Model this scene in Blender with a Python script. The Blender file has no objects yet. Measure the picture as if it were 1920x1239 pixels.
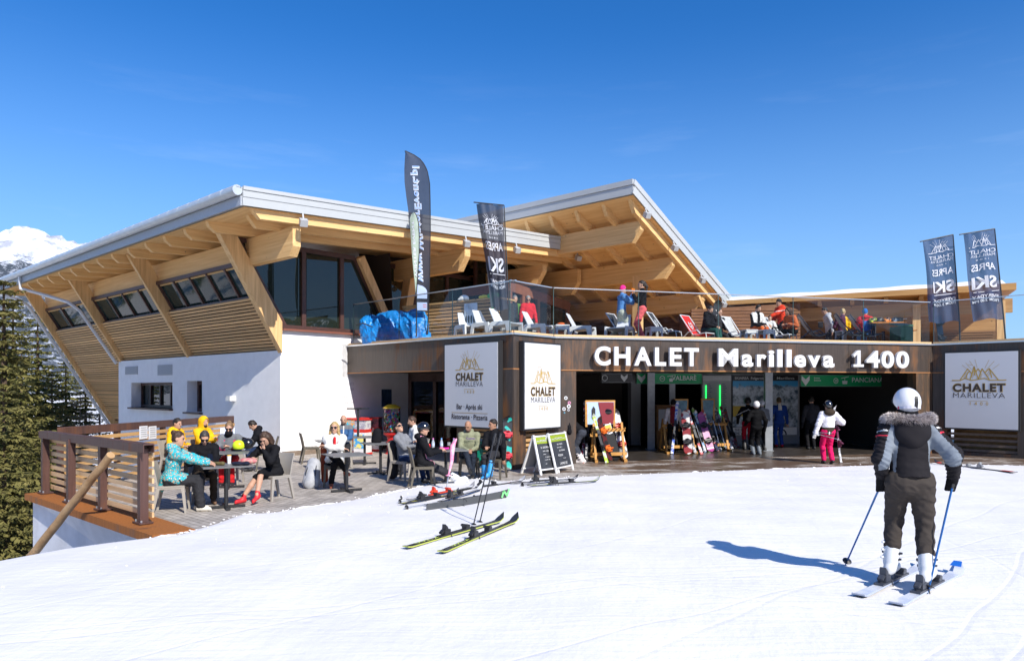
import bpy, bmesh, math, random
import numpy as np
from mathutils import Vector, Matrix
R = math.radians
scene = bpy.context.scene
COL = scene.collection
# ---------------- camera ----------------
F, HX, HY, CZ = 1340.0, 960.0, 728.0, 2.05      # focal length in photo pixels, principal column, horizon row, eye height
cam = bpy.data.cameras.new('camera'); camo = bpy.data.objects.new('camera', cam); COL.objects.link(camo)
camo.location = (0, 0, CZ); camo.rotation_euler = (R(90), 0, 0)
cam.sensor_width = 36; cam.lens = F/1920*36; cam.shift_y = (HY-619.5)/1920
cam.clip_start = .1; cam.clip_end = 9000
scene.camera = camo
# ---------------- light ----------------
SUN_EL, SUN_AZ = R(38.5), math.atan2(-.83, .56)     # direction towards the sun (azimuth from +X)
wd = bpy.data.worlds.new('World'); scene.world = wd; wd.use_nodes = True
nt = wd.node_tree; nt.nodes.clear()
wo = nt.nodes.new('ShaderNodeOutputWorld'); bg = nt.nodes.new('ShaderNodeBackground')
sky = nt.nodes.new('ShaderNodeTexSky'); sky.sky_type = 'NISHITA'; sky.sun_disc = False
sky.sun_elevation = SUN_EL; sky.sun_rotation = R(90)-SUN_AZ
sky.altitude = 2200; sky.air_density = 1.1; sky.dust_density = 1.3; sky.ozone_density = 2.2
tc = nt.nodes.new('ShaderNodeTexCoord'); mp = nt.nodes.new('ShaderNodeMapping'); mp.inputs['Scale'].default_value = (1.2, 1.2, 9)
no = nt.nodes.new('ShaderNodeTexNoise'); no.inputs['Scale'].default_value = 3.1; no.inputs['Detail'].default_value = 7; no.inputs['Roughness'].default_value = .62
cr = nt.nodes.new('ShaderNodeMapRange'); cr.inputs[1].default_value = .56; cr.inputs[2].default_value = .8; cr.inputs[4].default_value = .12
sx = nt.nodes.new('ShaderNodeSeparateXYZ'); lo = nt.nodes.new('ShaderNodeMapRange')
lo.inputs[1].default_value = .42; lo.inputs[2].default_value = .12; mu = nt.nodes.new('ShaderNodeMath'); mu.operation = 'MULTIPLY'
mx = nt.nodes.new('ShaderNodeMix'); mx.data_type = 'RGBA'; mx.inputs[7].default_value = (9.0, 9.3, 9.8, 1)
L = nt.links.new
L(tc.outputs['Generated'], mp.inputs[0]); L(mp.outputs[0], no.inputs['Vector']); L(no.outputs[0], cr.inputs[0])
L(tc.outputs['Generated'], sx.inputs[0]); L(sx.outputs[2], lo.inputs[0]); L(cr.outputs[0], mu.inputs[0]); L(lo.outputs[0], mu.inputs[1])
L(mu.outputs[0], mx.inputs[0]); L(sky.outputs[0], mx.inputs[6]); hs = nt.nodes.new('ShaderNodeHueSaturation'); hs.inputs['Saturation'].default_value = 1.38; hs.inputs['Hue'].default_value = .509
hz = nt.nodes.new('ShaderNodeMapRange'); hz.interpolation_type = 'SMOOTHSTEP'; hz.inputs[1].default_value = .46; hz.inputs[2].default_value = -.05; hz.inputs[4].default_value = .8
hm = nt.nodes.new('ShaderNodeMix'); hm.data_type = 'RGBA'; hm.inputs[7].default_value = (1.7, 3.05, 5.1, 1)
L(sx.outputs[2], hz.inputs[0]); L(hz.outputs[0], hm.inputs[0]); L(mx.outputs[2], hs.inputs['Color']); L(hs.outputs[0], hm.inputs[6]); L(hm.outputs[2], bg.inputs[0]); L(bg.outputs[0], wo.inputs[0])
bg.inputs[1].default_value = .120
sl = bpy.data.lights.new('sun', 'SUN'); sl.energy = 3.75; sl.angle = R(.5); sl.color = (1, .95, .87)
so = bpy.data.objects.new('sun', sl); COL.objects.link(so)
SUNV = Vector((math.cos(SUN_EL)*math.cos(SUN_AZ), math.cos(SUN_EL)*math.sin(SUN_AZ), math.sin(SUN_EL)))
so.rotation_euler = SUNV.to_track_quat('Z', 'Y').to_euler()
vs = scene.view_settings; vs.view_transform = 'Standard'; vs.look = 'None'; vs.exposure = 0.68; vs.gamma = 1
scene.cycles.max_bounces = 8; scene.cycles.transparent_max_bounces = 16
scene.cycles.sample_clamp_indirect = 6

# ---------------- helpers ----------------
def V(*a): return Vector(a)
def gp(px, py, z=0.0):                       # photo pixel -> point at height z
    y = F*(CZ-z)/(py-HY); return Vector(((px-HX)*y/F, y, z))
def dp(px, py, y):                           # photo pixel -> point at distance y
    return Vector(((px-HX)*y/F, y, CZ-(py-HY)*y/F))

def tag(o, label=None, cat=None, group=None, kind=None):
    if label: o['label'] = label
    if cat: o['category'] = cat
    if group: o['group'] = group
    if kind: o['kind'] = kind
    return o
def empty(name, loc=(0, 0, 0), rz=0, label=None, cat=None, group=None):
    o = bpy.data.objects.new(name, None); COL.objects.link(o); o.location = loc; o.rotation_euler = (0, 0, rz)
    o.empty_display_size = .2
    return tag(o, label, cat, group)
def link(name, me, parent=None, smooth=False):
    o = bpy.data.objects.new(name, me); COL.objects.link(o)
    if parent: o.parent = parent; KIDS.setdefault(parent.name, []).append(o)
    return o
KIDS = {}
def dup(root, loc, rz=None, label=None, group=None, scale=None):
    r = root.copy(); COL.objects.link(r); r.location = loc
    if rz is not None: r.rotation_euler = (0, 0, rz)
    if scale: r.scale = (scale,)*3
    if label: r['label'] = label
    if group: r['group'] = group
    for ch in kids(root):
        c = ch.copy(); COL.objects.link(c); c.parent = r; KIDS.setdefault(r.name, []).append(c)
        for g in kids(ch):
            d = g.copy(); COL.objects.link(d); d.parent = c
    return r
def kids(o): return KIDS.get(o.name, [])

class MB:
    """collects shapes; build() links them as one mesh object"""
    def __init__(s): s.v = []; s.f = []; s.m = []; s.mi = 0
    def add(s, vs, fs, mi=None):
        b = len(s.v); s.v += [tuple(p) for p in vs]; s.f += [tuple(i+b for i in f) for f in fs]
        s.m += [s.mi if mi is None else mi]*len(fs); return s
    def hexa(s, p, mi=None):                 # p: 4 bottom + 4 top
        return s.add(p, [(3, 2, 1, 0), (4, 5, 6, 7), (0, 1, 5, 4), (1, 2, 6, 5), (2, 3, 7, 6), (3, 0, 4, 7)], mi)
    def box(s, c, d, rz=0, mi=None, rot=None):
        hx, hy, hz = d[0]/2, d[1]/2, d[2]/2; c = Vector(c)
        M = rot if rot is not None else Matrix.Rotation(rz, 3, 'Z')
        P = [Vector(q) for q in ((-hx, -hy, -hz), (hx, -hy, -hz), (hx, hy, -hz), (-hx, hy, -hz), (-hx, -hy, hz), (hx, -hy, hz), (hx, hy, hz), (-hx, hy, hz))]
        return s.hexa([c+M@q for q in P], mi)
    def bar(s, a, b, w, h, up=(0, 0, 1), mi=None):
        a, b, up = Vector(a), Vector(b), Vector(up); d = (b-a).normalized()
        sd = d.cross(up)
        if sd.length < 1e-5: sd = d.cross(Vector((1, 0, 0)))
        sd.normalize(); u = sd.cross(d)
        x, y = sd*w/2, u*h/2
        return s.hexa([a-x-y, a+x-y, b+x-y, b-x-y, a-x+y, a+x+y, b+x+y, b-x+y], mi)
    def prism(s, pts, vec, mi=None):
        n = len(pts); vec = Vector(vec); P = [Vector(p) for p in pts]
        return s.add(P+[p+vec for p in P], [tuple(range(n-1, -1, -1)), tuple(range(n, 2*n))]+[(i, (i+1) % n, (i+1) % n+n, i+n) for i in range(n)], mi)
    def tube(s, pts, r, seg=8, mi=None, cap=True, flat=None):
        pts = [Vector(p) for p in pts]; n = len(pts)
        rs = r if isinstance(r, (list, tuple)) else [r]*n
        vs = []; ref = None
        for i, p in enumerate(pts):
            t = (pts[min(i+1, n-1)]-pts[max(i-1, 0)]).normalized()
            if ref is None:
                ref = t.orthogonal().normalized() if flat is None else Vector(flat)
            a = (ref-t*ref.dot(t)).normalized(); b = t.cross(a); ref = a
            for k in range(seg):
                an = 2*math.pi*k/seg; vs.append(p+(a*math.cos(an)+b*math.sin(an))*rs[i])
        fs = [(i*seg+k, i*seg+(k+1) % seg, (i+1)*seg+(k+1) % seg, (i+1)*seg+k) for i in range(n-1) for k in range(seg)]
        if cap: fs += [tuple(range(seg-1, -1, -1)), tuple(range((n-1)*seg, n*seg))]
        return s.add(vs, fs, mi)
    def lathe(s, prof, c=(0, 0, 0), seg=16, mi=None, ax=None):
        c = Vector(c); M = Matrix.Identity(3) if ax is None else Vector(ax).to_track_quat('Z', 'Y').to_matrix()
        vs = [c+M@Vector((r*math.cos(2*math.pi*k/seg), r*math.sin(2*math.pi*k/seg), z)) for r, z in prof for k in range(seg)]
        n = len(prof)
        fs = [(i*seg+k, i*seg+(k+1) % seg, (i+1)*seg+(k+1) % seg, (i+1)*seg+k) for i in range(n-1) for k in range(seg)]
        fs += [tuple(range(seg-1, -1, -1)), tuple(range((n-1)*seg, n*seg))]
        return s.add(vs, fs, mi)
    def ell(s, c, r, M=None, seg=12, rings=8, mi=None):
        c = Vector(c); M = M or Matrix.Identity(3); vs = []; r = (r,)*3 if not isinstance(r, (tuple, list)) else r
        for i in range(1, rings):
            th = math.pi*i/rings
            for k in range(seg):
                ph = 2*math.pi*k/seg
                vs.append(c+M@Vector((r[0]*math.sin(th)*math.cos(ph), r[1]*math.sin(th)*math.sin(ph), r[2]*math.cos(th))))
        n = rings-1; vs += [c+M@Vector((0, 0, r[2])), c-M@Vector((0, 0, r[2]))]
        fs = [(i*seg+k, (i+1)*seg+k, (i+1)*seg+(k+1) % seg, i*seg+(k+1) % seg) for i in range(n-1) for k in range(seg)]
        fs += [(n*seg, k, (k+1) % seg) for k in range(seg)]+[(n*seg+1, (n-1)*seg+(k+1) % seg, (n-1)*seg+k) for k in range(seg)]
        return s.add(vs, fs, mi)
    def quad(s, a, b, c, d, mi=None): return s.add([a, b, c, d], [(0, 1, 2, 3)], mi)
    def disc(s, c, r, nrm, seg=20, th=.004, mi=None):
        return s.lathe([(r, 0), (r, th)], c, seg, mi, nrm)
    def build(s, name, mats, parent=None, world=True, smooth=False, bevel=0, angle=35):
        me = bpy.data.meshes.new(name)
        off = Vector((0, 0, 0))
        if parent is not None and world:
            q = parent
            while q.parent is not None: q = q.parent
            off = Vector(q.location)
        me.from_pydata([tuple(Vector(p)-off) for p in s.v] if off.length else s.v, [], s.f)
        mats = mats if isinstance(mats, (list, tuple)) else [mats]
        for m in mats: me.materials.append(m)
        if len(mats) > 1: me.polygons.foreach_set('material_index', s.m)
        if bevel:
            bm = bmesh.new(); bm.from_mesh(me)
            es = [e for e in bm.edges if len(e.link_faces) == 2 and e.calc_face_angle(0) > R(40)]
            bmesh.ops.bevel(bm, geom=es, offset=bevel, segments=2, affect='EDGES', clamp_overlap=True)
            bm.to_mesh(me); bm.free()
        if smooth:
            me.polygons.foreach_set('use_smooth', [True]*len(me.polygons))
            me.set_sharp_from_angle(angle=R(angle))
        me.update()
        return link(name, me, parent)

# ---------------- materials ----------------
MATS = {}
def mat(name, col, rough=.6, metal=0, var=0, vs=6, bump=0, bs=40, spec=.5, stretch=None, rotz=0, col2=None, emit=None, alpha=None, coat=0, lo=.35, hi=.65, sheen=0, det=5):
    if name in MATS: return MATS[name]
    m = bpy.data.materials.new(name); m.use_nodes = True; MATS[name] = m
    n = m.node_tree.nodes; l = m.node_tree.links; b = n['Principled BSDF']
    b.inputs['Base Color'].default_value = (*col, 1); b.inputs['Roughness'].default_value = rough; b.inputs['Metallic'].default_value = metal
    b.inputs['Specular IOR Level'].default_value = spec
    if coat: b.inputs['Coat Weight'].default_value = coat; b.inputs['Coat Roughness'].default_value = .08
    if sheen: b.inputs['Sheen Weight'].default_value = sheen
    if emit: b.inputs['Emission Color'].default_value = (*emit[0], 1); b.inputs['Emission Strength'].default_value = emit[1]
    vec = None
    if var or bump or col2:
        tcn = n.new('ShaderNodeNewGeometry') if stretch else n.new('ShaderNodeTexCoord')
        mpn = n.new('ShaderNodeMapping'); l.new(tcn.outputs['Position' if stretch else 'Object'], mpn.inputs[0])
        if stretch:
            m2 = n.new('ShaderNodeMapping'); m2.inputs['Rotation'].default_value = (0, 0, -rotz); l.new(tcn.outputs['Position'], m2.inputs[0])
            l.new(m2.outputs[0], mpn.inputs[0]); mpn.inputs['Scale'].default_value = stretch
        vec = mpn.outputs[0]
    if var or col2:
        c2 = col2 or tuple(min(1, c*(1+var)) for c in col); c1 = col if col2 else tuple(c*(1-var) for c in col)
        t = n.new('ShaderNodeTexNoise'); t.inputs['Scale'].default_value = vs; t.inputs['Detail'].default_value = det; t.inputs['Roughness'].default_value = .6
        mr = n.new('ShaderNodeMapRange'); mr.inputs[1].default_value = lo; mr.inputs[2].default_value = hi
        mi = n.new('ShaderNodeMix'); mi.data_type = 'RGBA'; mi.inputs[6].default_value = (*c1, 1); mi.inputs[7].default_value = (*c2, 1)
        l.new(vec, t.inputs['Vector']); l.new(t.outputs[0], mr.inputs[0]); l.new(mr.outputs[0], mi.inputs[0]); l.new(mi.outputs[2], b.inputs['Base Color'])
    if bump:
        t2 = n.new('ShaderNodeTexNoise'); t2.inputs['Scale'].default_value = bs; t2.inputs['Detail'].default_value = 4
        bn = n.new('ShaderNodeBump'); bn.inputs['Strength'].default_value = bump; bn.inputs['Distance'].default_value = .01
        l.new(vec, t2.inputs['Vector']); l.new(t2.outputs[0], bn.inputs['Height']); l.new(bn.outputs[0], b.inputs['Normal'])
    if alpha is not None:
        tr = n.new('ShaderNodeBsdfTransparent'); ms = n.new('ShaderNodeMixShader'); ms.inputs[0].default_value = alpha
        l.new(tr.outputs[0], ms.inputs[1]); l.new(b.outputs[0], ms.inputs[2]); l.new(ms.outputs[0], n['Material Output'].inputs[0])
    return m
def nodes_of(m): return m.node_tree.nodes, m.node_tree.links, m.node_tree.nodes['Principled BSDF']
def glass_mat(name, tint=(.93, .96, .96), ior=1.5, tint_fac=0.0, gloss=(1, 1, 1)):
    if name in MATS: return MATS[name]
    m = bpy.data.materials.new(name); m.use_nodes = True; MATS[name] = m
    n = m.node_tree.nodes; l = m.node_tree.links; n.remove(n['Principled BSDF'])
    tr = n.new('ShaderNodeBsdfTransparent'); tr.inputs[0].default_value = (*tint, 1)
    gl = n.new('ShaderNodeBsdfGlossy'); gl.inputs['Roughness'].default_value = .0; gl.inputs[0].default_value = (*gloss, 1)
    fr = n.new('ShaderNodeFresnel'); fr.inputs[0].default_value = ior; ms = n.new('ShaderNodeMixShader')
    l.new(fr.outputs[0], ms.inputs[0]); l.new(tr.outputs[0], ms.inputs[1]); l.new(gl.outputs[0], ms.inputs[2]); l.new(ms.outputs[0], n['Material Output'].inputs[0])
    return m
def wood(name, c1, c2, rotz, k=14, rough=.55, along=.5, lo=.3, hi=.7, knots=True):
    """timber with grain running along the horizontal direction rotz"""
    if name in MATS: return MATS[name]
    m = mat(name, c1, rough, col2=c2, vs=1.0, stretch=(along, k, k), rotz=rotz, lo=lo, hi=hi, bump=.12, bs=2.0, spec=.3)
    if knots:
        n, l, b = nodes_of(m)
        g = n.new('ShaderNodeNewGeometry'); vo = n.new('ShaderNodeTexVoronoi'); vo.inputs['Scale'].default_value = 2.6
        l.new(g.outputs['Position'], vo.inputs['Vector'])
        mr = n.new('ShaderNodeMapRange'); mr.inputs[1].default_value = .05; mr.inputs[2].default_value = .09; mr.inputs[3].default_value = .5; mr.inputs[4].default_value = 1
        l.new(vo.outputs['Distance'], mr.inputs[0])
        old = b.inputs['Base Color'].links[0].from_socket
        mm = n.new('ShaderNodeMix'); mm.data_type = 'RGBA'; mm.blend_type = 'MULTIPLY'; mm.inputs[0].default_value = 1
        l.new(old, mm.inputs[6]); l.new(mr.outputs[0], mm.inputs[7]); l.new(mm.outputs[2], b.inputs['Base Color'])
    return m

# ---------------- lettering ----------------
_TXT = {}
def text_geo(body, bold=0.0, extrude=0.0, sp=1.0):
    key = (body, bold, extrude, sp)
    if key in _TXT: return _TXT[key]
    cu = bpy.data.curves.new('t', 'FONT'); cu.body = body; cu.size = 1; cu.offset = bold; cu.extrude = extrude; cu.resolution_u = 4; cu.space_character = sp
    cu.fill_mode = 'BOTH' if extrude else 'FRONT'
    o = bpy.data.objects.new('t', cu); COL.objects.link(o)
    dg = bpy.context.evaluated_depsgraph_get(); me = o.evaluated_get(dg).to_mesh()
    vs = np.array([v.co[:] for v in me.vertices]); fs = [tuple(p.vertices) for p in me.polygons]
    o.evaluated_get(dg).to_mesh_clear(); bpy.data.objects.remove(o); bpy.data.curves.remove(cu)
    if len(vs):
        vs[:, 0] -= vs[:, 0].min()
    _TXT[key] = (vs, fs); return _TXT[key]
CAPH = None
def put_text(mb, body, org, right, up, width=None, height=None, bold=0.0, extrude=0.0, mi=None, align='c', mapf=None, mirror=False, lift=.004, sp=1.0):
    """lettering in the plane org/right/up: cap height and optional total width in metres"""
    global CAPH
    if CAPH is None: CAPH = text_geo('H')[0][:, 1].max()
    vs, fs = text_geo(body, bold, extrude, sp)
    if not len(vs): return mb
    W = vs[:, 0].max(); sy = height/CAPH; sx_ = (width/W) if width else sy
    right, up, org = Vector(right).normalized(), Vector(up).normalized(), Vector(org); nrm = right.cross(up)
    x0 = {'c': -W*sx_/2, 'l': 0, 'r': -W*sx_}[align]
    out = []
    for x, y, z in vs:
        a, b = x*sx_+x0, y*sy
        if mirror: a = -a
        if mapf: out.append(mapf(a, b, lift))
        else: out.append(org+right*a+up*b+nrm*(z+lift))
    if mirror: fs = [tuple(reversed(f)) for f in fs]
    return mb.add(out, fs, mi)
def put_strokes(mb, lines, mapf, w, mi=None):
    """flat strokes: polylines in plane units mapped by mapf(a,b)"""
    for ln in lines:
        for (a0, b0), (a1, b1) in zip(ln, ln[1:]):
            d = math.hypot(a1-a0, b1-b0) or 1; nx, ny = -(b1-b0)/d*w/2, (a1-a0)/d*w/2; ex, ey = (a1-a0)/d*w*.3, (b1-b0)/d*w*.3
            mb.add([mapf(a0+nx-ex, b0+ny-ey), mapf(a0-nx-ex, b0-ny-ey), mapf(a1-nx+ex, b1-ny+ey), mapf(a1+nx+ex, b1+ny+ey)], [(0, 1, 2, 3)], mi)
    return mb
# ---------------- signed distance shapes (bodies, clothes, cloth heaps, snow) ----------------
def vnoise(P, s, seed=0):
    x, y, z = P[..., 0]*s, P[..., 1]*s, P[..., 2]*s
    a = seed*1.7
    return (np.sin(x*1.0+1.3*np.sin(y*1.1+a)+a)+np.sin(y*1.2+1.4*np.sin(z*.9+x*.5+2*a))+np.sin(z*1.15+1.2*np.sin(x*1.05-y*.4+3*a)+a))/3
class Sdf:
    def __init__(s, k=.03): s.p = []; s.k = k
    def cap(s, a, b, r1, r2=None, k=None, sq=None, sub=False):
        s.p.append(('c', np.array(a, float), np.array(b, float), r1, r1 if r2 is None else r2, s.k if k is None else k, sq, sub)); return s
    def ell(s, c, r, M=None, k=None, sub=False):
        s.p.append(('e', np.array(c, float), np.array(r, float), None if M is None else np.array(M, float), 0, s.k if k is None else k, None, sub)); return s
    def half(s, c, nrm, k=.01):               # keep the side the normal points away from
        s.p.append(('h', np.array(c, float), np.array(nrm, float), 0, 0, k, None, True)); return s
    def mesh(s, h, disp=None):
        lo, hi = np.full(3, 1e9), np.full(3, -1e9); bb = []
        for q in s.p:
            if q[0] == 'c':
                r = max(q[3], q[4])*(1 if q[6] is None else max(1, 1)); a = np.minimum(q[1], q[2])-r; b = np.maximum(q[1], q[2])+r
            elif q[0] == 'e':
                m = q[2].max(); a = q[1]-m; b = q[1]+m
            else: a = b = None
            bb.append((a, b))
            if a is not None and not q[7]: lo = np.minimum(lo, a); hi = np.maximum(hi, b)
        mg = 3*h+.02; lo -= mg; hi += mg
        n = np.ceil((hi-lo)/h).astype(int)+1
        G = np.full(n, 1.0, np.float32)
        ax = [lo[i]+h*np.arange(n[i]) for i in range(3)]
        for q, (a, b) in zip(s.p, bb):
            k = q[5]
            if a is None: sl = (slice(None),)*3
            else:
                i0 = np.clip(np.floor((a-k-2*h-lo)/h).astype(int), 0, n); i1 = np.clip(np.ceil((b+k+2*h-lo)/h).astype(int)+1, 0, n)
                if (i1 <= i0).any(): continue
                sl = tuple(slice(i0[i], i1[i]) for i in range(3))
            X, Y, Z = ax[0][sl[0]][:, None, None], ax[1][sl[1]][None, :, None], ax[2][sl[2]][None, None, :]
            if q[0] == 'c':
                px, py, pz = X-q[1][0], Y-q[1][1], Z-q[1][2]; ba = q[2]-q[1]
                if q[6] is not None:
                    D, f = q[6]; D = np.array(D, float); g = 1/f-1
                    t = (px*D[0]+py*D[1]+pz*D[2])*g; px = px+D[0]*t; py = py+D[1]*t; pz = pz+D[2]*t
                    ba = ba+D*(ba@D)*g
                bb2 = max(ba@ba, 1e-9); hh = np.clip((px*ba[0]+py*ba[1]+pz*ba[2])/bb2, 0, 1)
                d = np.sqrt((px-ba[0]*hh)**2+(py-ba[1]*hh)**2+(pz-ba[2]*hh)**2)-(q[3]+(q[4]-q[3])*hh)
            elif q[0] == 'e':
                px, py, pz = X-q[1][0], Y-q[1][1], Z-q[1][2]
                if q[3] is not None:
                    M = q[3]; px, py, pz = (px*M[0, 0]+py*M[1, 0]+pz*M[2, 0], px*M[0, 1]+py*M[1, 1]+pz*M[2, 1], px*M[0, 2]+py*M[1, 2]+pz*M[2, 2])
                r = q[2]; k0 = np.sqrt((px/r[0])**2+(py/r[1])**2+(pz/r[2])**2); k1 = np.sqrt((px/r[0]**2)**2+(py/r[1]**2)**2+(pz/r[2]**2)**2)
                d = k0*(k0-1)/np.maximum(k1, 1e-6)
            else: d = -((X-q[1][0])*q[2][0]+(Y-q[1][1])*q[2][1]+(Z-q[1][2])*q[2][2])
            g = G[sl]
            if q[7]:
                hh = np.maximum(k-np.abs(g+d), 0)/k; G[sl] = np.maximum(g, -d)+hh*hh*k/4
            else:
                hh = np.maximum(k-np.abs(g-d), 0)/k; G[sl] = np.minimum(g, d)-hh*hh*k/4
        if disp is not None:
            X, Y, Z = np.meshgrid(*ax, indexing='ij'); G += disp(np.stack([X, Y, Z], -1)).astype(np.float32)
        return surfnet(G, lo, h)
def surfnet(G, lo, h):
    S = G < 0; n = G.shape
    c = np.zeros((n[0]-1, n[1]-1, n[2]-1), np.int8)
    offs = [(i, j, k) for i in (0, 1) for j in (0, 1) for k in (0, 1)]
    for i, j, k in offs: c += S[i:n[0]-1+i, j:n[1]-1+j, k:n[2]-1+k]
    act = (c > 0) & (c < 8); I = np.argwhere(act)
    idx = np.full(act.shape, -1, np.int64); idx[act] = np.arange(len(I))
    vals = np.stack([G[I[:, 0]+i, I[:, 1]+j, I[:, 2]+k] for i, j, k in offs], 1)
    P = np.zeros((len(I), 3)); cnt = np.zeros(len(I)); O = np.array(offs, float)
    for a in range(8):
        for b in range(a+1, 8):
            if np.abs(O[a]-O[b]).sum() != 1: continue
            m = (vals[:, a] < 0) != (vals[:, b] < 0); va, vb = vals[m, a], vals[m, b]; t = va/(va-vb)
            P[m] += O[a]+(O[b]-O[a])*t[:, None]; cnt[m] += 1
    P = (P/cnt[:, None]+I)*h+lo
    fs = []
    for axn in range(3):
        e = [slice(None)]*3; e2 = [slice(None)]*3; e[axn] = slice(0, -1); e2[axn] = slice(1, None)
        A, B = S[tuple(e)], S[tuple(e2)]; ch = A != B; Q = np.argwhere(ch)
        u, w = (axn+1) % 3, (axn+2) % 3
        Q = Q[(Q[:, u] > 0) & (Q[:, w] > 0) & (Q[:, u] < n[u]-1) & (Q[:, w] < n[w]-1)]
        sg = A[tuple(Q.T)]; q = []
        for du, dw in ((0, 0), (-1, 0), (-1, -1), (0, -1)):
            t = Q.copy(); t[:, u] += du; t[:, w] += dw; q.append(idx[tuple(t.T)])
        q = np.stack(q, 1); q[~sg] = q[~sg][:, ::-1]; fs.append(q)
    return P, np.concatenate(fs)
def np_mesh(name, P, Q, mats, parent=None, zone=None, smooth=True):
    me = bpy.data.meshes.new(name); me.vertices.add(len(P)); me.vertices.foreach_set('co', np.asarray(P, np.float32).ravel())
    nq = Q.shape[1]
    me.loops.add(Q.size); me.loops.foreach_set('vertex_index', Q.astype(np.int32).ravel())
    me.polygons.add(len(Q)); me.polygons.foreach_set('loop_start', np.arange(0, Q.size, nq, dtype=np.int32))
    for m in (mats if isinstance(mats, (list, tuple)) else [mats]): me.materials.append(m)
    if zone is not None: me.polygons.foreach_set('material_index', zone(P[Q].mean(1)).astype(np.int32))
    me.update(calc_edges=True); me.validate()
    if smooth: me.polygons.foreach_set('use_smooth', np.ones(len(me.polygons), bool))
    return link(name, me, parent)
# ---------------- setting ----------------
# the wing stands at 45 degrees: corner CW, wall direction UU (to the left and away), inward direction VV
CW = V(-7.0, 21.6, 0); UU = V(-.742, .670, 0).normalized(); VV = V(.67, .742, 0).normalized(); NN = -VV; MMv = -UU
def W(s, o, z): return CW+UU*s+NN*o+V(0, 0, z)         # along the left wall, outwards, up
def WV(t, d, z): return CW+VV*t+MMv*d+V(0, 0, z)       # along the right-hand face, outwards, up
AZ_U, AZ_V = math.atan2(UU.y, UU.x), math.atan2(VV.y, VV.x)
TZ = 3.45                                              # terrace floor
PA, PB, PD = V(.03, 18.0, 0), V(1.155, 19.34, 0), V(13.3, 22.6, 0)
PL = V(-5.4, 23.4, 0); PF = PD+V(.664, -.747, 0)*7.5
WW = (PD-PB).normalized(); AZ_W = math.atan2(WW.y, WW.x)

snow_m = mat('snow', (.82, .80, .78), .55, spec=.3)
def snow_nodes():
    n, l, b = nodes_of(snow_m)
    g = n.new('ShaderNodeNewGeometry')
    h = None
    for sc, amp, st, rz in ((.9, .55, (1, .4, 1), .5), (5, .26, (1, .5, 1), .9), (22, .06, (1, .7, 1), .3), (7, .16, (.12, 1.6, 1), .95), (70, .012, (1, 1, 1), 0)):
        mpn = n.new('ShaderNodeMapping'); mpn.inputs['Scale'].default_value = st; mpn.inputs['Rotation'].default_value = (0, 0, rz); l.new(g.outputs['Position'], mpn.inputs[0])
        t = n.new('ShaderNodeTexNoise'); t.inputs['Scale'].default_value = sc; t.inputs['Detail'].default_value = 5; l.new(mpn.outputs[0], t.inputs['Vector'])
        m = n.new('ShaderNodeMath'); m.operation = 'MULTIPLY_ADD'; m.inputs[1].default_value = amp; l.new(t.outputs[0], m.inputs[0])
        if h is None: m.inputs[2].default_value = 0
        else: l.new(h, m.inputs[2])
        h = m.outputs[0]
    # pairs of ski tracks and sparse pits
    sp = n.new('ShaderNodeSeparateXYZ'); l.new(g.outputs['Position'], sp.inputs[0])
    tw = n.new('ShaderNodeTexNoise'); tw.inputs['Scale'].default_value = .25; l.new(g.outputs['Position'], tw.inputs[0])
    def mth(op, a, b=None, c=None):
        q = n.new('ShaderNodeMath'); q.operation = op
        for k, v in enumerate((a, b, c)):
            if v is None: continue
            if isinstance(v, (int, float)): q.inputs[k].default_value = v
            else: l.new(v, q.inputs[k])
        return q.outputs[0]
    for a_, b_, c_, w_ in ((.74, -.67, 1.1, .035), (.74, -.67, .72, .035), (.25, -.97, 6.3, .03), (.25, -.97, 6.05, .03), (.9, .43, -7.4, .03), (.55, -.83, 3.9, .025), (-.3, -.95, 9.0, .03), (-.3, -.95, 9.3, .03), (.68, -.73, 2.9, .04), (.1, -.99, 10.5, .03), (.82, -.57, -1.6, .03), (.82, -.57, -1.35, .03), (.5, .87, -6.2, .03), (.5, .87, -6.5, .03), (.97, -.22, -3.1, .03), (.33, .94, -8.3, .03), (.33, .94, -8.55, .03), (.7, -.7, 5.2, .03), (.62, -.78, 7.4, .03), (.62, -.78, 7.7, .03)):
        e = mth('MULTIPLY_ADD', sp.outputs[0], a_, mth('MULTIPLY_ADD', sp.outputs[1], b_, mth('MULTIPLY_ADD', tw.outputs[0], .5, c_-.25)))
        dd = mth('DIVIDE', mth('ABSOLUTE', e), w_); gro = mth('MULTIPLY', mth('SUBTRACT', 1, mth('MINIMUM', dd, 1)), -.05); h = mth('ADD', h, gro)
    vo = n.new('ShaderNodeTexVoronoi'); vo.inputs['Scale'].default_value = 1.6; l.new(g.outputs['Position'], vo.inputs['Vector']); pit = mth('MULTIPLY', mth('SUBTRACT', 1, mth('MINIMUM', mth('DIVIDE', vo.outputs['Distance'], .10), 1)), -.09); h = mth('ADD', h, pit)
    bn = n.new('ShaderNodeBump'); bn.inputs['Strength'].default_value = .36; bn.inputs['Distance'].default_value = .14; l.new(h, bn.inputs['Height']); l.new(bn.outputs[0], b.inputs['Normal'])
snow_nodes()

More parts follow.
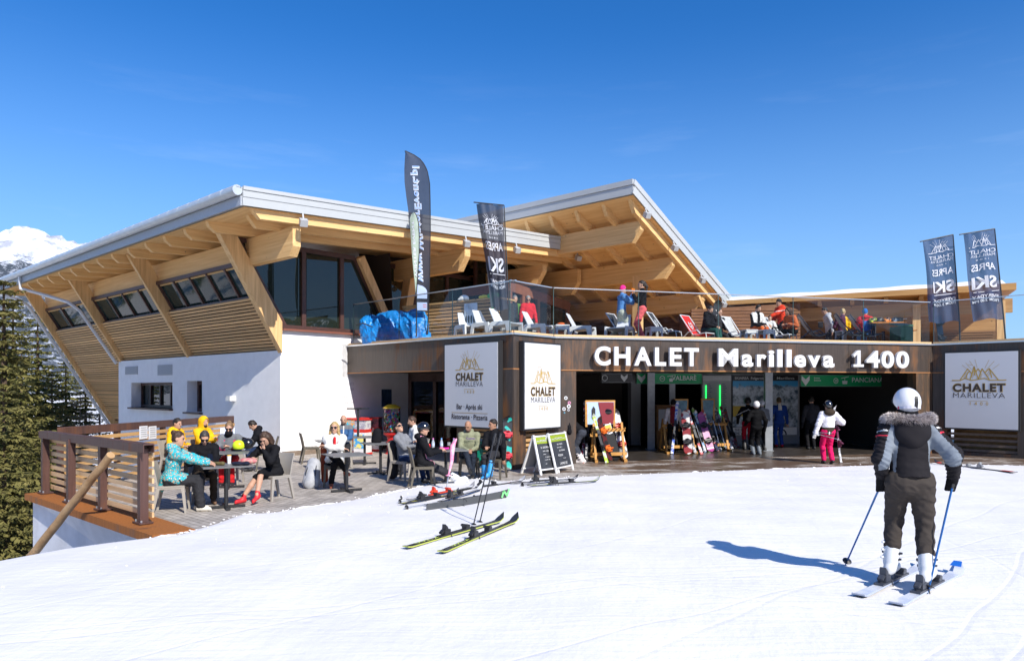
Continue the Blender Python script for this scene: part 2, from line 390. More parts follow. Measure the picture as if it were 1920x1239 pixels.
def ground_materials():
    # stone setts, dry and grey on the left, brown and wet before the entrance
    m = mat('stone_setts', (.3, .27, .24), .85)
    n, l, b = nodes_of(m); g = n.new('ShaderNodeNewGeometry')
    mp1 = n.new('ShaderNodeMapping'); mp1.inputs['Rotation'].default_value = (0, 0, .75); l.new(g.outputs['Position'], mp1.inputs[0])
    br = n.new('ShaderNodeTexBrick'); br.inputs['Scale'].default_value = 1; br.inputs['Brick Width'].default_value = .2; br.inputs['Row Height'].default_value = .11
    br.inputs['Mortar Size'].default_value = .010; br.inputs['Color1'].default_value = (.50, .45, .395, 1); br.inputs['Color2'].default_value = (.38, .34, .30, 1); br.inputs['Mortar'].default_value = (.24, .21, .18, 1)
    l.new(mp1.outputs[0], br.inputs[0])
    n1 = n.new('ShaderNodeTexNoise'); n1.inputs['Scale'].default_value = .9; n1.inputs['Detail'].default_value = 8; n1.inputs['Roughness'].default_value = .7
    mps = n.new('ShaderNodeMapping'); mps.inputs['Scale'].default_value = (.7, 1.6, 1); l.new(g.outputs['Position'], mps.inputs[0]); l.new(mps.outputs[0], n1.inputs[0])
    sp = n.new('ShaderNodeSeparateXYZ'); l.new(g.outputs['Position'], sp.inputs[0])
    wet = n.new('ShaderNodeMapRange'); wet.inputs[1].default_value = -2; wet.inputs[2].default_value = 4; wet.inputs[3].default_value = -.13; wet.inputs[4].default_value = .105
    l.new(sp.outputs[0], wet.inputs[0])
    ad = n.new('ShaderNodeMath'); ad.operation = 'ADD'; l.new(n1.outputs[0], ad.inputs[0]); l.new(wet.outputs[0], ad.inputs[1])
    mr = n.new('ShaderNodeMapRange'); mr.inputs[1].default_value = .5; mr.inputs[2].default_value = .6; l.new(ad.outputs[0], mr.inputs[0])
    n2 = n.new('ShaderNodeTexNoise'); n2.inputs['Scale'].default_value = 2.2; n2.inputs['Detail'].default_value = 6; l.new(g.outputs['Position'], n2.inputs[0])
    mr2 = n.new('ShaderNodeMapRange'); mr2.inputs[1].default_value = .35; mr2.inputs[2].default_value = .7; mr2.inputs[3].default_value = .75; mr2.inputs[4].default_value = 1.15; l.new(n2.outputs[0], mr2.inputs[0])
    a = n.new('ShaderNodeMix'); a.data_type = 'RGBA'; a.blend_type = 'MULTIPLY'; a.inputs[0].default_value = 1; l.new(br.outputs[0], a.inputs[6]); l.new(mr2.outputs[0], a.inputs[7])
    c = n.new('ShaderNodeMix'); c.data_type = 'RGBA'; c.inputs[7].default_value = (.135, .088, .058, 1); l.new(mr.outputs[0], c.inputs[0]); l.new(a.outputs[2], c.inputs[6])
    l.new(c.outputs[2], b.inputs['Base Color'])
    ro = n.new('ShaderNodeMapRange'); ro.inputs[3].default_value = .85; ro.inputs[4].default_value = .34; l.new(mr.outputs[0], ro.inputs[0]); l.new(ro.outputs[0], b.inputs['Roughness'])
    bn = n.new('ShaderNodeBump'); bn.inputs['Strength'].default_value = .5; bn.inputs['Distance'].default_value = .012; l.new(br.outputs['Fac'], bn.inputs['Height']); bn.invert = True
    l.new(bn.outputs[0], b.inputs['Normal'])
    return m
setts = ground_materials()

EDGE_PX = [(293, 1004), (333, 1000), (404, 979), (448, 963), (510, 959), (577, 948), (633, 941), (688, 930), (725, 924), (771, 914), (800, 908), (835, 901), (895, 896), (945, 901),
           (1000, 896), (1090, 893), (1180, 889), (1360, 882), (1500, 876), (1622, 872), (1720, 868), (1800, 870), (1925, 873)]
EDGE = [gp(x, y, .03) for x, y in EDGE_PX]
EDGE = [V(-9.4, 4.2, 0), V(-8.0, 6.2, 0), V(-6.9, 7.7, 0), V(-5.75, 9.1, 0)]+EDGE+[V(17.5, 18.3, 0), V(22, 14, 0)]
def edist(x, y):
    d = np.full(np.shape(x), 1e9)
    for a, b in zip(EDGE, EDGE[1:]):
        ex, ey = b.x-a.x, b.y-a.y; t = np.clip(((x-a.x)*ex+(y-a.y)*ey)/(ex*ex+ey*ey), 0, 1)
        d = np.minimum(d, np.hypot(x-a.x-t*ex, y-a.y-t*ey))
    return d
def snow_h(x, y):
    x, y = np.asarray(x, float), np.asarray(y, float); d = edist(x, y)
    lip = .045*np.clip(d/.25, 0, 1)**.6
    h = lip+.33*(1-np.exp(-d/7.0))
    h = h+(.018*np.sin(x*1.3+.7*np.sin(y*.9))*np.sin(y*1.1+.5)+.012*np.sin(x*3.1+y*2.2)*np.sin(y*2.7-x))*np.clip(d/1.5, 0, 1)
    # the slope falls off to the left of the retaining wall
    k = np.clip((-5.2-x)/4.0, 0, 3)*np.clip((11-y)/3, 0, 1); h = h-.30*k**1.3
    return h
def snow_ground():
    n = 760; m = 190
    seg = np.array([[p.x, p.y] for p in EDGE]); cl = np.r_[0, np.cumsum(np.hypot(*np.diff(seg, axis=0).T))]
    tt = np.linspace(0, cl[-1], n); ex, ey = np.interp(tt, cl, seg[:, 0]), np.interp(tt, cl, seg[:, 1])
    rng = np.random.RandomState(3); j = np.convolve(rng.randn(n+20), np.ones(12)/12, 'same')[10:-10]*.22+np.convolve(rng.randn(n+8), np.ones(3)/3, 'same')[4:-4]*.06
    ey = ey+j*(tt > cl[4])
    qx = np.linspace(-9.5, 26, n); qy = np.full(n, -14.0); qy[:8] = np.linspace(3, -14, 8)
    k = (np.linspace(0, 1, m)**2.2)[:, None]
    X = ex+(qx-ex)*k; Y = ey+(qy-ey)*k; Z = snow_h(X, Y)
    Z[0] = -.06
    P = np.stack([X, Y, Z], -1).reshape(-1, 3)
    i = np.arange(m-1)[:, None]*n+np.arange(n-1)[None]; Q = np.stack([i, i+n, i+n+1, i+1], -1).reshape(-1, 4)
    return tag(np_mesh('snow_ground', P, Q[:, ::-1], snow_m), kind='structure')
snow_ground()
def snow_clumps():
    rng = random.Random(8); g = MB(); n_ = len(EDGE)
    for i in range(420):
        k = rng.randrange(4, n_-3); a, b = EDGE[k], EDGE[k+1]; p = a.lerp(b, rng.random()); d = rng.gauss(-.02, .16) if rng.random() < .75 else rng.uniform(-.5, 4)
        x, y = p.x+rng.uniform(-.1, .1), p.y-d; r = rng.uniform(.006, .022)*(1 if d < .5 else .6); z = max(0, float(snow_h(x, y))) if d > .05 else 0
        g.ell(V(x, y, z+r*.3), (r*rng.uniform(.8, 1.6), r*rng.uniform(.8, 1.4), r*rng.uniform(.5, .9)), Matrix.Rotation(rng.random()*3, 3, 'Z'), 6, 4)
    tag(g.build('snow_clumps', snow_m, smooth=True), 'small lumps of snow scattered along the snow edge', 'snow', None, 'stuff')
snow_clumps()
mb = MB(); q = [V(-9.2, 13.75, 0), V(-5.05, 10.05, 0)]+[p+V(0, -.55, 0) for p in EDGE[5:-1]]+[V(26, 30, 0), V(-7, 34, 0), V(-8.3, 21.9, 0)]
q = [V(p.x, p.y, 0) for p in q]
mb.add(q, [tuple(range(len(q)))]); tag(mb.build('patio_ground', setts), kind='structure')
# snow terrain below the terrace, out to the horizon
def terrain():
    n = 120; u = np.linspace(-1, 1, n); X, Y = np.meshgrid(np.sign(u)*np.abs(u)**3*3800, np.sign(u)*np.abs(u)**3*3800)
    r = np.hypot(X, Y); Z = -3.6-.02*np.clip(r-20, 0, 600)+.6*np.sin(X*.09)*np.cos(Y*.11)
    P = np.stack([X, Y, Z], -1).reshape(-1, 3); i = np.arange(n-1)[:, None]*n+np.arange(n-1)[None]
    Q = np.stack([i, i+1, i+n+1, i+n], -1).reshape(-1, 4)
    return tag(np_mesh('terrain', P, Q, snow_m), kind='structure')
terrain()
def mountain_mat():
    m = mat('mountain_rock_and_snow', (.6, .65, .75), .9, spec=.1); n, l, b = nodes_of(m)
    g = n.new('ShaderNodeNewGeometry'); sp = n.new('ShaderNodeSeparateXYZ'); l.new(g.outputs['Position'], sp.inputs[0])
    t = n.new('ShaderNodeTexNoise'); t.inputs['Scale'].default_value = .012; t.inputs['Detail'].default_value = 9; t.inputs['Roughness'].default_value = .72; l.new(g.outputs['Position'], t.inputs[0])
    t2 = n.new('ShaderNodeTexNoise'); t2.inputs['Scale'].default_value = .05; t2.inputs['Detail'].default_value = 6; t2.inputs['Roughness'].default_value = .75; l.new(g.outputs['Position'], t2.inputs[0])
    t3 = n.new('ShaderNodeTexNoise'); t3.inputs['Scale'].default_value = .016; t3.inputs['Detail'].default_value = 10; t3.inputs['Roughness'].default_value = .7; mp3 = n.new('ShaderNodeMapping'); mp3.inputs['Scale'].default_value = (1, 1, .45); l.new(g.outputs['Position'], mp3.inputs[0]); l.new(mp3.outputs[0], t3.inputs[0])
    def mr(src, a, b_, c=0, d=1):
        k = n.new('ShaderNodeMapRange'); k.inputs[1].default_value = a; k.inputs[2].default_value = b_; k.inputs[3].default_value = c; k.inputs[4].default_value = d; l.new(src, k.inputs[0]); return k.outputs[0]
    hgt = mr(sp.outputs[2], 330, 560, .62, -.2)
    ad = n.new('ShaderNodeMath'); ad.operation = 'ADD'; l.new(hgt, ad.inputs[0]); l.new(t.outputs[0], ad.inputs[1])
    wd_ = mr(ad.outputs[0], .74, .84)
    gap = mr(t2.outputs[0], .34, .5, .15, 1); fm = n.new('ShaderNodeMath'); fm.operation = 'MULTIPLY'; l.new(wd_, fm.inputs[0]); l.new(gap, fm.inputs[1])
    rock = mr(t3.outputs[0], .47, .6, 0, .75)
    m1 = n.new('ShaderNodeMix'); m1.data_type = 'RGBA'; m1.inputs[6].default_value = (.74, .78, .86, 1); m1.inputs[7].default_value = (.24, .25, .30, 1); l.new(rock, m1.inputs[0])
    m2 = n.new('ShaderNodeMix'); m2.data_type = 'RGBA'; m2.inputs[7].default_value = (.055, .068, .085, 1); l.new(fm.outputs[0], m2.inputs[0]); l.new(m1.outputs[2], m2.inputs[6])  # forest tone blued: distance haze is put into the colour
    l.new(m2.outputs[2], b.inputs['Base Color']); return m
mtm = mountain_mat()
def mountain(name, cx, cy, hx, hy, peak, seed):
    n = 110; u = np.linspace(-1, 1, n); U, Wv = np.meshgrid(u, u); r = np.sqrt(U**2+Wv**2)
    rng = np.random.RandomState(seed); Z = peak*np.clip(1-r, 0, 1)**.9
    for o in range(1, 9):
        f = 1.6*2**o*.55; a, b, c, d = rng.rand(4)*6
        Z += peak*.10/o**1.05*(1-np.abs(np.sin(U*f+a+np.sin(Wv*f*.7+b)))-.5+.6*np.sin(Wv*f*1.1+c+U*f*.4))*np.clip(1.15-r, 0, 1)
    P = np.stack([cx+U*hx, cy+Wv*hy, Z-70], -1).reshape(-1, 3); i = np.arange(n-1)[:, None]*n+np.arange(n-1)[None]
    return tag(np_mesh(name, P, np.stack([i, i+1, i+n+1, i+n], -1).reshape(-1, 4), mtm), kind='structure')
mountain('mountain', -1890, 2800, 1500, 1500, 690, 5)
mountain('mountain', -2500, 2100, 1300, 1300, 560, 8)
# valley side behind the photographer, seen only in the window glass
mountain('hill', 300, -1500, 2200, 1150, 640, 12)
# ---------------- materials of the buildings ----------------
white_render = mat('white_render', (.86, .86, .86), .9, var=.03, vs=3, bump=.1, bs=60, spec=.2)
roof_metal = mat('white_roof_metal', (.44, .46, .465), .42, var=.03, vs=1, spec=.5)
gutter_m = mat('grey_gutter_metal', (.56, .60, .63), .35, metal=.3, var=.05, vs=4)
dark_frame = mat('brown_window_frame', (.075, .034, .026), .45, var=.15, vs=12)
wood_u = wood('glulam_along', (.65, .385, .15), (.84, .565, .26), AZ_U)
wood_v = wood('glulam_across', (.65, .385, .15), (.84, .565, .26), AZ_V)
wood_soffit = wood('soffit_boards', (.65, .385, .15), (.83, .555, .255), AZ_U, k=9)
wood_post = mat('glulam_post', (.60, .36, .15), .55, col2=(.80, .53, .25), vs=1, stretch=(12, 12, .8), bump=.1, bs=2, spec=.3)
def slat_mat(name, c1, c2, az, pitch):
    m = wood(name, c1, c2, az, k=22, along=.35, lo=.25, hi=.75, knots=False); n, l, b = nodes_of(m)
    g = n.new('ShaderNodeNewGeometry'); sp = n.new('ShaderNodeSeparateXYZ'); l.new(g.outputs['Position'], sp.inputs[0])
    dv = n.new('ShaderNodeMath'); dv.operation = 'DIVIDE'; dv.inputs[1].default_value = pitch; l.new(sp.outputs[2], dv.inputs[0])
    fl = n.new('ShaderNodeMath'); fl.operation = 'FLOOR'; l.new(dv.outputs[0], fl.inputs[0]); wn = n.new('ShaderNodeTexWhiteNoise'); wn.noise_dimensions = '1D'; l.new(fl.outputs[0], wn.inputs['W'])
    mr = n.new('ShaderNodeMapRange'); mr.inputs[3].default_value = .7; mr.inputs[4].default_value = 1.2; l.new(wn.outputs[0], mr.inputs[0])
    old = b.inputs['Base Color'].links[0].from_socket; mm = n.new('ShaderNodeMix'); mm.data_type = 'RGBA'; mm.blend_type = 'MULTIPLY'; mm.inputs[0].default_value = 1
    l.new(old, mm.inputs[6]); l.new(mr.outputs[0], mm.inputs[7]); l.new(mm.outputs[2], b.inputs['Base Color']); return m
slats_u = slat_mat('larch_slats', (.56, .33, .14), (.78, .50, .24), AZ_U, .095)
slats_v = slat_mat('larch_slats_light', (.46, .25, .10), (.62, .38, .17), AZ_V, .095)
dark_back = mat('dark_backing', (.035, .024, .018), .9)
def corten_mat(name, base, rust, f=.5):
    m = mat(name, base, .42, metal=.25, spec=.4); n, l, b = nodes_of(m); g = n.new('ShaderNodeNewGeometry')
    mp = n.new('ShaderNodeMapping'); mp.inputs['Scale'].default_value = (2.2, 2.2, .42); l.new(g.outputs['Position'], mp.inputs[0])
    t = n.new('ShaderNodeTexNoise'); t.inputs['Scale'].default_value = 1.6; t.inputs['Detail'].default_value = 8; t.inputs['Roughness'].default_value = .68; l.new(mp.outputs[0], t.inputs[0])
    t2 = n.new('ShaderNodeTexNoise'); t2.inputs['Scale'].default_value = .55; t2.inputs['Detail'].default_value = 5; l.new(g.outputs['Position'], t2.inputs[0])
    ad = n.new('ShaderNodeMath'); ad.operation = 'MULTIPLY_ADD'; ad.inputs[1].default_value = .8; l.new(t2.outputs[0], ad.inputs[0]); l.new(t.outputs[0], ad.inputs[2])
    mr = n.new('ShaderNodeMapRange'); mr.inputs[1].default_value = f+.38; mr.inputs[2].default_value = f+.62; l.new(ad.outputs[0], mr.inputs[0])
    t3 = n.new('ShaderNodeTexNoise'); t3.inputs['Scale'].default_value = 30; t3.inputs['Detail'].default_value = 3; mp3 = n.new('ShaderNodeMapping'); mp3.inputs['Scale'].default_value = (1, 1, .06); l.new(g.outputs['Position'], mp3.inputs[0]); l.new(mp3.outputs[0], t3.inputs[0])
    sc = n.new('ShaderNodeMapRange'); sc.inputs[1].default_value = .3; sc.inputs[2].default_value = .7; sc.inputs[3].default_value = .82; sc.inputs[4].default_value = 1.15; l.new(t3.outputs[0], sc.inputs[0])
    mx_ = n.new('ShaderNodeMix'); mx_.data_type = 'RGBA'; mx_.inputs[6].default_value = (*base, 1); mx_.inputs[7].default_value = (*rust, 1); l.new(mr.outputs[0], mx_.inputs[0])
    mm = n.new('ShaderNodeMix'); mm.data_type = 'RGBA'; mm.blend_type = 'MULTIPLY'; mm.inputs[0].default_value = 1; l.new(mx_.outputs[2], mm.inputs[6]); l.new(sc.outputs[0], mm.inputs[7]); l.new(mm.outputs[2], b.inputs['Base Color'])
    rr = n.new('ShaderNodeMapRange'); rr.inputs[3].default_value = .38; rr.inputs[4].default_value = .8; l.new(mr.outputs[0], rr.inputs[0]); l.new(rr.outputs[0], b.inputs['Roughness'])
    return m
corten = corten_mat('weathered_steel', (.074, .057, .047), (.19, .085, .034), .51)
corten_orange = corten_mat('rusty_steel', (.12, .06, .04), (.36, .13, .03), .2)
corten_purple = corten_mat('aged_brown_steel', (.115, .062, .052), (.22, .09, .04), .55)
dark_glass = mat('dark_window_glass', (.016, .022, .016), .015, spec=.62)
clear_glass = glass_mat('clear_glass', (.90, .94, .94), 1.5)
door_glass = glass_mat('door_glass', (.55, .6, .6), 1.6)
steel_grey = mat('galvanised_steel', (.33, .35, .37), .5, metal=.5, var=.1, vs=8)
alu = mat('bright_aluminium', (.62, .63, .64), .3, metal=.8)
black_m = mat('black_paint', (.02, .02, .022), .5)
white_m = mat('white_paint', (.78, .78, .78), .5)
spot_grey = mat('spotlight_grey', (.42, .43, .44), .5)

# ---------------- the chalet ----------------
chalet = empty('ski_chalet', CW, 0, 'large timber and white chalet with overhanging roofs and rusty steel base', 'building')
def C(mb, name, m, parent=None, **k): return mb.build(name, m, parent or chalet, **k)
def o_c(z): return .6*(z-3.2)              # lean of the outer frames
# white ground floor wall with its windows
def holed_wall(mb, fn, s0, s1, z0, z1, holes, dep):
    ss = sorted({s0, s1, *[h[0] for h in holes], *[h[1] for h in holes]}); zs = sorted({z0, z1, *[h[2] for h in holes], *[h[3] for h in holes]})
    for a, b in zip(ss, ss[1:]):
        for c, d in zip(zs, zs[1:]):
            if any(h[0] <= a and b <= h[1] and h[2] <= c and d <= h[3] for h in holes): continue
            mb.quad(fn(a, 0, c), fn(b, 0, c), fn(b, 0, d), fn(a, 0, d))
    for a, b, c, d in holes:
        mb.quad(fn(a, 0, c), fn(b, 0, c), fn(b, -dep, c), fn(a, -dep, c)); mb.quad(fn(a, 0, d), fn(b, 0, d), fn(b, -dep, d), fn(a, -dep, d))
        mb.quad(fn(a, 0, c), fn(a, 0, d), fn(a, -dep, d), fn(a, -dep, c)); mb.quad(fn(b, 0, c), fn(b, 0, d), fn(b, -dep, d), fn(b, -dep, c))
mb = MB(); H1, H2 = (7.7, 11.7, 1.28, 2.28), (5.25, 6.45, 1.2, 2.32)
holed_wall(mb, W, 0, 13.1, -4, 3.2, [H1, H2], .5)
mb.quad(WV(0, 0, -.3), WV(4.4, 0, -.3), WV(4.4, 0, 3.86), WV(0, 0, 3.86))
mb.quad(W(0, 0, 3.2), W(0, -6, 3.2), W(13.1, -6, 3.2), W(13.1, 0, 3.2)); mb.quad(W(13.1, 0, -4), W(13.1, -6, -4), W(13.1, -6, 3.2), W(13.1, 0, 3.2))
mb.quad(WV(0, .0, 3.86), WV(4.4, 0, 3.86), WV(4.4, -.5, 3.86), WV(0, -.5, 3.86))
C(mb, 'wall', white_render)
mb = MB(); mb.bar(WV(.06, .03, .06), WV(4.3, .03, .06), .06, .16); C(mb, 'plinth', mat('plinth_stone', (.2, .15, .11), .8, var=.2))
def window(fn, a, b, c, d, mull, dep=.42, fw=.11, sill=True, glass=dark_glass, sash=0):
    fr = MB()
    e = fn(0, -dep, 0); 
    def barz(s0, z0, s1, z1, w):
        up = (0, 0, 1) if abs(s1-s0) > abs(z1-z0) else fn(1, 0, 0)-fn(0, 0, 0)
        fr.bar(fn(s0, -dep, z0), fn(s1, -dep, z1), .1, w, up)
    barz(a, c+fw/2, b, c+fw/2, fw); barz(a, d-fw/2, b, d-fw/2, fw)
    for s in [a+fw/2, b-fw/2]+[a+(b-a)*m for m in mull]: barz(s, c+fw, s, d-fw, fw*(1 if s in (a+fw/2, b-fw/2) else .85))
    f = C(fr, 'window', dark_frame)
    xs = [a]+[a+(b-a)*m for m in mull]+[b]
    for p, q_ in zip(xs, xs[1:]):
        g = MB(); g.quad(fn(p, -dep-.02, c), fn(q_, -dep-.02, c), fn(q_, -dep-.02, d), fn(p, -dep-.02, d)); C(g, 'pane', glass, f)
    if sill:
        s_ = MB(); s_.bar(fn(a-.05, -dep/2+.06, c-.03), fn(b+.05, -dep/2+.06, c-.03), dep+.16, .06); C(s_, 'sill', dark_frame, f)
    return f
window(W, *H1, mull=(.27, .52, .76)); window(W, *H2, mull=(), fw=.13)
for a, b, z0, z1 in ((11.0, 12.3, 2.62, 2.95), (7.7, 9.0, 2.55, 2.95)):
    mb = MB(); mb.box(W((a+b)/2, .012, (z0+z1)/2), (abs(b-a), .03, z1-z0), AZ_U)
    for k in range(6): mb.box(W((a+b)/2, .035, z0+.05+k*(z1-z0-.1)/5), (abs(b-a)-.1, .02, .02), AZ_U)
    C(mb, 'vent', mat('vent_grey', (.45, .46, .48), .6))
mb = MB(); mb.box(W(2.95, .1, 1.72), (.3, .2, .16), AZ_U); C(mb, 'wall_lamp', mat('wall_lamp_white', (.7, .7, .68), .5))
# faint lettering on the sunlit wall
for z, t in ((2.16, 'RISTORANTE'), (1.98, 'BAR  PIZZERIA'), (1.72, 'TERRAZZA'), (1.54, 'SOLARIUM')):
    mb = MB(); put_text(mb, t, WV(2.35, .004, z), VV, (0, 0, 1), .62, .085); C(mb, 'wall_lettering', mat('pale_grey_letters', (.5, .5, .52), .7))
# leaning frames, cladding and strip windows
cols = [0, 6.4, 12.9, 19.1]
def lean_col(s, w, dep, z0, z1):
    m_ = MB(); a, b = o_c(z0)+.02, o_c(z1)+.02
    P = [W(s-w/2, a, z0), W(s+w/2, a, z0), W(s+w/2, a-dep, z0), W(s-w/2, a-dep, z0), W(s-w/2, b, z1), W(s+w/2, b, z1), W(s+w/2, b-dep, z1), W(s-w/2, b-dep, z1)]
    m_.hexa(P); return C(m_, 'column', wood_post)
m_ = MB(); m_.prism([W(-.13, .01, 3.12), W(-.13, o_c(6.62)+.02, 6.62), W(-.13, o_c(6.62)-.50, 6.62), W(-.13, .01, 4.05)], UU*.24); C(m_, 'column', wood_post)
for s, z0 in ((6.4, 3.0), (12.9, 3.0), (19.1, -1.2)): lean_col(s, .17, .6, z0, 6.6)
for (a, b), (c, d) in zip(zip(cols, cols[1:]), ((.12, .09),)*3):
    a, b = a+c, b-d; far = b > 15
    ext = [(a, b, 3.16, 4.72)]+([(13.1, b, .55, 3.16)] if far else [])
    for a_, b_, z0, z1 in ext:
        m_ = MB(); k = z0
        bk = MB(); bk.quad(W(a_, o_c(z0)-.24, z0), W(b_, o_c(z0)-.24, z0), W(b_, o_c(z1)-.24, z1), W(a_, o_c(z1)-.24, z1)); 
        while k < z1-.03:
            m_.bar(W(a_, o_c(k)-.17, k+.035), W(b_, o_c(k)-.17, k+.035), .05, .072, (NN*.6+V(0, 0, 1))); k += .095
        cl = C(m_, 'cladding', slats_u); C(bk, 'backing', dark_back, cl)
    # strip window in the leaning plane
    zb, zt = 4.72, 5.72; n_ = {0: 5, 1: 4, 2: 3}[cols.index(0 if a < 1 else 6.4 if a < 8 else 12.9)] if True else 4
    fnw = lambda s, o, z: W(s, o_c(z)-.42+o, z)
    fr = MB(); fr.bar(fnw(a, .02, zb+.05), fnw(b, .02, zb+.05), .3, .1); fr.bar(fnw(a, 0, zt), fnw(b, 0, zt), .1, .12)
    for k in range(n_+1): s = a+.05+(b-a-.1)*k/n_; fr.bar(fnw(s, 0, zb), fnw(s, 0, zt), .1, .09, NN)
    f = C(fr, 'window', dark_frame)
    for k in range(n_):
        s0, s1 = a+(b-a)*k/n_, a+(b-a)*(k+1)/n_
        g = MB(); g.quad(fnw(s0, -.03, zb), fnw(s1, -.03, zb), fnw(s1, -.03, zt), fnw(s0, -.03, zt)); C(g, 'pane', mat('strip_glass', (.016, .034, .032), .03, spec=.22), f)
mb = MB(); fnw = lambda s, o, z: W(s, o_c(z)-.42+o, z); mb.bar(fnw(13.2, 0, .5), fnw(19, 0, .5), .3, .12); mb.bar(fnw(13.2, 0, -.6), fnw(19, 0, -.6), .3, .1); f = C(mb, 'window', dark_frame)
g = MB(); g.quad(fnw(13.2, -.03, -.6), fnw(19, -.03, -.6), fnw(19, -.03, .5), fnw(13.2, -.03, .5)); C(g, 'pane', dark_glass, f)
mb = MB(); k = -1.3
while k < -.7: mb.bar(W(13.2, o_c(k)-.17, k), W(19, o_c(k)-.17, k), .05, .062, (NN*.6+V(0, 0, 1))); k += .095
C(mb, 'cladding', slats_u)
# long glulam beam along the wing, its end chamfered beyond the corner frame
def beam_u(s0, s1, t, z0, z1, w=.24, ch=.3, m=None):
    """beam along UU at distance t inwards, free end at s0 cut back under"""
    m_ = MB(); p = [WV(t-w/2, -s0, z1), WV(t-w/2, -s0, z0+ch*.85), WV(t-w/2, -s0-ch*.6, z0), WV(t-w/2, -s1, z0), WV(t-w/2, -s1, z1)]
    m_.prism(p, VV*w); return C(m_, 'beam', m or wood_u)
beam_u(-2.45, 19.4, -.93, 5.62, 6.4)
# --- main roof: plate rising along VV
TS = .058
def R1(s, t, z): return WV(t, -s, z+TS*(t+2.6))            # t measured inwards, -2.6 at the eave
S0, S1, T0, T1 = -2.7, 20.5, -2.6, 11.55
zt, zb = 7.06, 6.6
mb = MB(); mb.hexa([R1(S0, T0, zb+.03), R1(S0, T1, zb+.03), R1(9, T1, zb+.03), R1(S1, T0, zb+.03), R1(S0, T0, zt-.02), R1(S0, T1, zt-.02), R1(9, T1, zt-.02), R1(S1, T0, zt-.02)])
roof1 = C(mb, 'roof', roof_metal)
mb = MB()
for z0, z1, p in ((6.62, 6.83, .03), (6.836, 7.0, .045), (7.006, 7.1, .07)):
    mb.bar(R1(S0-p/2, T0, (z0+z1)/2), R1(S0-p/2, T1+.02, (z0+z1)/2), p, z1-z0)
mb.bar(R1(S0, T1+.03, 6.86), R1(9, T1+.03, 6.86), .05, .46)
C(mb, 'fascia', roof_metal, roof1)
mb = MB(); mb.quad(R1(S0+.02, T0+.06, zb), R1(S0+.02, T1-.05, zb), R1(9, T1-.05, zb), R1(S1, T0+.06, zb)); C(mb, 'soffit', wood_soffit, roof1)
# eave: perforated strip and half round gutter
mb = MB(); mb.bar(R1(S0+.02, T0-.02, 6.74), R1(S1, T0-.02, 6.74), .04, .24); C(mb, 'eave_strip', mat('perforated_metal', (.36, .39, .44), .45, var=.25, vs=90), roof1)
mb = MB(); n = 36
for i in range(n):
    a, b = S0+(S1-S0)*i/n, S0+(S1-S0)*(i+.985)/n; mb.tube([R1(a, T0-.13, 6.99), R1(b, T0-.13, 6.99)], .13, 12)
    mb.tube([R1(b, T0-.13, 6.99), R1(b+.04, T0-.13, 6.99)], .134, 12)
mb.bar(R1(S0, T0-.03, 7.06), R1(S1, T0-.03, 7.06), .28, .03)
C(mb, 'gutter', gutter_m, roof1, smooth=True)
# snow lying on the roof
def roof_snow(fn, s0, s1, t0, t1, zz, name='snow_cover', parent=None, th=.16, seed=0, ns=60, nt_=34, holes=()):
    S, T = np.meshgrid(np.linspace(s0, s1, ns), np.linspace(t0, t1, nt_), indexing='ij'); P = []
    for s, t in zip(S.ravel(), T.ravel()):
        e = min(abs(s-s0), abs(s-s1), abs(t-t0), abs(t-t1)); h = th*(1-math.exp(-e/.25))*(1+.45*math.sin(s*.8+seed)+.3*math.sin(t*1.1+s*.5+seed))
        for hs, hw in holes:
            h *= 1-math.exp(-((s-hs)/hw)**2)*math.exp(-((t-t0)/2.0)**2)*1.05
        p = fn(s, t, zz+h-.03); P.append(p[:])
    P = np.array(P)-np.array(chalet.location[:]); i = np.arange(ns-1)[:, None]*nt_+np.arange(nt_-1)[None]
    return np_mesh(name, P, np.stack([i, i+nt_, i+nt_+1, i+1], -1).reshape(-1, 4), snow_m, parent or chalet)
roof_snow(R1, S0+.12, 14, T0+.05, T1-.1, 7.09, parent=roof1, th=.14, holes=((5.4, .9), (6.6, .7), (9.5, 1.2)))
# rafter tails at the eave and purlins at the front edge
for i in range(15):
    s = -.35+i*1.42
    m_ = MB(); a, z0, z1 = T0+.18, 6.32, 6.6
    p = [R1(s-.08, a, z1), R1(s-.08, a+.04, z1-.12), R1(s-.08, a+.22, z0), R1(s-.08, 1.2, z0), R1(s-.08, 1.2, z1)]
    m_.prism(p, UU*.16); C(m_, 'rafter', wood_v)
for s, z0, z1, w, a in ((-2.5, 6.36, 6.62, .16, T0+.3), (-1.75, 6.28, 6.6, .16, T0+.6), (-1.0, 6.2, 6.6, .18, -.6)):
    m_ = MB(); p = [R1(s-w/2, a, z1), R1(s-w/2, a+.25, z0), R1(s-w/2, T1-.1, z0), R1(s-w/2, T1-.1, z1)]; m_.prism(p, UU*w); C(m_, 'purlin', wood_v)
for t, z0, z1, s0 in ((5.5, 6.02, 6.75, -2.45), (10.0, 6.1, 6.8, -2.1), (12.1, 5.9, 6.9, -2.2)):
    beam_u(s0, 9 if t > 6 else 7, t, z0, z1, .26, .55)
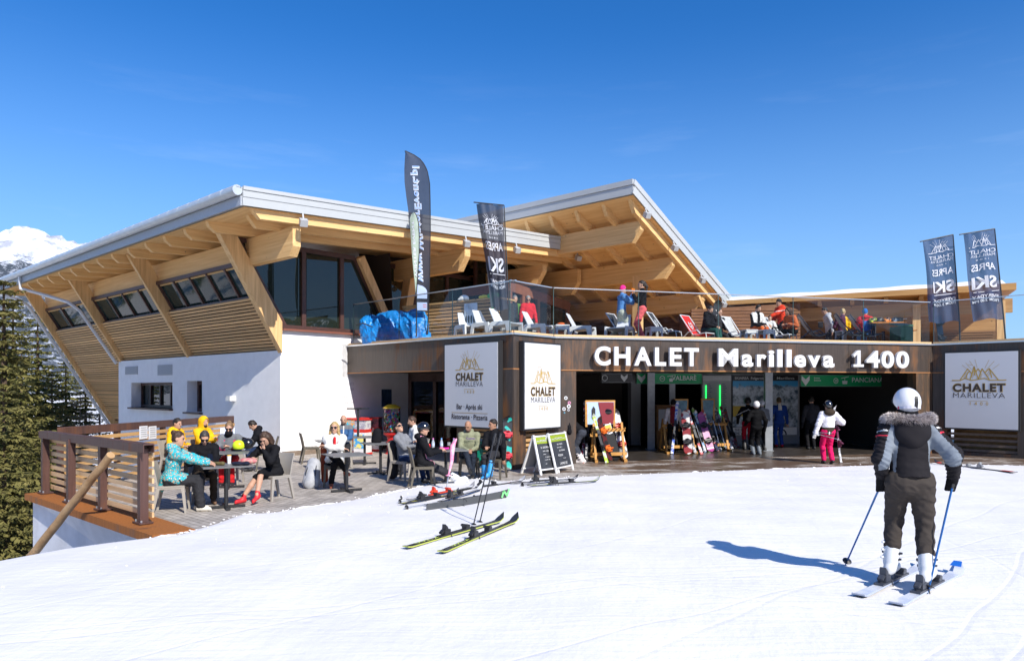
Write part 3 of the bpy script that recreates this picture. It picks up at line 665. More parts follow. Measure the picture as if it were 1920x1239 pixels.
# glazed front bay: parallelogram of glass in the VV face
fb = lambda t, z: -o_c(z)*1.0+.22 if t == 'l' else 4.25-.58*(z-3.86)
def bay():
    z0, z1 = 3.86, 6.36; fr = MB(); d = -.12
    l0, l1, r0, r1 = .25, -1.3, 4.3, 2.75
    fr.bar(WV(l0, d, z0+.06), WV(r0, d, z0+.06), .14, .14); fr.bar(WV(l1, d, z1), WV(r1, d, z1), .14, .14)
    fr.bar(WV(l0, d, z0), WV(l1, d, z1), .14, .12, MMv); fr.bar(WV(r0, d, z0), WV(r1, d, z1), .14, .12, MMv)
    for t in (.85, 2.25): fr.bar(WV(t, d, z0), WV(t, d, z1), .14, .12, MMv)
    f = C(fr, 'window', dark_frame)
    for p in ([WV(l0, d-.03, z0), WV(.85, d-.03, z0), WV(.85, d-.03, z1), WV(l1, d-.03, z1)], [WV(.85, d-.03, z0), WV(2.25, d-.03, z0), WV(2.25, d-.03, z1), WV(.85, d-.03, z1)],
              [WV(2.25, d-.03, z0), WV(r0, d-.03, z0), WV(r1, d-.03, z1), WV(2.25, d-.03, z1)]):
        g = MB(); g.quad(*p); C(g, 'pane', dark_glass, f)
    s = MB(); s.bar(WV(.02, .04, 3.83), WV(4.4, .04, 3.83), .2, .06); C(s, 'sill', mat('rust_sill', (.22, .08, .05), .5), f)
bay()
# raking post right of the bay, and the V pair farther along
def post(a, b, w=.26, d=.4): m_ = MB(); m_.bar(a, b, w, d, MMv); C(m_, 'column', wood_post)
post(WV(4.55, -.1, 3.45), WV(2.9, -.1, 6.4)); post(WV(5.0, -.55, 3.45), WV(5.55, -.55, 6.15), .3, .4)
# terrace glass wall under the main roof
fr = MB(); d = -1.3
fr.bar(WV(4.6, d, 6.55), WV(13.6, d, 6.55), .14, .16)
tsx = [4.6, 6.3, 8.0, 9.7, 11.4, 13.5]
for t in tsx: fr.bar(WV(t, d, TZ), WV(t, d, 6.6), .13, .13, MMv)
f = C(fr, 'window', dark_frame)
for a, b in zip(tsx, tsx[1:]):
    g = MB(); g.quad(WV(a, d-.02, TZ), WV(b, d-.02, TZ), WV(b, d-.02, 6.55), WV(a, d-.02, 6.55)); C(g, 'pane', dark_glass, f)
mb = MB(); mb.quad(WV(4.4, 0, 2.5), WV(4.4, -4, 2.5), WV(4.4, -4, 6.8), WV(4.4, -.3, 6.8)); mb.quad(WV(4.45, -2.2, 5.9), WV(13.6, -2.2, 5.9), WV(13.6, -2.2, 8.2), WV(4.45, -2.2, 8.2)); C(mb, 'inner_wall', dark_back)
# --- second roof: plate falling along VV from its high corner
K0 = V(4.08, 24.0, 0)
def R2(s, t, z): return K0+UU*s+VV*t+V(0, 0, 9.03+z-.442*t)
L2 = 7.9
mb = MB(); mb.hexa([R2(0, 0, -.42), R2(0, L2, -.42), R2(13, L2, -.42), R2(13, 0, -.42), R2(0, 0, 0), R2(0, L2, 0), R2(13, L2, 0), R2(13, 0, 0)]); roof2 = C(mb, 'roof', roof_metal)
mb = MB()
for z0, z1, p in ((-.46, -.16, .03), (-.155, .03, .06)):
    mb.bar(R2(-p/2, -.02, (z0+z1)/2), R2(-p/2, L2, (z0+z1)/2), p, z1-z0, (0, 0, 1)); mb.bar(R2(0, -p/2, (z0+z1)/2), R2(13, -p/2, (z0+z1)/2), p, z1-z0)
C(mb, 'fascia', roof_metal, roof2)
mb = MB(); mb.quad(R2(.03, .03, -.47), R2(.03, L2, -.47), R2(13, L2, -.47), R2(13, .03, -.47)); C(mb, 'soffit', wood_soffit, roof2)
m_ = MB(); m_.prism([R2(.2, .2, -.47), R2(.2, .45, -.78), R2(.2, L2-.5, -.78), R2(.2, L2-.2, -.47)], UU*.16); C(m_, 'verge_board', wood_v)
for s in (1.3, 2.5, 3.7, 4.9, 6.1, 7.3, 8.5, 9.7):
    m_ = MB(); m_.prism([R2(s, .18, -.47), R2(s, .4, -.74), R2(s, L2-.1, -.74), R2(s, L2-.1, -.47)], UU*.15); C(m_, 'rafter', wood_v)
for t, h, s0 in ((1.1, .62, .35), (3.3, .66, .35), (5.7, .66, .35)):
    z1 = 9.03-.442*t-.74; P = K0+VV*t
    p = [P+UU*s0+V(0, 0, z1+.1), P+UU*s0+V(0, 0, z1-.2), P+UU*(s0+.35)+V(0, 0, z1-h), P+UU*11+V(0, 0, z1-h), P+UU*11+V(0, 0, z1+.1)]
    m_ = MB(); m_.prism([q-VV*.13 for q in p], VV*.26); C(m_, 'beam', wood_u)
def vpost(p, z0, z1, w=.3): m_ = MB(); m_.bar(V(p.x, p.y, z0), V(p.x, p.y, z1), w, w, UU); C(m_, 'column', wood_post)
vpost(K0+VV*3.3+UU*1.9, TZ, 6.4); vpost(K0+VV*3.3+UU*7, TZ, 6.4); vpost(K0+VV*7.0+UU*1.2, TZ, 5.3, .26)
m_ = MB(); m_.bar(K0+VV*6.6+UU*.5+V(0, 0, 4.35), K0+VV*5.4+UU*.5+V(0, 0, 5.75), .2, .24, UU); C(m_, 'brace', wood_post)
# dim glazing and walls under the second roof
fr = MB(); g = MB(); ori = K0+UU*7.5
for k in range(6): fr.bar(ori+VV*(k*1.5)+V(0, 0, TZ), ori+VV*(k*1.5)+V(0, 0, 8.2-.442*k*1.5), .12, .12, UU)
fr.bar(ori+V(0, 0, 5.6), ori+VV*7.5+V(0, 0, 5.4), .12, .14)
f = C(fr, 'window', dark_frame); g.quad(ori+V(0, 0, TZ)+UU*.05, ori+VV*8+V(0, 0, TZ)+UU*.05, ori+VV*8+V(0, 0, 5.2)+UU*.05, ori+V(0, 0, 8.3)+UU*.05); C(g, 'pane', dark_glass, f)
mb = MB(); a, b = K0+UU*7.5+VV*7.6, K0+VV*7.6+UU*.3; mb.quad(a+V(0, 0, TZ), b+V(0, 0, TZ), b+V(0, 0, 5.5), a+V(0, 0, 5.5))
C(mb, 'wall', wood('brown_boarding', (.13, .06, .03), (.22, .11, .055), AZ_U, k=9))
# glazed lobby on the terrace
def lobby():
    P = lambda t, d, z: V(-.1, 27.2, 0)+VV*t+MMv*d+V(0, 0, z); w, h0, h1 = 3.6, 5.9, 5.45
    fr = MB(); zt_ = lambda t: h0+(h1-h0)*t/w
    for t in (0, .75, 1.65, w): fr.bar(P(t, 0, TZ), P(t, 0, zt_(t)), .16, .16, MMv)
    fr.bar(P(-.1, 0, h0), P(w+.1, 0, h1), .18, .3); fr.bar(P(0, 0, h0), P(0, -2.5, h0), .18, .3); fr.bar(P(1.65, 0, 4.35), P(w, 0, 4.35), .12, .1)
    fr.bar(P(0, -2.4, TZ), P(0, -2.4, h0), .16, .16)
    fr.prism([P(-.1, .05, h0+.14), P(w+.1, .05, h1+.14), P(w+.1, -2.5, h1+.14), P(-.1, -2.5, h0+.14)], V(0, 0, .08))
    f = C(fr, 'lobby', mat('rust_brown_frame', (.19, .075, .04), .5, var=.15))
    for a, b in ((0, .75), (.75, 1.65), (1.65, w)):
        g = MB(); g.quad(P(a, -.05, TZ), P(b, -.05, TZ), P(b, -.05, zt_(b)), P(a, -.05, zt_(a))); C(g, 'pane', dark_glass, f)
    g = MB(); g.quad(P(.05, 0, TZ), P(.05, -2.4, TZ), P(.05, -2.4, h0), P(.05, 0, h0)); C(g, 'pane', dark_glass, f)
lobby()
# --- terrace slab with its steel fascia
poly = [PL, PA, PB, PD, PF]
inn = [V(21, 32, 0), V(-2, 36, 0)]
mb = MB(); ins = [PL, PA+V(0, .12, 0), PB+V(-.02, .12, 0), PD+V(0, .12, 0), PF+V(.1, .1, 0)]+inn
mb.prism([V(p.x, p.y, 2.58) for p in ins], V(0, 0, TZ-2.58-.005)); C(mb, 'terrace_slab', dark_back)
mb = MB(); mb.prism([V(p.x, p.y, TZ-.002) for p in ins], V(0, 0, .03)); C(mb, 'terrace_deck', wood('deck_boards', (.36, .22, .11), (.5, .33, .18), AZ_W, k=7, knots=False))
def offs(a, b, d): n_ = V((b-a).y, -(b-a).x, 0).normalized(); return n_*d
for a, b in zip(poly, poly[1:]):
    n_ = offs(a, b, 1); m_ = MB()
    nseg = max(1, round((b-a).length/3.1))
    for i in range(nseg):
        p, q = a.lerp(b, i/nseg), a.lerp(b, (i+1)/nseg); e = (b-a).normalized()*.004
        m_.hexa([V(*(p+e+n_*0))+V(0, 0, 2.53), V(*(q-e+n_*0))+V(0, 0, 2.53), V(*(q-e-n_*.1))+V(0, 0, 2.53), V(*(p+e-n_*.1))+V(0, 0, 2.53),
                 p+e+V(0, 0, 3.4), q-e+V(0, 0, 3.4), q-e-n_*.1+V(0, 0, 3.4), p+e-n_*.1+V(0, 0, 3.4)])
    f = C(m_, 'steel_fascia', corten)
    m_ = MB(); m_.bar(a+V(0, 0, 3.43)-n_*.02, b+V(0, 0, 3.43)-n_*.02, .14, .045); C(m_, 'edge_trim', alu, f)
    m_ = MB(); m_.bar(a+V(0, 0, 3.485)-n_*.14, b+V(0, 0, 3.485)-n_*.14, .2, .06); C(m_, 'deck_edge', wood('deck_edge_wood', (.5, .33, .17), (.66, .46, .25), AZ_W, k=7, knots=False), f)
    m_ = MB(); m_.bar(a+V(0, 0, 2.545)+n_*.004, b+V(0, 0, 2.545)+n_*.004, .012, .03); C(m_, 'drip_edge', mat('orange_rust_edge', (.34, .15, .05), .7), f)
mb = MB(); mb.hexa([V(*(PL+VV*0))+V(0, 0, 2.53), V(*(PL+VV*.1))+V(0, 0, 2.53), V(*(PL-MMv*1.2))+V(0, 0, 2.53), V(*(PL-MMv*1.2))+V(0, 0, 2.53)]+[PL+V(0, 0, 3.4), PL+VV*.1+V(0, 0, 3.4), PL-MMv*1.2+V(0, 0, 3.4), PL-MMv*1.2+V(0, 0, 3.4)]); C(mb, 'steel_fascia', corten)
# white ceiling edge wall beneath, and bar entrance door in the VV face
mb = MB()
mb.quad(WV(5.0, 0, -.02), WV(5.0, 0, 2.6), WV(4.4, 0, 2.6), WV(4.4, 0, -.02)); mb.quad(WV(2.2, 0, 2.4), WV(4.4, 0, 2.4), WV(4.4, 0, 3.5), WV(2.2, 0, 3.5)); C(mb, 'wall', white_render)
def bar_door():
    E0 = WV(5.0, 0, 0); dr = (V(-1.49, 19.5, 0)-E0); 
    P = lambda a, o, z: E0+VV*a*.35+(V(.709, -.705, 0))*(a*.86)+V(0, 0, z)
    # plane facing the viewer between the white wall and the sign pier
    e = V(.96, -.28, 0).normalized(); nn = V(-.28, -.96, 0).normalized(); P = lambda a, o, z: E0+e*a+nn*o+V(0, 0, z)
    fr = MB(); Wd = 3.1
    for a in (.06, 1.0, 2.0, 2.55, Wd): fr.bar(P(a, 0, 0), P(a, 0, 2.55), .12, .14 if a in (.06, 1.0) else .1, nn)
    fr.bar(P(0, 0, 2.44), P(Wd, 0, 2.44), .14, .3); fr.bar(P(0, 0, .05), P(Wd, 0, .05), .12, .1); fr.box(P(1.6, .1, 2.42), (.4, .06, .07), math.atan2(e.y, e.x))
    f = C(fr, 'door', dark_frame)
    for a, b, m_ in ((.06, 1.0, door_glass), (1.0, 2.0, clear_glass), (2.0, 2.55, door_glass), (2.55, Wd, door_glass)):
        g = MB(); g.quad(P(a, -.03, .05), P(b, -.03, .05), P(b, -.03, 2.4), P(a, -.03, 2.4)); C(g, 'pane', m_, f)
    g = MB(); g.box(P(1.42, .05, 1.15), (.03, .03, .7), 0); C(g, 'handle', alu, f)
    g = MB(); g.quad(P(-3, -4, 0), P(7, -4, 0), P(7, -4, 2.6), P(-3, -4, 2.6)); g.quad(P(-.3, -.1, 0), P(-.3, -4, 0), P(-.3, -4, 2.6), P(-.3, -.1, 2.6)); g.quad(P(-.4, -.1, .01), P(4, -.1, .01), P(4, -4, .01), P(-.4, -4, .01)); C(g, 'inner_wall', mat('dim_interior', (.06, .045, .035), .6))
bar_door()
# piers under the fascia
def pier(a, b, z0=-.05, z1=2.53, th=.35, m=corten, openings=()):
    n_ = offs(a, b, 1); m_ = MB(); i = -n_*.012
    xs = [0]+[x for o in openings for x in o[:2]]+[1]
    def blk(u0, u1, zz0, zz1):
        p, q = a.lerp(b, u0)+i, a.lerp(b, u1)+i; m_.hexa([p+V(0, 0, zz0), q+V(0, 0, zz0), q-n_*th+V(0, 0, zz0), p-n_*th+V(0, 0, zz0), p+V(0, 0, zz1), q+V(0, 0, zz1), q-n_*th+V(0, 0, zz1), p-n_*th+V(0, 0, zz1)])
    u = 0
    for u0, u1, h0, h1 in openings:
        blk(u, u0, z0, z1); blk(u0, u1, z0, h0); blk(u0, u1, h1, z1); u = u1
    blk(u, 1, z0, z1); return C(m_, 'pier', m)
P1a = PL+(PA-PL)*.715
pier(P1a, PA, openings=((.22, .68, .14, 1.0),)); pier(PA, PB, openings=((.3, .82, .14, 1.0),))
PBr = PB+WW*.62; pier(PB+V(0, .002, 0), PBr)
PDl = PD-WW*.62; pier(PDl, PD, m=corten_mat('streaked_steel', (.10, .07, .05), (.26, .12, .045), .4)); pier(PD, PF, openings=((.055, .30, .1, 1.02),))
# slatted crates seen in the openings below the signs
def crate(a, b, u0, u1, z0, z1, n_, m):
    q = offs(a, b, 1); m_ = MB(); p0, p1 = a.lerp(b, u0)-q*.08, a.lerp(b, u1)-q*.08
    for k in range(n_): z = z0+.06+(z1-z0-.1)*k/(n_-1); m_.bar(p0+V(0, 0, z), p1+V(0, 0, z), .05, .075)
    f = C(m_, 'slatted_opening', m)
    m_ = MB(); m_.quad(p0-q*.55+V(0, 0, z0), p1-q*.55+V(0, 0, z0), p1-q*.55+V(0, 0, z1), p0-q*.55+V(0, 0, z1)); C(m_, 'backing', wood('crate_back', (.36, .19, .07), (.5, .3, .12), AZ_W, k=9, knots=False), f)
crate(P1a, PA, .22, .68, .14, 1.0, 7, slats_v); crate(PA, PB, .3, .82, .14, 1.0, 7, slats_v); crate(PD, PF, .055, .30, .1, 1.02, 6, wood('grey_slats', (.12, .09, .07), (.2, .15, .11), AZ_W, k=9, knots=False))
# --- station hall under the terrace: floor, ceiling, back walls, posts
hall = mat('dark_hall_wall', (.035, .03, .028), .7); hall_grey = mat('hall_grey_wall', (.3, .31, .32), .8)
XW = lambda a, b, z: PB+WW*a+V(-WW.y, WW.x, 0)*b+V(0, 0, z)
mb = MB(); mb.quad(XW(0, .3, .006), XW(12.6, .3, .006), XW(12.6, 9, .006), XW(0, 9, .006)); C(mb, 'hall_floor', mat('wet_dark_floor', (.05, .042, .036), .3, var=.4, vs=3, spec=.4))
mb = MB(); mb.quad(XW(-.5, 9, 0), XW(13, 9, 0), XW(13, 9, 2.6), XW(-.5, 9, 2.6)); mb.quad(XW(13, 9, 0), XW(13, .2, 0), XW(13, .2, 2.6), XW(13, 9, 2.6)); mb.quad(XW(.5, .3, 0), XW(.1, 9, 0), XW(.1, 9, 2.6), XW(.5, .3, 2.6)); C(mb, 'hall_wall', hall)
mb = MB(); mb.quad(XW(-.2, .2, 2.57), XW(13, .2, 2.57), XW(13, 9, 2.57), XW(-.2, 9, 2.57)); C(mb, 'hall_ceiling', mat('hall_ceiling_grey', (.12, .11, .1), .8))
def xa(px, b): q = onl_(PB+V(-WW.y, WW.x, 0)*b, PD+V(-WW.y, WW.x, 0)*b, px); return (q-PB).dot(WW)
def onl_(a, b, px): k = (px-HX)/F; d = b-a; u = (k*a.y-a.x)/(d.x-k*d.y); return a+d*u
for a, b, w in ((xa(1220.5, 3.6), 3.6, .24), (xa(1441, 2.1), 2.1, .24), (xa(1260, 4.6), 4.6, .2)):
    m_ = MB(); m_.bar(XW(a, b, 0), XW(a, b, 2.57), w, .1, (0, 1, 0)); m_.bar(XW(a, b+.12, 0), XW(a, b+.12, 2.57), w*.5, .16, (0, 1, 0)); m_.box(XW(a, b+.1, .01), (w+.1, .4, .02)); C(m_, 'hall_post', steel_grey)
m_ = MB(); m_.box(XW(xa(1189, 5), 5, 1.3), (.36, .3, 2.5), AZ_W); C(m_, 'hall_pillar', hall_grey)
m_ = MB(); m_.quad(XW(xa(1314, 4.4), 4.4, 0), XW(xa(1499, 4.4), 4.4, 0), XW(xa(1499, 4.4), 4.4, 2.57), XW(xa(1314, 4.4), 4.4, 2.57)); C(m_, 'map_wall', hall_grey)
for a0, a1 in ((.55, 1.0), (1.35, 1.62)):
    g = MB(); g.quad(XW(a0, 6, .3), XW(a1, 6, .3), XW(a1, 6, 2.2), XW(a0, 6, 2.2)); C(g, 'pane', mat('green_tinted_pane', (.05, .09, .085), .1))
# downpipes of the eave
for pts in ([R1(19.9, T0-.13, 6.85), R1(19.9, T0-.1, 6.4), W(19.55, 2.2, 6.2), W(19.35, 1.75, 5.9), W(19.3, .05, 3.1), W(19.3, -2.7, -1.4)],
            [R1(16.6, T0-.13, 6.85), R1(16.6, T0-.1, 6.35), W(16.2, 2.1, 6.15), W(13.6, 1.75, 5.6), W(13.2, 1.45, 5.25), W(13.05, .1, 3.1)]):
    m_ = MB(); m_.tube([Vector(p) for p in pts], .07, 10); C(m_, 'downpipe', mat('white_pipe', (.62, .64, .66), .4), smooth=True)
# spotlights on the roof edges
for p in [R1(S0-.12, t, 6.36) for t in (-.95, 5.1, 7.6, 11.2)]+[R2(-.1, t, -.75) for t in (.7, 2.6, 4.7, 6.5)]:
    m_ = MB(); m_.box(p, (.2, .2, .18), .5, rot=Matrix.Rotation(.5, 3, 'Z')@Matrix.Rotation(.5, 3, 'X')); m_.bar(p+V(0, 0, .05), p+V(-.05, .1, .25), .04, .04)
    s = C(m_, 'spotlight', spot_grey)
# ---------------- signs, letters, railing, flags ----------------
def onl(a, b, px):                          # point of the ground line a-b seen in column px
    k = (px-HX)/F; d = b-a; u = (k*a.y-a.x)/(d.x-k*d.y); return a+d*u
def atz(p, py): return CZ-(py-HY)*p.y/F
gold = mat('gold_lines', (.50, .33, .07), .45); ink = mat('black_letters', (.014, .013, .014), .5); ink_brown = mat('dark_brown_letters', (.045, .03, .025), .5)
sign_white = mat('sign_white', (.61, .62, .64), .35, spec=.4)
LOGO = [[(403, 478), (475, 478), (515, 460), (570, 478), (680, 462), (725, 478), (857, 478)], [(475, 470), (537, 382), (556, 402), (540, 412), (527, 440), (528, 455)], [(556, 402), (570, 420)],
        [(560, 468), (592, 362), (628, 468)], [(592, 362), (598, 435)], [(610, 405), (625, 382), (648, 410)], [(628, 468), (660, 382), (718, 468)], [(683, 415), (720, 382), (792, 474)], [(720, 382), (740, 455)]]
RAYS = [[(490, 348), (535, 385)], [(520, 330), (570, 385)], [(600, 303), (618, 370)], [(553, 315), (580, 352)], [(540, 345), (583, 350)], [(718, 310), (683, 378)], [(760, 322), (695, 392)], [(802, 347), (748, 387)],
        [(500, 452), (530, 410)], [(508, 458), (530, 428)], [(572, 452), (588, 400)], [(580, 458), (592, 420)], [(640, 460), (655, 420)], [(648, 462), (662, 425)], [(700, 440), (715, 405)], [(708, 450), (722, 420)]]
def lg(l, w, sx_=1, fl=1): return [[((x-630)/452*w*fl, (570-y)/452*w*sx_) for x, y in ln] for ln in l]
def sign(px0, px1, a, b, out, z0, z1, label, logo_w, logo_c, logo_z, vs_, extra=None):
    n_ = offs(a, b, 1); p, q = onl(a, b, px0)+n_*out, onl(a, b, px1)+n_*out; r = (q-p).normalized(); w = (q-p).length
    root = empty('advertising_sign', V(*((p+q)/2))+V(0, 0, z0), 0, label, 'sign', 'white chalet signs')
    fr = MB(); c = (p+q)/2
    fr.box(c-n_*.07+V(0, 0, (z0+z1)/2), (w+.05, .14, z1-z0+.05), math.atan2(r.y, r.x)); fr.build('frame', black_m, root)
    m_ = MB(); m_.box(c+n_*.004+V(0, 0, (z0+z1)/2), (w-.04, .012, z1-z0-.04), math.atan2(r.y, r.x)); pn = m_.build('panel', sign_white, root)
    mp_ = lambda x, y: p+r*(logo_c*w+x)+V(0, 0, logo_z+y)+n_*.013
    cap = .137*logo_w*vs_
    m_ = MB(); put_strokes(m_, lg(LOGO, logo_w, vs_), mp_, .022*logo_w); m_.build('emblem', gold, pn); m_ = MB(); put_strokes(m_, lg(RAYS, logo_w, vs_), mp_, .007*logo_w); m_.build('emblem_rays', gold, pn); m_ = MB()
    put_strokes(m_, [[(-.19*logo_w, -1.32*cap), (.17*logo_w, -1.32*cap)]], mp_, .009)
    m_.build('rule', gold, pn)
    if extra: m_ = MB(); put_strokes(m_, [[(-.71, extra[1]), (.71, extra[1])]], mp_, .012); m_.build('rule', gold, pn)
    o = lambda y: p+r*(logo_c*w)+V(0, 0, logo_z+y)+n_*.012
    m_ = MB(); put_text(m_, 'CHALET', o(-.03*cap), r, (0, 0, 1), logo_w, cap*1.02, bold=.062, lift=.001, sp=1.16); m_.build('lettering', gold, pn)
    m_ = MB(); put_text(m_, 'CHALET', o(0), r, (0, 0, 1), logo_w*.975, cap*.97, bold=.034, lift=.004, sp=1.16)
    m_.build('lettering', [ink_brown, gold], pn); m_ = MB(); put_text(m_, 'MARILLEVA', o(-.9*cap), r, (0, 0, 1), logo_w*.97, .68*cap, bold=-.008, lift=.003, sp=1.1)
    m_.build('lettering', [ink_brown, gold], pn); m_ = MB()
    for k, ch in enumerate('1400'): put_text(m_, ch, o(-1.88*cap)+r*(k-1.5)*.105*logo_w, r, (0, 0, 1), None, .42*cap, bold=.012, lift=.003, mi=1)
    if extra:
        m_.build('lettering', [ink_brown, gold], pn); m_ = MB(); put_text(m_, 'Bar \u00b7 Apr\u00e8s ski', o(extra[0]), r, (0, 0, 1), 1.01, .13, bold=.016, lift=.003)
        m_.build('lettering', [ink_brown, gold], pn); m_ = MB(); put_text(m_, 'Ristorante \u00b7 Pizzeria', o(extra[2]), r, (0, 0, 1), 1.42, .13, bold=.016, lift=.003)
    m_.build('lettering', [ink_brown, gold], pn)
    return root
sign(842, 943, P1a, PA, .16, 1.02, 3.25, 'tall white sign reading Bar Après ski and Ristorante Pizzeria on the left pier', 1.1, .483, 2.27, 1.22, (-.77, -.87, -1.04))
sign(973.5, 1042, PA, PB, .16, 1.0, 3.23, 'narrow white sign with gold peaks on the pier beside the ski racks', 1.06, .5, 1.87, 1.42)
sign(1774, 1913, PD, PF, .14, .82, 3.16, 'nearly square white sign right of the skier above the slatted opening', 1.4, .475, 1.965, 1.16)
# raised letters on the fascia
def raised():
    n_ = offs(PB, PD, 1); root = empty('building_lettering', V(*(onl(PB, PD, 1400)))+V(0, 0, 2.7), 0, 'big white raised letters CHALET Marilleva 1400 on the brown steel fascia', 'sign')
    wm = mat('white_letter_face', (.64, .64, .64), .45)
    LT = [('C', 1109.6, 1139), ('H', 1146, 1175.6), ('A', 1183, 1215), ('L', 1221.6, 1242), ('E', 1249, 1271), ('T', 1276, 1303), ('M', 1339.7, 1376), ('a', 1383, 1404), ('r', 1411, 1428.6), ('i', 1432.7, 1443),
          ('l', 1448.8, 1458.5), ('l', 1466, 1475.4), ('e', 1480.7, 1502), ('v', 1505.7, 1529), ('a', 1534, 1555), ('1', 1590, 1610), ('4', 1614.7, 1639.5), ('0', 1642.5, 1666), ('0', 1670, 1694)]
    for ch, x0, x1 in LT:
        p, q = onl(PB, PD, x0)+n_*.18, onl(PB, PD, x1)+n_*.18; r = (q-p).normalized(); w = (q-p).length
        cu = bpy.data.curves.new('t', 'FONT'); cu.body = ch; cu.offset = .034; cu.extrude = .5; cu.resolution_u = 6; o = bpy.data.objects.new('t', cu); COL.objects.link(o)
        dg = bpy.context.evaluated_depsgraph_get(); me = o.evaluated_get(dg).to_mesh(); vv = [v.co.copy() for v in me.vertices]; ff = [tuple(f.vertices) for f in me.polygons]
        o.evaluated_get(dg).to_mesh_clear(); bpy.data.objects.remove(o); bpy.data.curves.remove(cu)
        a, b = min(v.x for v in vv), max(v.x for v in vv); sz = .50/.729; zb = 2.70
        if ch == '1':
            pr = [(.02, 0), (.98, 0), (.98, .115), (.68, .115), (.68, .73), (.44, .73), (.0, .52), (.10, .42), (.38, .56), (.38, .115), (.02, .115)]; m_ = MB(); m_.prism([p+r*(x*w)+V(0, 0, zb+y*sz)-n_*.045 for x, y in pr], n_*.09); m_.build('letter', wm, root); continue
        m_ = MB(); m_.add([p+r*((v.x-a)/(b-a)*w)+V(0, 0, zb+v.y*sz)+n_*(v.z*.09) for v in vv], ff); m_.build('letter', wm, root)
raised()
def railing():
    root = empty('glass_railing', V(.03, 18.0, TZ), 0, 'frameless glass balustrade with thin steel handrail along the terrace edge', 'railing')
    g0 = PL+(PL-PA).normalized()*-.2
    runs = [(PL+(PA-PL)*.03, PA, 3), (PA, PB, 1), (PB, PD, 5), (PD, PF, 3)]
    seam = mat('glass_edge', (.05, .09, .09), .2)
    for a, b, n in runs:
        n_ = offs(a, b, 1)*-.1; a2, b2 = a+n_, b+n_; zt = 4.77
        for i in range(n):
            p, q = a2.lerp(b2, i/n), a2.lerp(b2, (i+1)/n); e = (q-p).normalized()*.012; th = n_.normalized()*.014
            m_ = MB(); m_.quad(p+e+V(0, 0, 3.45), q-e+V(0, 0, 3.45), q-e+V(0, 0, zt), p+e+V(0, 0, zt))
            pn = m_.build('pane', clear_glass, root)
            m_ = MB(); m_.bar(p+th*.5+V(0, 0, 3.45), p+th*.5+V(0, 0, zt), .018, .018, e); m_.build('edge', seam, pn)
        m_ = MB(); m_.bar(a2+V(0, 0, zt+.012), b2+V(0, 0, zt+.012), .045, .025); m_.build('handrail', alu, root)
railing()
def flag_cloth(name, col, alpha):
    return mat(name, col, .7, alpha=alpha, var=.18, vs=2.0)
navy = flag_cloth('navy_flag_cloth', (.022, .045, .115), .82); navy2 = flag_cloth('dark_flag_cloth', (.026, .03, .048), .88); sage = flag_cloth('sage_flag_cloth', (.36, .44, .36), .93)
flag_white = mat('flag_print_white', (.6, .62, .68), .7); flag_blue = mat('flag_print_blue', (.27, .42, .75), .7)
def rect_flag(tl, tr, br, bl, Y, pole_base, label, seed, cloth):
    TL, TR, BR, BL = [dp(x, y, Y) for x, y in (tl, tr, br, bl)]
    root = empty('banner_flag', pole_base, 0, label, 'flag', 'apres ski banner flags')
    def mp_(u, v, lift=0):
        p = TL.lerp(TR, u).lerp(BL.lerp(BR, u), v); k = (1-u)**.8
        p = p+V(0, .07*k*math.sin(9*u+seed+2.2*v)+.05*k*math.sin(17*u-3*v+seed*2)-lift, 0)+V(-.02*math.sin(6*v+seed)*k, 0, .035*math.sin(7*u+seed)*v)
        return p
    n, m = 26, 40; m_ = MB(); m_.v = [tuple(mp_(i/n, j/m)) for j in range(m+1) for i in range(n+1)]
    m_.f = [(j*(n+1)+i, j*(n+1)+i+1, (j+1)*(n+1)+i+1, (j+1)*(n+1)+i) for j in range(m) for i in range(n)]; m_.m = [0]*len(m_.f)
    cl = m_.build('banner', cloth, root, smooth=True)
    Wd, Ht = (TR-TL).length, (BL-TL).length
    mf = lambda a, b, lift=.006: mp_(min(.99, max(0.01, a/Wd+.52)), min(.99, max(.01, 1-b/Ht)), .03+lift)
    lw = .86*Wd; b0 = Ht*.755; m_ = MB()
    put_strokes(m_, [[(x, b0+y) for x, y in l] for l in lg(LOGO, lw, 1.2, -1)], lambda a, b: mf(a, b), .016); put_strokes(m_, [[(x, b0+y) for x, y in l] for l in lg(RAYS[:8], lw, 1.2, -1)], lambda a, b: mf(a, b), .006)
    m_.build('print', flag_white, cl)
    def tx(t, v, cap, w, bold): m_ = MB(); put_text(m_, t, (0, 0, 0), (1, 0, 0), (0, 0, 1), w*Wd, cap*Ht, bold, mapf=lambda a, b, l: mf(a, b+(1-v)*Ht), mirror=True); m_.build('print', flag_white, cl)
    tx('CHALET', .245, .042, .86, .0); tx('MARILLEVA', .287, .032, .80, -.01); tx('1 4 0 0', .325, .016, .34, 0); tx('APRES', .44, .075, .76, .012); tx('SKI', .64, .125, .76, .03)
    m_ = MB(); put_strokes(m_, [[(-.34*Wd, (1-.675)*Ht), (.42*Wd, (1-.675)*Ht)]], lambda a, b: mf(a, b), .018); m_.build('print', flag_white, cl)
    tx('EVERYDAY', .755, .034, .78, .02); tx('FROM 3.00 PM', .80, .030, .78, .012)
    m_ = MB(); m_.tube([pole_base, TR.lerp(BR, 1)+V(.03, .02, 0), TR+V(.03, .02, .02)], [.025, .022, .016], 8); m_.tube([TR+V(.03, .02, .02), TL+(TL-TR).normalized()*.09+V(0, .02, .02)], .018, 8); m_.build('pole', black_m, root, smooth=True)
    return root
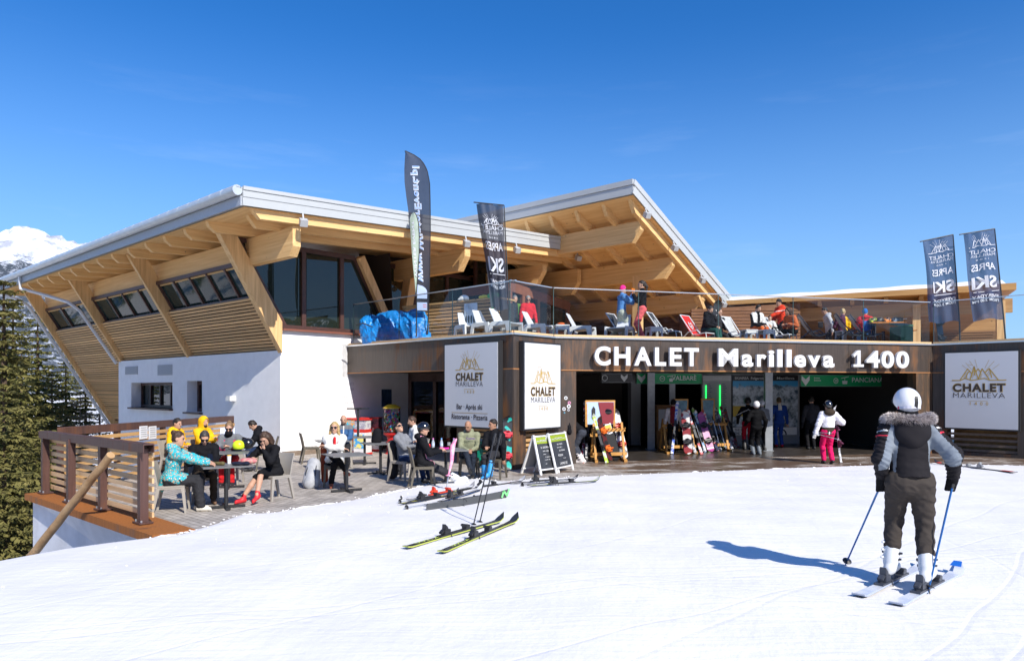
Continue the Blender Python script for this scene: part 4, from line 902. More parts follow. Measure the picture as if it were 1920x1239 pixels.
def feather(prof, Y, base, name_label, cloth, text, tx0, tx1, outline, seed, fmat):
    root = empty('feather_flag', base, 0, name_label, 'flag', 'feather flags')
    ys = [p[0] for p in prof]
    def mp_(py, u, lift=0):
        a = np.interp(py, ys, [p[1] for p in prof]); b = np.interp(py, ys, [p[2] for p in prof]); x = a+(b-a)*u
        p = dp(x, py, Y); return p+V(0, .05*math.sin(.03*py+3*u+seed)*(1-u)-lift, 0)
    n, m = 12, 60; m_ = MB(); m_.v = [tuple(mp_(ys[0]+(ys[-1]-ys[0])*j/m, i/n)) for j in range(m+1) for i in range(n+1)]
    m_.f = [(j*(n+1)+i, j*(n+1)+i+1, (j+1)*(n+1)+i+1, (j+1)*(n+1)+i) for j in range(m) for i in range(n)]; m_.m = [0]*len(m_.f)
    cl = m_.build('banner', cloth, root, smooth=True)
    m_ = MB(); edge = [mp_(y, 1)+V(.012, .012, 0) for y in np.linspace(ys[0], ys[-1], 40)]; m_.tube(edge+[Vector(base)], [.016]*40+[.024], 6); m_.build('pole', black_m, root, smooth=True)
    (xa, ya), (xb, yb), cap = tx0, tx1, text[1]
    def mf(a, b, lift):            # a runs up the flag, b to the right
        t = a; py = ya+(yb-ya)*t; px = xa+(xb-xa)*t+b
        A = np.interp(py, ys, [p[1] for p in prof]); B = np.interp(py, ys, [p[2] for p in prof]); return mp_(py, min(1, max(0, (px-A)/(B-A))), lift)
    for bold, m0, lf in ((.055, flag_white, .012), (.0, flag_blue, .022)) if outline else ((.02, flag_white, .008),):
        m_ = MB(); put_text(m_, text[0], (0, 0, 0), (1, 0, 0), (0, 0, 1), 1.0, cap, bold, align='l', sp=1.12 if outline else 1.0, mapf=lambda a, b, l, lf=lf: mf(a, b, lf)); m_.build('print', m0, cl)
    return root, cl, mp_
fprof = [(283, 758.5, 759.2), (287, 760, 768), (295, 759.5, 784), (306, 759, 793), (318, 758.5, 799.8), (343, 759, 804.7), (370, 762, 805.5), (400, 766, 806), (440, 771, 806), (480, 774, 805), (520, 777, 804.5), (560, 780.5, 803), (583, 782, 803)]
fr_, fcl, fmp = feather(fprof, 21.7, dp(801, 628, 21.7)+V(0, 0, -.05), 'tall black feather flag with a web address printed up its height', navy2, ('www.WinterEvent.pl', 11.5), (785.5, 529), (774, 312), True, 1.0, None)
m_ = MB()
for y0, y1 in ((533, 560), (567, 582)):
    for k in range(8):
        ya, yb = y0+(y1-y0)*k/8, y0+(y1-y0)*(k+1)/8; sh = lambda y: .05+.9*(1-math.sqrt(max(0, 1-((y0+16-y)/16)**2)) if (y < y0+16 and y0 < 540) else 0)
        m_.add([fmp(ya, .0+.03, .008), fmp(ya, max(.1, .95-sh(ya)), .008), fmp(yb, max(.1, .95-sh(yb)), .008), fmp(yb, .03, .008)], [(0, 1, 2, 3)])
m_.build('print', mat('flag_print_pale', (.40, .50, .72), .7), fcl)
m_ = MB()
for y in (571, 575): m_.add([fmp(y, .1, .014), fmp(y, .85, .014), fmp(y+1.3, .85, .014), fmp(y+1.3, .1, .014)], [(0, 1, 2, 3)])
m_.build('print', mat('flag_print_red', (.6, .12, .14), .7), fcl)
gprof = [(398, 774, 775), (402, 770.5, 779), (410, 768, 782), (420, 768.5, 784), (445, 770, 785.2), (475, 772.5, 785), (500, 775, 783.5), (525, 777.5, 781.8), (548, 779.5, 780.4)]
feather(gprof, 21.45, dp(780.5, 628, 21.45)+V(0, 0, -.05), 'small pale green feather flag standing before the tall black one', sage, ('WINTER EVENT', 4.6), (778.5, 520), (771.5, 414), False, 2.0, None)
rect_flag((894, 381), (943, 386), (952, 582), (921, 578), 20.0, dp(953, 636, 20.0)+V(0, 0, -.08), 'dark apres ski banner flag leaning by the bar counter', 1.0, navy2)
rect_flag((1731, 453), (1786, 441), (1798, 603), (1742, 605), 22.9, dp(1800, 640, 22.9)+V(0, 0, -.05), 'navy apres ski banner flag, the lower left of the right hand pair', 2.3, navy)
rect_flag((1805, 440), (1864, 430), (1881, 597), (1822, 601), 22.5, dp(1886, 640, 22.5)+V(0, 0, -.08), 'navy apres ski banner flag at far right, the higher of the pair', 4.1, navy)

# ---------------- terrace pavilion ----------------
def pavilion():
    A, D_, Nn = V(9.2, 28.9, 0), V(.907, -.421, 0).normalized(), V(.421, .907, 0).normalized(); root = empty('terrace_pavilion', V(13, 27.5, TZ), 0, 'low timber terrace shelter with snow on its flat roof behind the deck chairs', 'building')
    Q = lambda a, b, z: A+D_*a+Nn*b+V(0, 0, z); Lr = 9.3; azp = math.atan2(D_.y, D_.x)
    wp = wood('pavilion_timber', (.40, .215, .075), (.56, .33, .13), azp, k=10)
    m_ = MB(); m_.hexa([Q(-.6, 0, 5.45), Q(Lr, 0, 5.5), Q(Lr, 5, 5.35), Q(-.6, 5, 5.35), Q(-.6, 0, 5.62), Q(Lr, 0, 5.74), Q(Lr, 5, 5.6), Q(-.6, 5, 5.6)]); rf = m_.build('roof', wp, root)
    n1, n2 = 60, 14; P = np.array([Q(-.6+(Lr+.4)*i/n1, 5*j/n2, 5.6+.12*i/n1+(.2 if 0 < j < n2 and 0 < i < n1 else 0)*(1+.08*math.sin(i*.5)) - .0)[:] for i in range(n1+1) for j in range(n2+1)])-np.array(root.location[:])
    i = np.arange(n1)[:, None]*(n2+1)+np.arange(n2)[None]; np_mesh('snow_cover', P, np.stack([i, i+n2+1, i+n2+2, i+1], -1).reshape(-1, 4), snow_m, rf)
    for a in (2.1, 6.3, 8.95):
        m_ = MB(); m_.bar(Q(a, .7, TZ), Q(a, .7, 5.2), .26, .26, D_); m_.build('post', wood_post, root)
    m_ = MB(); m_.bar(Q(1.8, .7, 4.98), Q(Lr, .7, 5.02), .16, .5); m_.build('beam', wp, root)
    for k in range(8):
        a = .6+k*1.15; m_ = MB(); m_.prism([Q(a, .12, 5.46), Q(a, .2, 5.28), Q(a, 3.8, 5.2), Q(a, 3.8, 5.44)], D_*.14); m_.build('rafter', wp, root)
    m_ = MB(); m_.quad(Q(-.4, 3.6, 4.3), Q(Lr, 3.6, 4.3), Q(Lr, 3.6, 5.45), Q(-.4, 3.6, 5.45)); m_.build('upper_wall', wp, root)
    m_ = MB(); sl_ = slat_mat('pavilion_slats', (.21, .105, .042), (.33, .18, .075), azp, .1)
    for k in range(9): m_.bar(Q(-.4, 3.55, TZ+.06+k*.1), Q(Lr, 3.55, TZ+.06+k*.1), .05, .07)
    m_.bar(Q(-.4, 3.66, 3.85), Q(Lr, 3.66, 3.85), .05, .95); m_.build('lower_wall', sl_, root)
    m_ = MB()
    for k in range(3): m_.bar(Q(2.9+k*1.1, .8, 4.68), Q(3.8+k*1.1, .8, 4.69), .05, .05)
    m_.build('strip_light', white_m, root)
    for p, d in ((Q(5.7, .62, 4.62), (.3, .2, .2)), (Q(3.0, .62, 4.55), (.18, .18, .22)), (Q(4.3, .62, 4.55), (.18, .18, .22))):
        m_ = MB(); m_.box(p, d, azp); m_.box(p-Nn*.11, (d[0]*.7, .02, d[2]*.7), azp); tag(m_.build('loudspeaker', black_m, bevel=.015), {5.7: 'wide black loudspeaker hanging by the right pavilion post', 3.0: 'small black loudspeaker on the pavilion beam near its left post', 4.3: 'small black loudspeaker at the middle of the pavilion beam'}[5.7 if d[0] == .3 else (3.0 if p == Q(3.0, .62, 4.55) else 4.3)], 'loudspeaker', 'loudspeakers on the pavilion')
    # darker side room at its left
    m_ = MB(); a, b = dp(1296, 640, 28.6), dp(1500, 640, 28.2); m_.hexa([V(a.x, a.y, TZ), V(b.x, b.y, TZ), V(b.x, b.y+2, TZ), V(a.x, a.y+2, TZ), V(a.x, a.y, 5.2), V(b.x, b.y, 5.42), V(b.x, b.y+2, 5.42), V(a.x, a.y+2, 5.2)])
    for k in range(14): z = TZ+.1+k*.125; m_.bar(V(a.x, a.y-.02, z), V(b.x, b.y-.02, z), .03, .10)
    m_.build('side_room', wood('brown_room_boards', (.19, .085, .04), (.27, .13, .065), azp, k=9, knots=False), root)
    return root
pavilion()
# slatted bar counter on the terrace
def bar_counter():
    a, b = dp(806, 620, 21.6), dp(950, 636, 20.6); a.z = b.z = 0; a = V(-2.55, 22.0, 0); b = V(-.35, 20.35, 0); n_ = offs(a, b, 1); root = empty('bar_counter', V(*a)+V(0, 0, TZ), 0, 'slatted timber bar counter behind the glass on the terrace', 'counter')
    d = (b-a).normalized(); m_ = MB(); bk = V(-.8, .55, 0)*1.1
    for k in range(11):
        z = TZ+.1+k*.1; m_.bar(a+V(0, 0, z), b+V(0, 0, z), .04, .07); m_.bar(a+bk+V(0, 0, z), a+V(0, 0, z), .04, .07)
    m_.build('slats', slats_v, root)
    m_ = MB(); m_.prism([a-n_*.06, b-n_*.06, b-n_*.7, a+bk-n_*.05+V(.05, .1, 0)], V(0, 0, 1.05)); m_.v = [(x, y, z+TZ) for x, y, z in m_.v]; m_.build('body', dark_back, root)
    m_ = MB(); m_.prism([a+n_*.06-d*.05, b+n_*.06, b-n_*.75, a+bk+V(-.05, .05, 0)], V(0, 0, .05)); m_.v = [(x, y, z+TZ+1.15) for x, y, z in m_.v]; m_.build('counter_top', wood('counter_wood', (.46, .27, .11), (.6, .38, .17), AZ_V, k=9), root)
    m_ = MB(); p = a.lerp(b, .62)+n_*.04; m_.box(p+V(0, 0, TZ+.72), (.5, .02, .75), math.atan2(d.y, d.x)); m_.box(p+n_*.012+V(0, 0, TZ+.65), (.44, .02, .5), math.atan2(d.y, d.x), mi=1)
    for k in range(4): m_.ell(p+d*(-.15+.1*k)+n_*.03+V(0, 0, TZ+.62), (.03, .012, .12), mi=2)
    m_.build('poster', [mat('poster_blue_white', (.45, .52, .62), .5, var=.3, vs=5), mat('poster_pale', (.55, .62, .7), .5, var=.3, vs=7), black_m], root)
    for f_, c, sz, lb in ((.50, (.7, .7, .68), .13, 'white ski helmet lying on the bar counter'), (.78, (.75, .6, .04), .09, 'yellow gloves lying on the bar counter'), (.9, (.03, .35, .1), .13, 'green garment hanging over the end of the bar counter')):
        p = a.lerp(b, f_)-n_*.05+V(0, 0, TZ+1.2); s = Sdf(.04).ell(p+V(0, 0, sz*.5), (sz*1.1, sz, sz*.8))
        if sz == .13 and c[1] == .35: s.cap(p+n_*.1+V(.03, 0, .03), p+n_*.13+V(.06, 0, -.35), .07, .03).cap(p+V(-.1, 0, .05), p+V(.1, 0, .07), .07)
        elif c[0] == .7: s.ell(p+V(-.13, 0, .03), (.06, .09, .04))
        else: s.cap(p+V(-.12, 0, .04), p+V(.1, 0, .04), .045)
        P, Q = s.mesh(.016, lambda G: .008*vnoise(G, 30)); tag(np_mesh('helmet' if c[0] == .7 else 'gloves' if c[2] == .04 else 'garment', P, Q, mat('gear_%d' % int(c[1]*100), c, .5)), lb, 'helmet' if c[0] == .7 else 'gloves' if c[2] == .04 else 'garment')
bar_counter()
def tarp():
    c = V(-3.72, 22.75, TZ); s = Sdf(.25); s.cap(c+V(-.75, .1, .38), c+V(.75, -.5, .45), .36, .42).ell(c+V(.05, -.1, .72), (.70, .4, .32)).ell(c+V(.8, -.5, .45), (.42, .36, .62)).ell(c+V(-.85, .1, .72), (.26, .24, .2)).cap(c+V(-.8, .1, .1), c+V(1.05, -.95, .08), .2)
    def ds(G): return .06*np.abs(vnoise(G*np.array([1, 1, .5]), 9, 1))+.05*np.abs(vnoise(G*np.array([1, 1, .7]), 17, 3))+.025*np.abs(vnoise(G, 33, 2))-.05
    P, Q = s.mesh(.02, ds)
    root = empty('tarpaulin', c, 0, 'crumpled bright blue tarpaulin covering a heap on the terrace corner', 'tarpaulin')
    np_mesh('sheet', P-np.array(c[:]), Q, mat('blue_tarpaulin', (.008, .21, .60), .42, var=.25, vs=3, spec=.5), root)
    m_ = MB(); m_.tube([c+V(.55, -.62, .05), c+V(.6, -.62, 1.0)], .02, 6); m_.build('strap', black_m, root); m_ = MB(); m_.tube([c+V(-1.1, -.6, .55), c+V(-.9, -.62, .62), c+V(-.6, -.6, .5)], .02, 6); m_.build('strap', black_m, root)
tarp()
# ---------------- left retaining wall, fence, prop ----------------
def left_side():
    A, B = V(-5.02, 10.05, 0), V(-9.25, 13.8, 0); d = (B-A).normalized(); n_ = V(-d.y, d.x, 0); n_ = n_ if n_.y < 0 else -n_
    root = empty('retaining_wall', V(-7, 11.9, 0), 0, 'white concrete retaining wall with a rusty steel capping below the fence', 'wall')
    conc = mat('white_concrete', (.62, .63, .66), .9, var=.1, vs=1.6, bump=.5, bs=14)
    m_ = MB(); m_.hexa([A+V(.25, .2, -1), B+V(0, 0, -5), B-n_*1+V(0, 0, -5), A-n_*1+V(0, 0, -1), A+V(0, 0, -.1), B+V(0, 0, -.1), B-n_*.5+V(0, 0, -.1), A-n_*.5+V(0, 0, -.1)])
    m_.hexa([B+V(.0, 0, -5), B+V(.5, 8.2, -5), B+V(1, 8.2, -5), B+V(.6, 0, -5), B+V(0, 0, -.1), B+V(.5, 8.2, -.1), B+V(1, 8.2, -.1), B+V(.6, 0, -.1)])
    m_.build('wall', conc, root)
    m_ = MB(); e = d*.15
    m_.hexa([A-e+n_*.1+V(0, 0, -.1), B+e+n_*.1+V(0, 0, -.1), B+e-n_*.62+V(0, 0, -.1), A-e-n_*.5+V(0, 0, -.1), A-e+n_*.1+V(0, 0, .02), B+e+n_*.1+V(0, 0, .02), B+e-n_*.62+V(0, 0, .02), A-e-n_*.5+V(0, 0, .02)])
    m_.build('steel_cap', corten_orange, root)
    # front fence
    fr = empty('steel_timber_fence', V(-7.2, 12.2, 0), 0, 'rusty steel fence with horizontal timber boards above the white retaining wall', 'fence', 'terrace fences')
    pts = [gp(268, 980, .03), gp(193, 955, .03), gp(133, 941, .03), gp(85, 924, .03)]
    for p in pts:
        m_ = MB(); az = math.atan2(d.y, d.x); m_.prism([p-d*.055+n_*.06, p-d*.055-n_*.06, p+d*.055-n_*.06, p+d*.055+n_*.06], V(0, 0, 1.12)); m_.box(p+V(0, 0, .012), (.28, .2, .022), az)
        q = m_.build('post', corten_purple, fr)
        b_ = MB(); 
        for sx_ in (-.1, .1): b_.lathe([(.014, 0), (.014, .035)], p+d*sx_+n_*.06+V(0, 0, .02), 6)
        b_.build('bolt', alu, q)
    a, b = pts[0]-d*.22, pts[-1]+d*.12
    m_ = MB(); m_.bar(a+V(0, 0, 1.19), b+V(0, 0, 1.19), .15, .02); 
    for o in (.075, -.075): m_.bar(a+n_*o+V(0, 0, 1.13), b+n_*o+V(0, 0, 1.13), .012, .13)
    m_.build('top_rail', corten_purple, fr)
    bw = wood('fence_boards', (.54, .33, .16), (.78, .54, .30), AZ_U, k=11)
    for k in range(8):
        m_ = MB(); z = .12+k*.128; m_.bar(pts[0]-d*.12-n_*.1+V(0, 0, z), pts[-1]-n_*.1+V(0, 0, z), .03, .075); m_.build('board', bw, fr)
    # side fence running back to the white wall
    f2 = empty('steel_timber_fence', V(-8.8, 17, 0), 0, 'rusty steel and timber fence with two white papers behind the yellow jackets', 'fence', 'terrace fences')
    c0, c1 = pts[-1]-n_*.15+V(.0, .2, 0), V(-8.2, 20.9, 0); dd = (c1-c0).normalized(); nr = V(dd.y, -dd.x, 0)
    bw2 = wood('side_fence_boards', (.46, .25, .09), (.62, .38, .16), math.atan2(dd.y, dd.x), k=11)
    for k in range(5): m_ = MB(); p = c0.lerp(c1, k/4); m_.bar(p, p+V(0, 0, 1.12), .1, .1, dd); m_.build('post', corten_purple, f2)
    m_ = MB(); m_.bar(c0+V(0, 0, 1.17), c1+V(0, 0, 1.17), .15, .16); m_.build('top_rail', corten_purple, f2)
    for k in range(8): m_ = MB(); z = .1+k*.128; m_.bar(c0+nr*.08+V(0, 0, z), c1+nr*.08+V(0, 0, z), .03, .08); m_.build('board', bw2, f2)
    for k, px in enumerate((269, 286)):
        p = onl(c0+nr*.12, c1+nr*.12, px); m_ = MB(); z = atz(p, 812); m_.box(p+V(0, 0, z), (.3, .006, .3), math.atan2(dd.y, dd.x)); 
        for j in range(5): m_.box(p+nr*.006+V(0, 0, z+.11-j*.05), (.22, .004, .012), math.atan2(dd.y, dd.x), mi=1)
        m_.build('notice', [white_m, mat('grey_print', (.3, .3, .3), .6)], f2)
    # round log leaning as a prop
    a, b = V(-6.02, 10.72, 1.05), V(-8.55, 12.2, -1.25); m_ = MB(); n = 14
    m_.tube([b.lerp(a, i/n)+V(.008*math.sin(i*2), 0, .006*math.cos(i*1.7)) for i in range(n+1)], [.072-.012*i/n for i in range(n+1)], 14)
    tag(m_.build('log_prop', mat('log_wood', (.34, .19, .08), .75, col2=(.5, .32, .16), vs=3, bump=.5, bs=25), smooth=True), 'round wooden log leaning diagonally against the fence and white wall', 'log')
left_side()
# ---------------- trees ----------------
needle = mat('spruce_needles', (.07, .085, .022), .75, col2=(.19, .17, .05), vs=1.7, lo=.3, hi=.7, spec=.2); bark = mat('spruce_bark', (.09, .06, .04), .9, var=.3, vs=8)
needle_b = mat('spruce_needles_light', (.085, .09, .026), .75, col2=(.22, .19, .065), vs=2.3, lo=.3, hi=.7, spec=.2)
twig = mat('bare_twigs', (.13, .10, .065), .9, col2=(.2, .155, .1), vs=2)
def spruce_mesh(H, Rb, seed, dens=1.0):
    rng = random.Random(seed); tr = MB(); tr.tube([(0, 0, -.3), (.03, 0, H*.4), (0, .02, H*.97)], [.2*H/10, .13*H/10, .02], 8); cr = MB()
    z = .12*H
    while z < H*.985:
        f = 1-z/H; Lr = Rb*(f**.85)*(.85+.3*rng.random())+.12; nb = int(5+3*rng.random())+ (1 if f > .4 else 0)
        a0 = rng.random()*6.28
        for b in range(nb):
            az = a0+6.283*b/nb+rng.uniform(-.3, .3); ln = Lr*rng.uniform(.7, 1.1); dr = rng.uniform(.12, .32)+.25*f
            nseg = max(3, int(ln/.3)); P = []
            for i in range(nseg+1):
                t = i/nseg; P.append(Vector((math.cos(az)*ln*t, math.sin(az)*ln*t, z-ln*(dr*t-.22*t*t*t))))
            for i in range(nseg):
                t = (i+.5)/nseg; c = (P[i]+P[i+1])/2; d = (P[i+1]-P[i]).normalized(); sd = d.cross(Vector((0, 0, 1))).normalized()
                k = int(4*dens+rng.random()*2)
                for q in range(k):
                    for sgn in (-1, 1):
                        tl = (.14+.42*ln*.28*(1-.75*t))*rng.uniform(.6, 1.2); td = (sd*sgn*rng.uniform(.6, 1)+d*rng.uniform(.3, .9)+Vector((0, 0, rng.uniform(-.75, .05)))).normalized()
                        o = c+d*rng.uniform(-.15, .15); w = tl*rng.uniform(.16, .26); wv = td.cross(Vector((rng.uniform(-.5, .5), rng.uniform(-.5, .5), 1))).normalized()*w
                        e = o+td*tl; cr.add([o-wv*.35, o+td*tl*.5-wv, e, o+td*tl*.5+wv, o+wv*.35], [(0, 1, 2, 3, 4)])
                        dn = Vector((0, 0, -1)); h = o+td*tl*.45; cr.add([h-td*tl*.3, h+td*tl*.35, h+dn*tl*rng.uniform(.25, .55)+td*tl*.1], [(0, 1, 2)])
        z += (.20+.16*rng.random())*(H/10)**.5
    return tr, cr
def tree(name, loc, tr, cr, mats, label, group, rz=0):
    r = empty(name, loc, rz, label, 'tree', group); tr.build('trunk', mats[0], r, world=False, smooth=True); cr.build('crown', mats[1], r, world=False); return r
TRG = 'trees left of the chalet'
ta = tree('spruce_tree', dp(6, 728, 19.5)+V(0, 0, -6.0), *spruce_mesh(9.2, 2.5, 4), (bark, needle_b), 'broad olive green spruce cut by the left photo edge', TRG)
tb = tree('spruce_tree', dp(70, 728, 39)+V(0, 0, -8.3), *spruce_mesh(12.9, 3.9, 9), (bark, needle), 'tall pointed dark spruce with its tip under the left roof eave', TRG)
def bare_tree(H, seed):
    rng = random.Random(seed); tr = MB(); tr.tube([(0, 0, -.3), (.05, 0, H*.95)], [.09, .015], 6); cr = MB()
    for i in range(46):
        z = H*(.12+.85*rng.random()); az = rng.random()*6.28; ln = (1-z/H)*1.5+.35; p = Vector((0, 0, z)); d = Vector((math.cos(az), math.sin(az), rng.uniform(-.1, .45)))
        e = p+d*ln; cr.tube([p, p.lerp(e, .5)+V(0, 0, -.03), e], [.016, .01, .004], 3, cap=False)
        for k in range(22):
            o = p.lerp(e, .15+.85*rng.random()); td = (d+Vector((rng.uniform(-.9, .9), rng.uniform(-.9, .9), rng.uniform(-.9, .4)))).normalized()*rng.uniform(.15, .45)
            cr.tube([o, o+td], [.006, .003], 3, cap=False)
    return tr, cr
tc_ = tree('bare_tree', dp(186, 728, 37)+V(0, 0, -5.2), *bare_tree(6.6, 3), (bark, twig), 'leafless greyish brown larch beside the white pipe', TRG)
dup(ta, dp(-75, 728, 22)+V(0, 0, -6), 1.2, 'spruce mostly outside the left photo edge, behind the broad one', None, 1.12)
dup(tb, dp(124, 728, 40)+V(0, 0, -8.2), 2.1, 'dark spruce close against the slanting white pipe', None, .80)
dup(ta, dp(160, 728, 41)+V(0, 0, -8.0), .6, 'olive spruce seen between the bare larch and the pipe', None, 1.0)
dup(tb, dp(40, 728, 33)+V(0, 0, -8.0), 4.0, 'dark spruce standing between the two largest ones', None, .78)
dup(ta, dp(98, 728, 36)+V(0, 0, -8.4), 3.3, 'low bushy spruce just left of the fence corner', None, 1.02)
dup(tb, dp(24, 728, 44)+V(0, 0, -8), 5.0, 'slim far spruce rising behind the gap between the front trees', None, 1.08)
dup(tc_, dp(150, 728, 38)+V(0, 0, -5.6), 2.0, 'leafless brown shrub left of the larch, behind the fence', None, .85)
dup(ta, dp(8, 728, 15.5)+V(0, 0, -5.6), 2.4, 'nearest spruce, its low boughs left of the white concrete wall', None, .62)
dup(ta, dp(66, 728, 28)+V(0, 0, -7.6), 5.1, 'spruce behind the front fence corner post', None, .66)
def forest():
    rng = random.Random(5); vs_, fs_ = [], []
    protos = [spruce_mesh(9, 2.3, 20+i, .25)[1] for i in range(2)]
    for i in range(120):
        x = rng.uniform(-75, -24); y = rng.uniform(-35, 75)
        if x > -28 and y > 22: continue
        g = -5-.10*(-x-20); m_ = rng.choice(protos); a = rng.random()*6.28; s = rng.uniform(.8, 1.35); ca, sa = math.cos(a)*s, math.sin(a)*s; b = len(vs_)
        vs_ += [(x+vx*ca-vy*sa, y+vx*sa+vy*ca, g+vz*s) for vx, vy, vz in (p[:] for p in m_.v)]; fs_ += [tuple(k+b for k in f) for f in m_.f]
    m_ = MB(); m_.add(vs_, fs_); tag(m_.build('forest', needle), 'spruce forest on the slope below the terrace at left', 'forest', None, 'stuff')
forest()
# ---------------- people ----------------
skin = [mat('skin_light', (.50, .29, .20), .55, var=.06, vs=20, spec=.3), mat('skin_tan', (.38, .20, .125), .55, var=.06, vs=20, spec=.3)]
eye_m = mat('eye_dark', (.02, .015, .012), .2); lens_m = mat('sunglass_lens', (.008, .008, .01), .08, spec=.8)
def cloth(name, c, rough=.8, var=.12, **k): return mat(name, c, rough, var=var, vs=9, bump=.12, bs=160, spec=.12, **k)
def hairm(name, c): return mat(name, c, .55, var=.4, vs=35, spec=.35, bump=.4, bs=90)
H_DARK, H_BROWN, H_GREY, H_BLOND = hairm('hair_dark', (.022, .016, .012)), hairm('hair_brown', (.055, .03, .018)), hairm('hair_grey', (.22, .21, .2)), hairm('hair_blond', (.42, .29, .13))
BLK, CHAR, DGREY, NAVY = cloth('black_fabric', (.009, .009, .011)), cloth('charcoal_fabric', (.03, .03, .034)), cloth('grey_fabric', (.16, .165, .175)), cloth('navy_fabric', (.016, .03, .075))
WHT, YEL, RED, ORG = cloth('white_fabric', (.66, .65, .62)), cloth('yellow_fabric', (.78, .44, .012)), cloth('red_fabric', (.55, .018, .022)), cloth('orange_fabric', (.65, .13, .03))
PINK, CORAL, BLUE, LBLUE = cloth('pink_fabric', (.68, .012, .11)), cloth('coral_fabric', (.72, .13, .14)), cloth('blue_fabric', (.02, .065, .30)), cloth('light_blue_fabric', (.10, .26, .55))
OLIVE, GREEN, PALE, DTEAL = cloth('olive_fabric', (.24, .25, .16)), cloth('green_fabric', (.09, .19, .035)), cloth('pale_green_fabric', (.42, .45, .38)), cloth('dark_teal_fabric', (.02, .09, .075))
STEELB, MIDGREY, BROWNF = cloth('steel_blue_fabric', (.045, .11, .24)), cloth('mid_grey_fabric', (.20, .205, .22)), cloth('dark_brown_fabric', (.045, .032, .022))
BOOTW, SHOEK, SHOER, BOOTB = mat('white_boot', (.66, .68, .70), .35), mat('black_shoe', (.018, .018, .02), .5), mat('red_shoe', (.65, .02, .03), .55), mat('blue_boot', (.03, .28, .62), .4)
SHOEW, SHOEO = mat('cream_shoe', (.62, .58, .5), .6), mat('rust_shoe', (.36, .10, .05), .6)
def n3(v): v = np.asarray(v, float); return v/np.linalg.norm(v)
def ik(a, b, l1, l2, hint):
    d = b-a; L_ = np.linalg.norm(d); mx_ = (l1+l2)*.998
    if L_ > mx_: b = a+d/L_*mx_; d = b-a; L_ = mx_
    L_ = max(L_, abs(l1-l2)+.01); x = (l1*l1-l2*l2+L_*L_)/(2*L_); h = math.sqrt(max(0, l1*l1-x*x)); u = d/np.linalg.norm(d)
    p = np.asarray(hint, float); p = p-u*(p@u); p = p/max(np.linalg.norm(p), 1e-6); return a+u*x+p*h, b
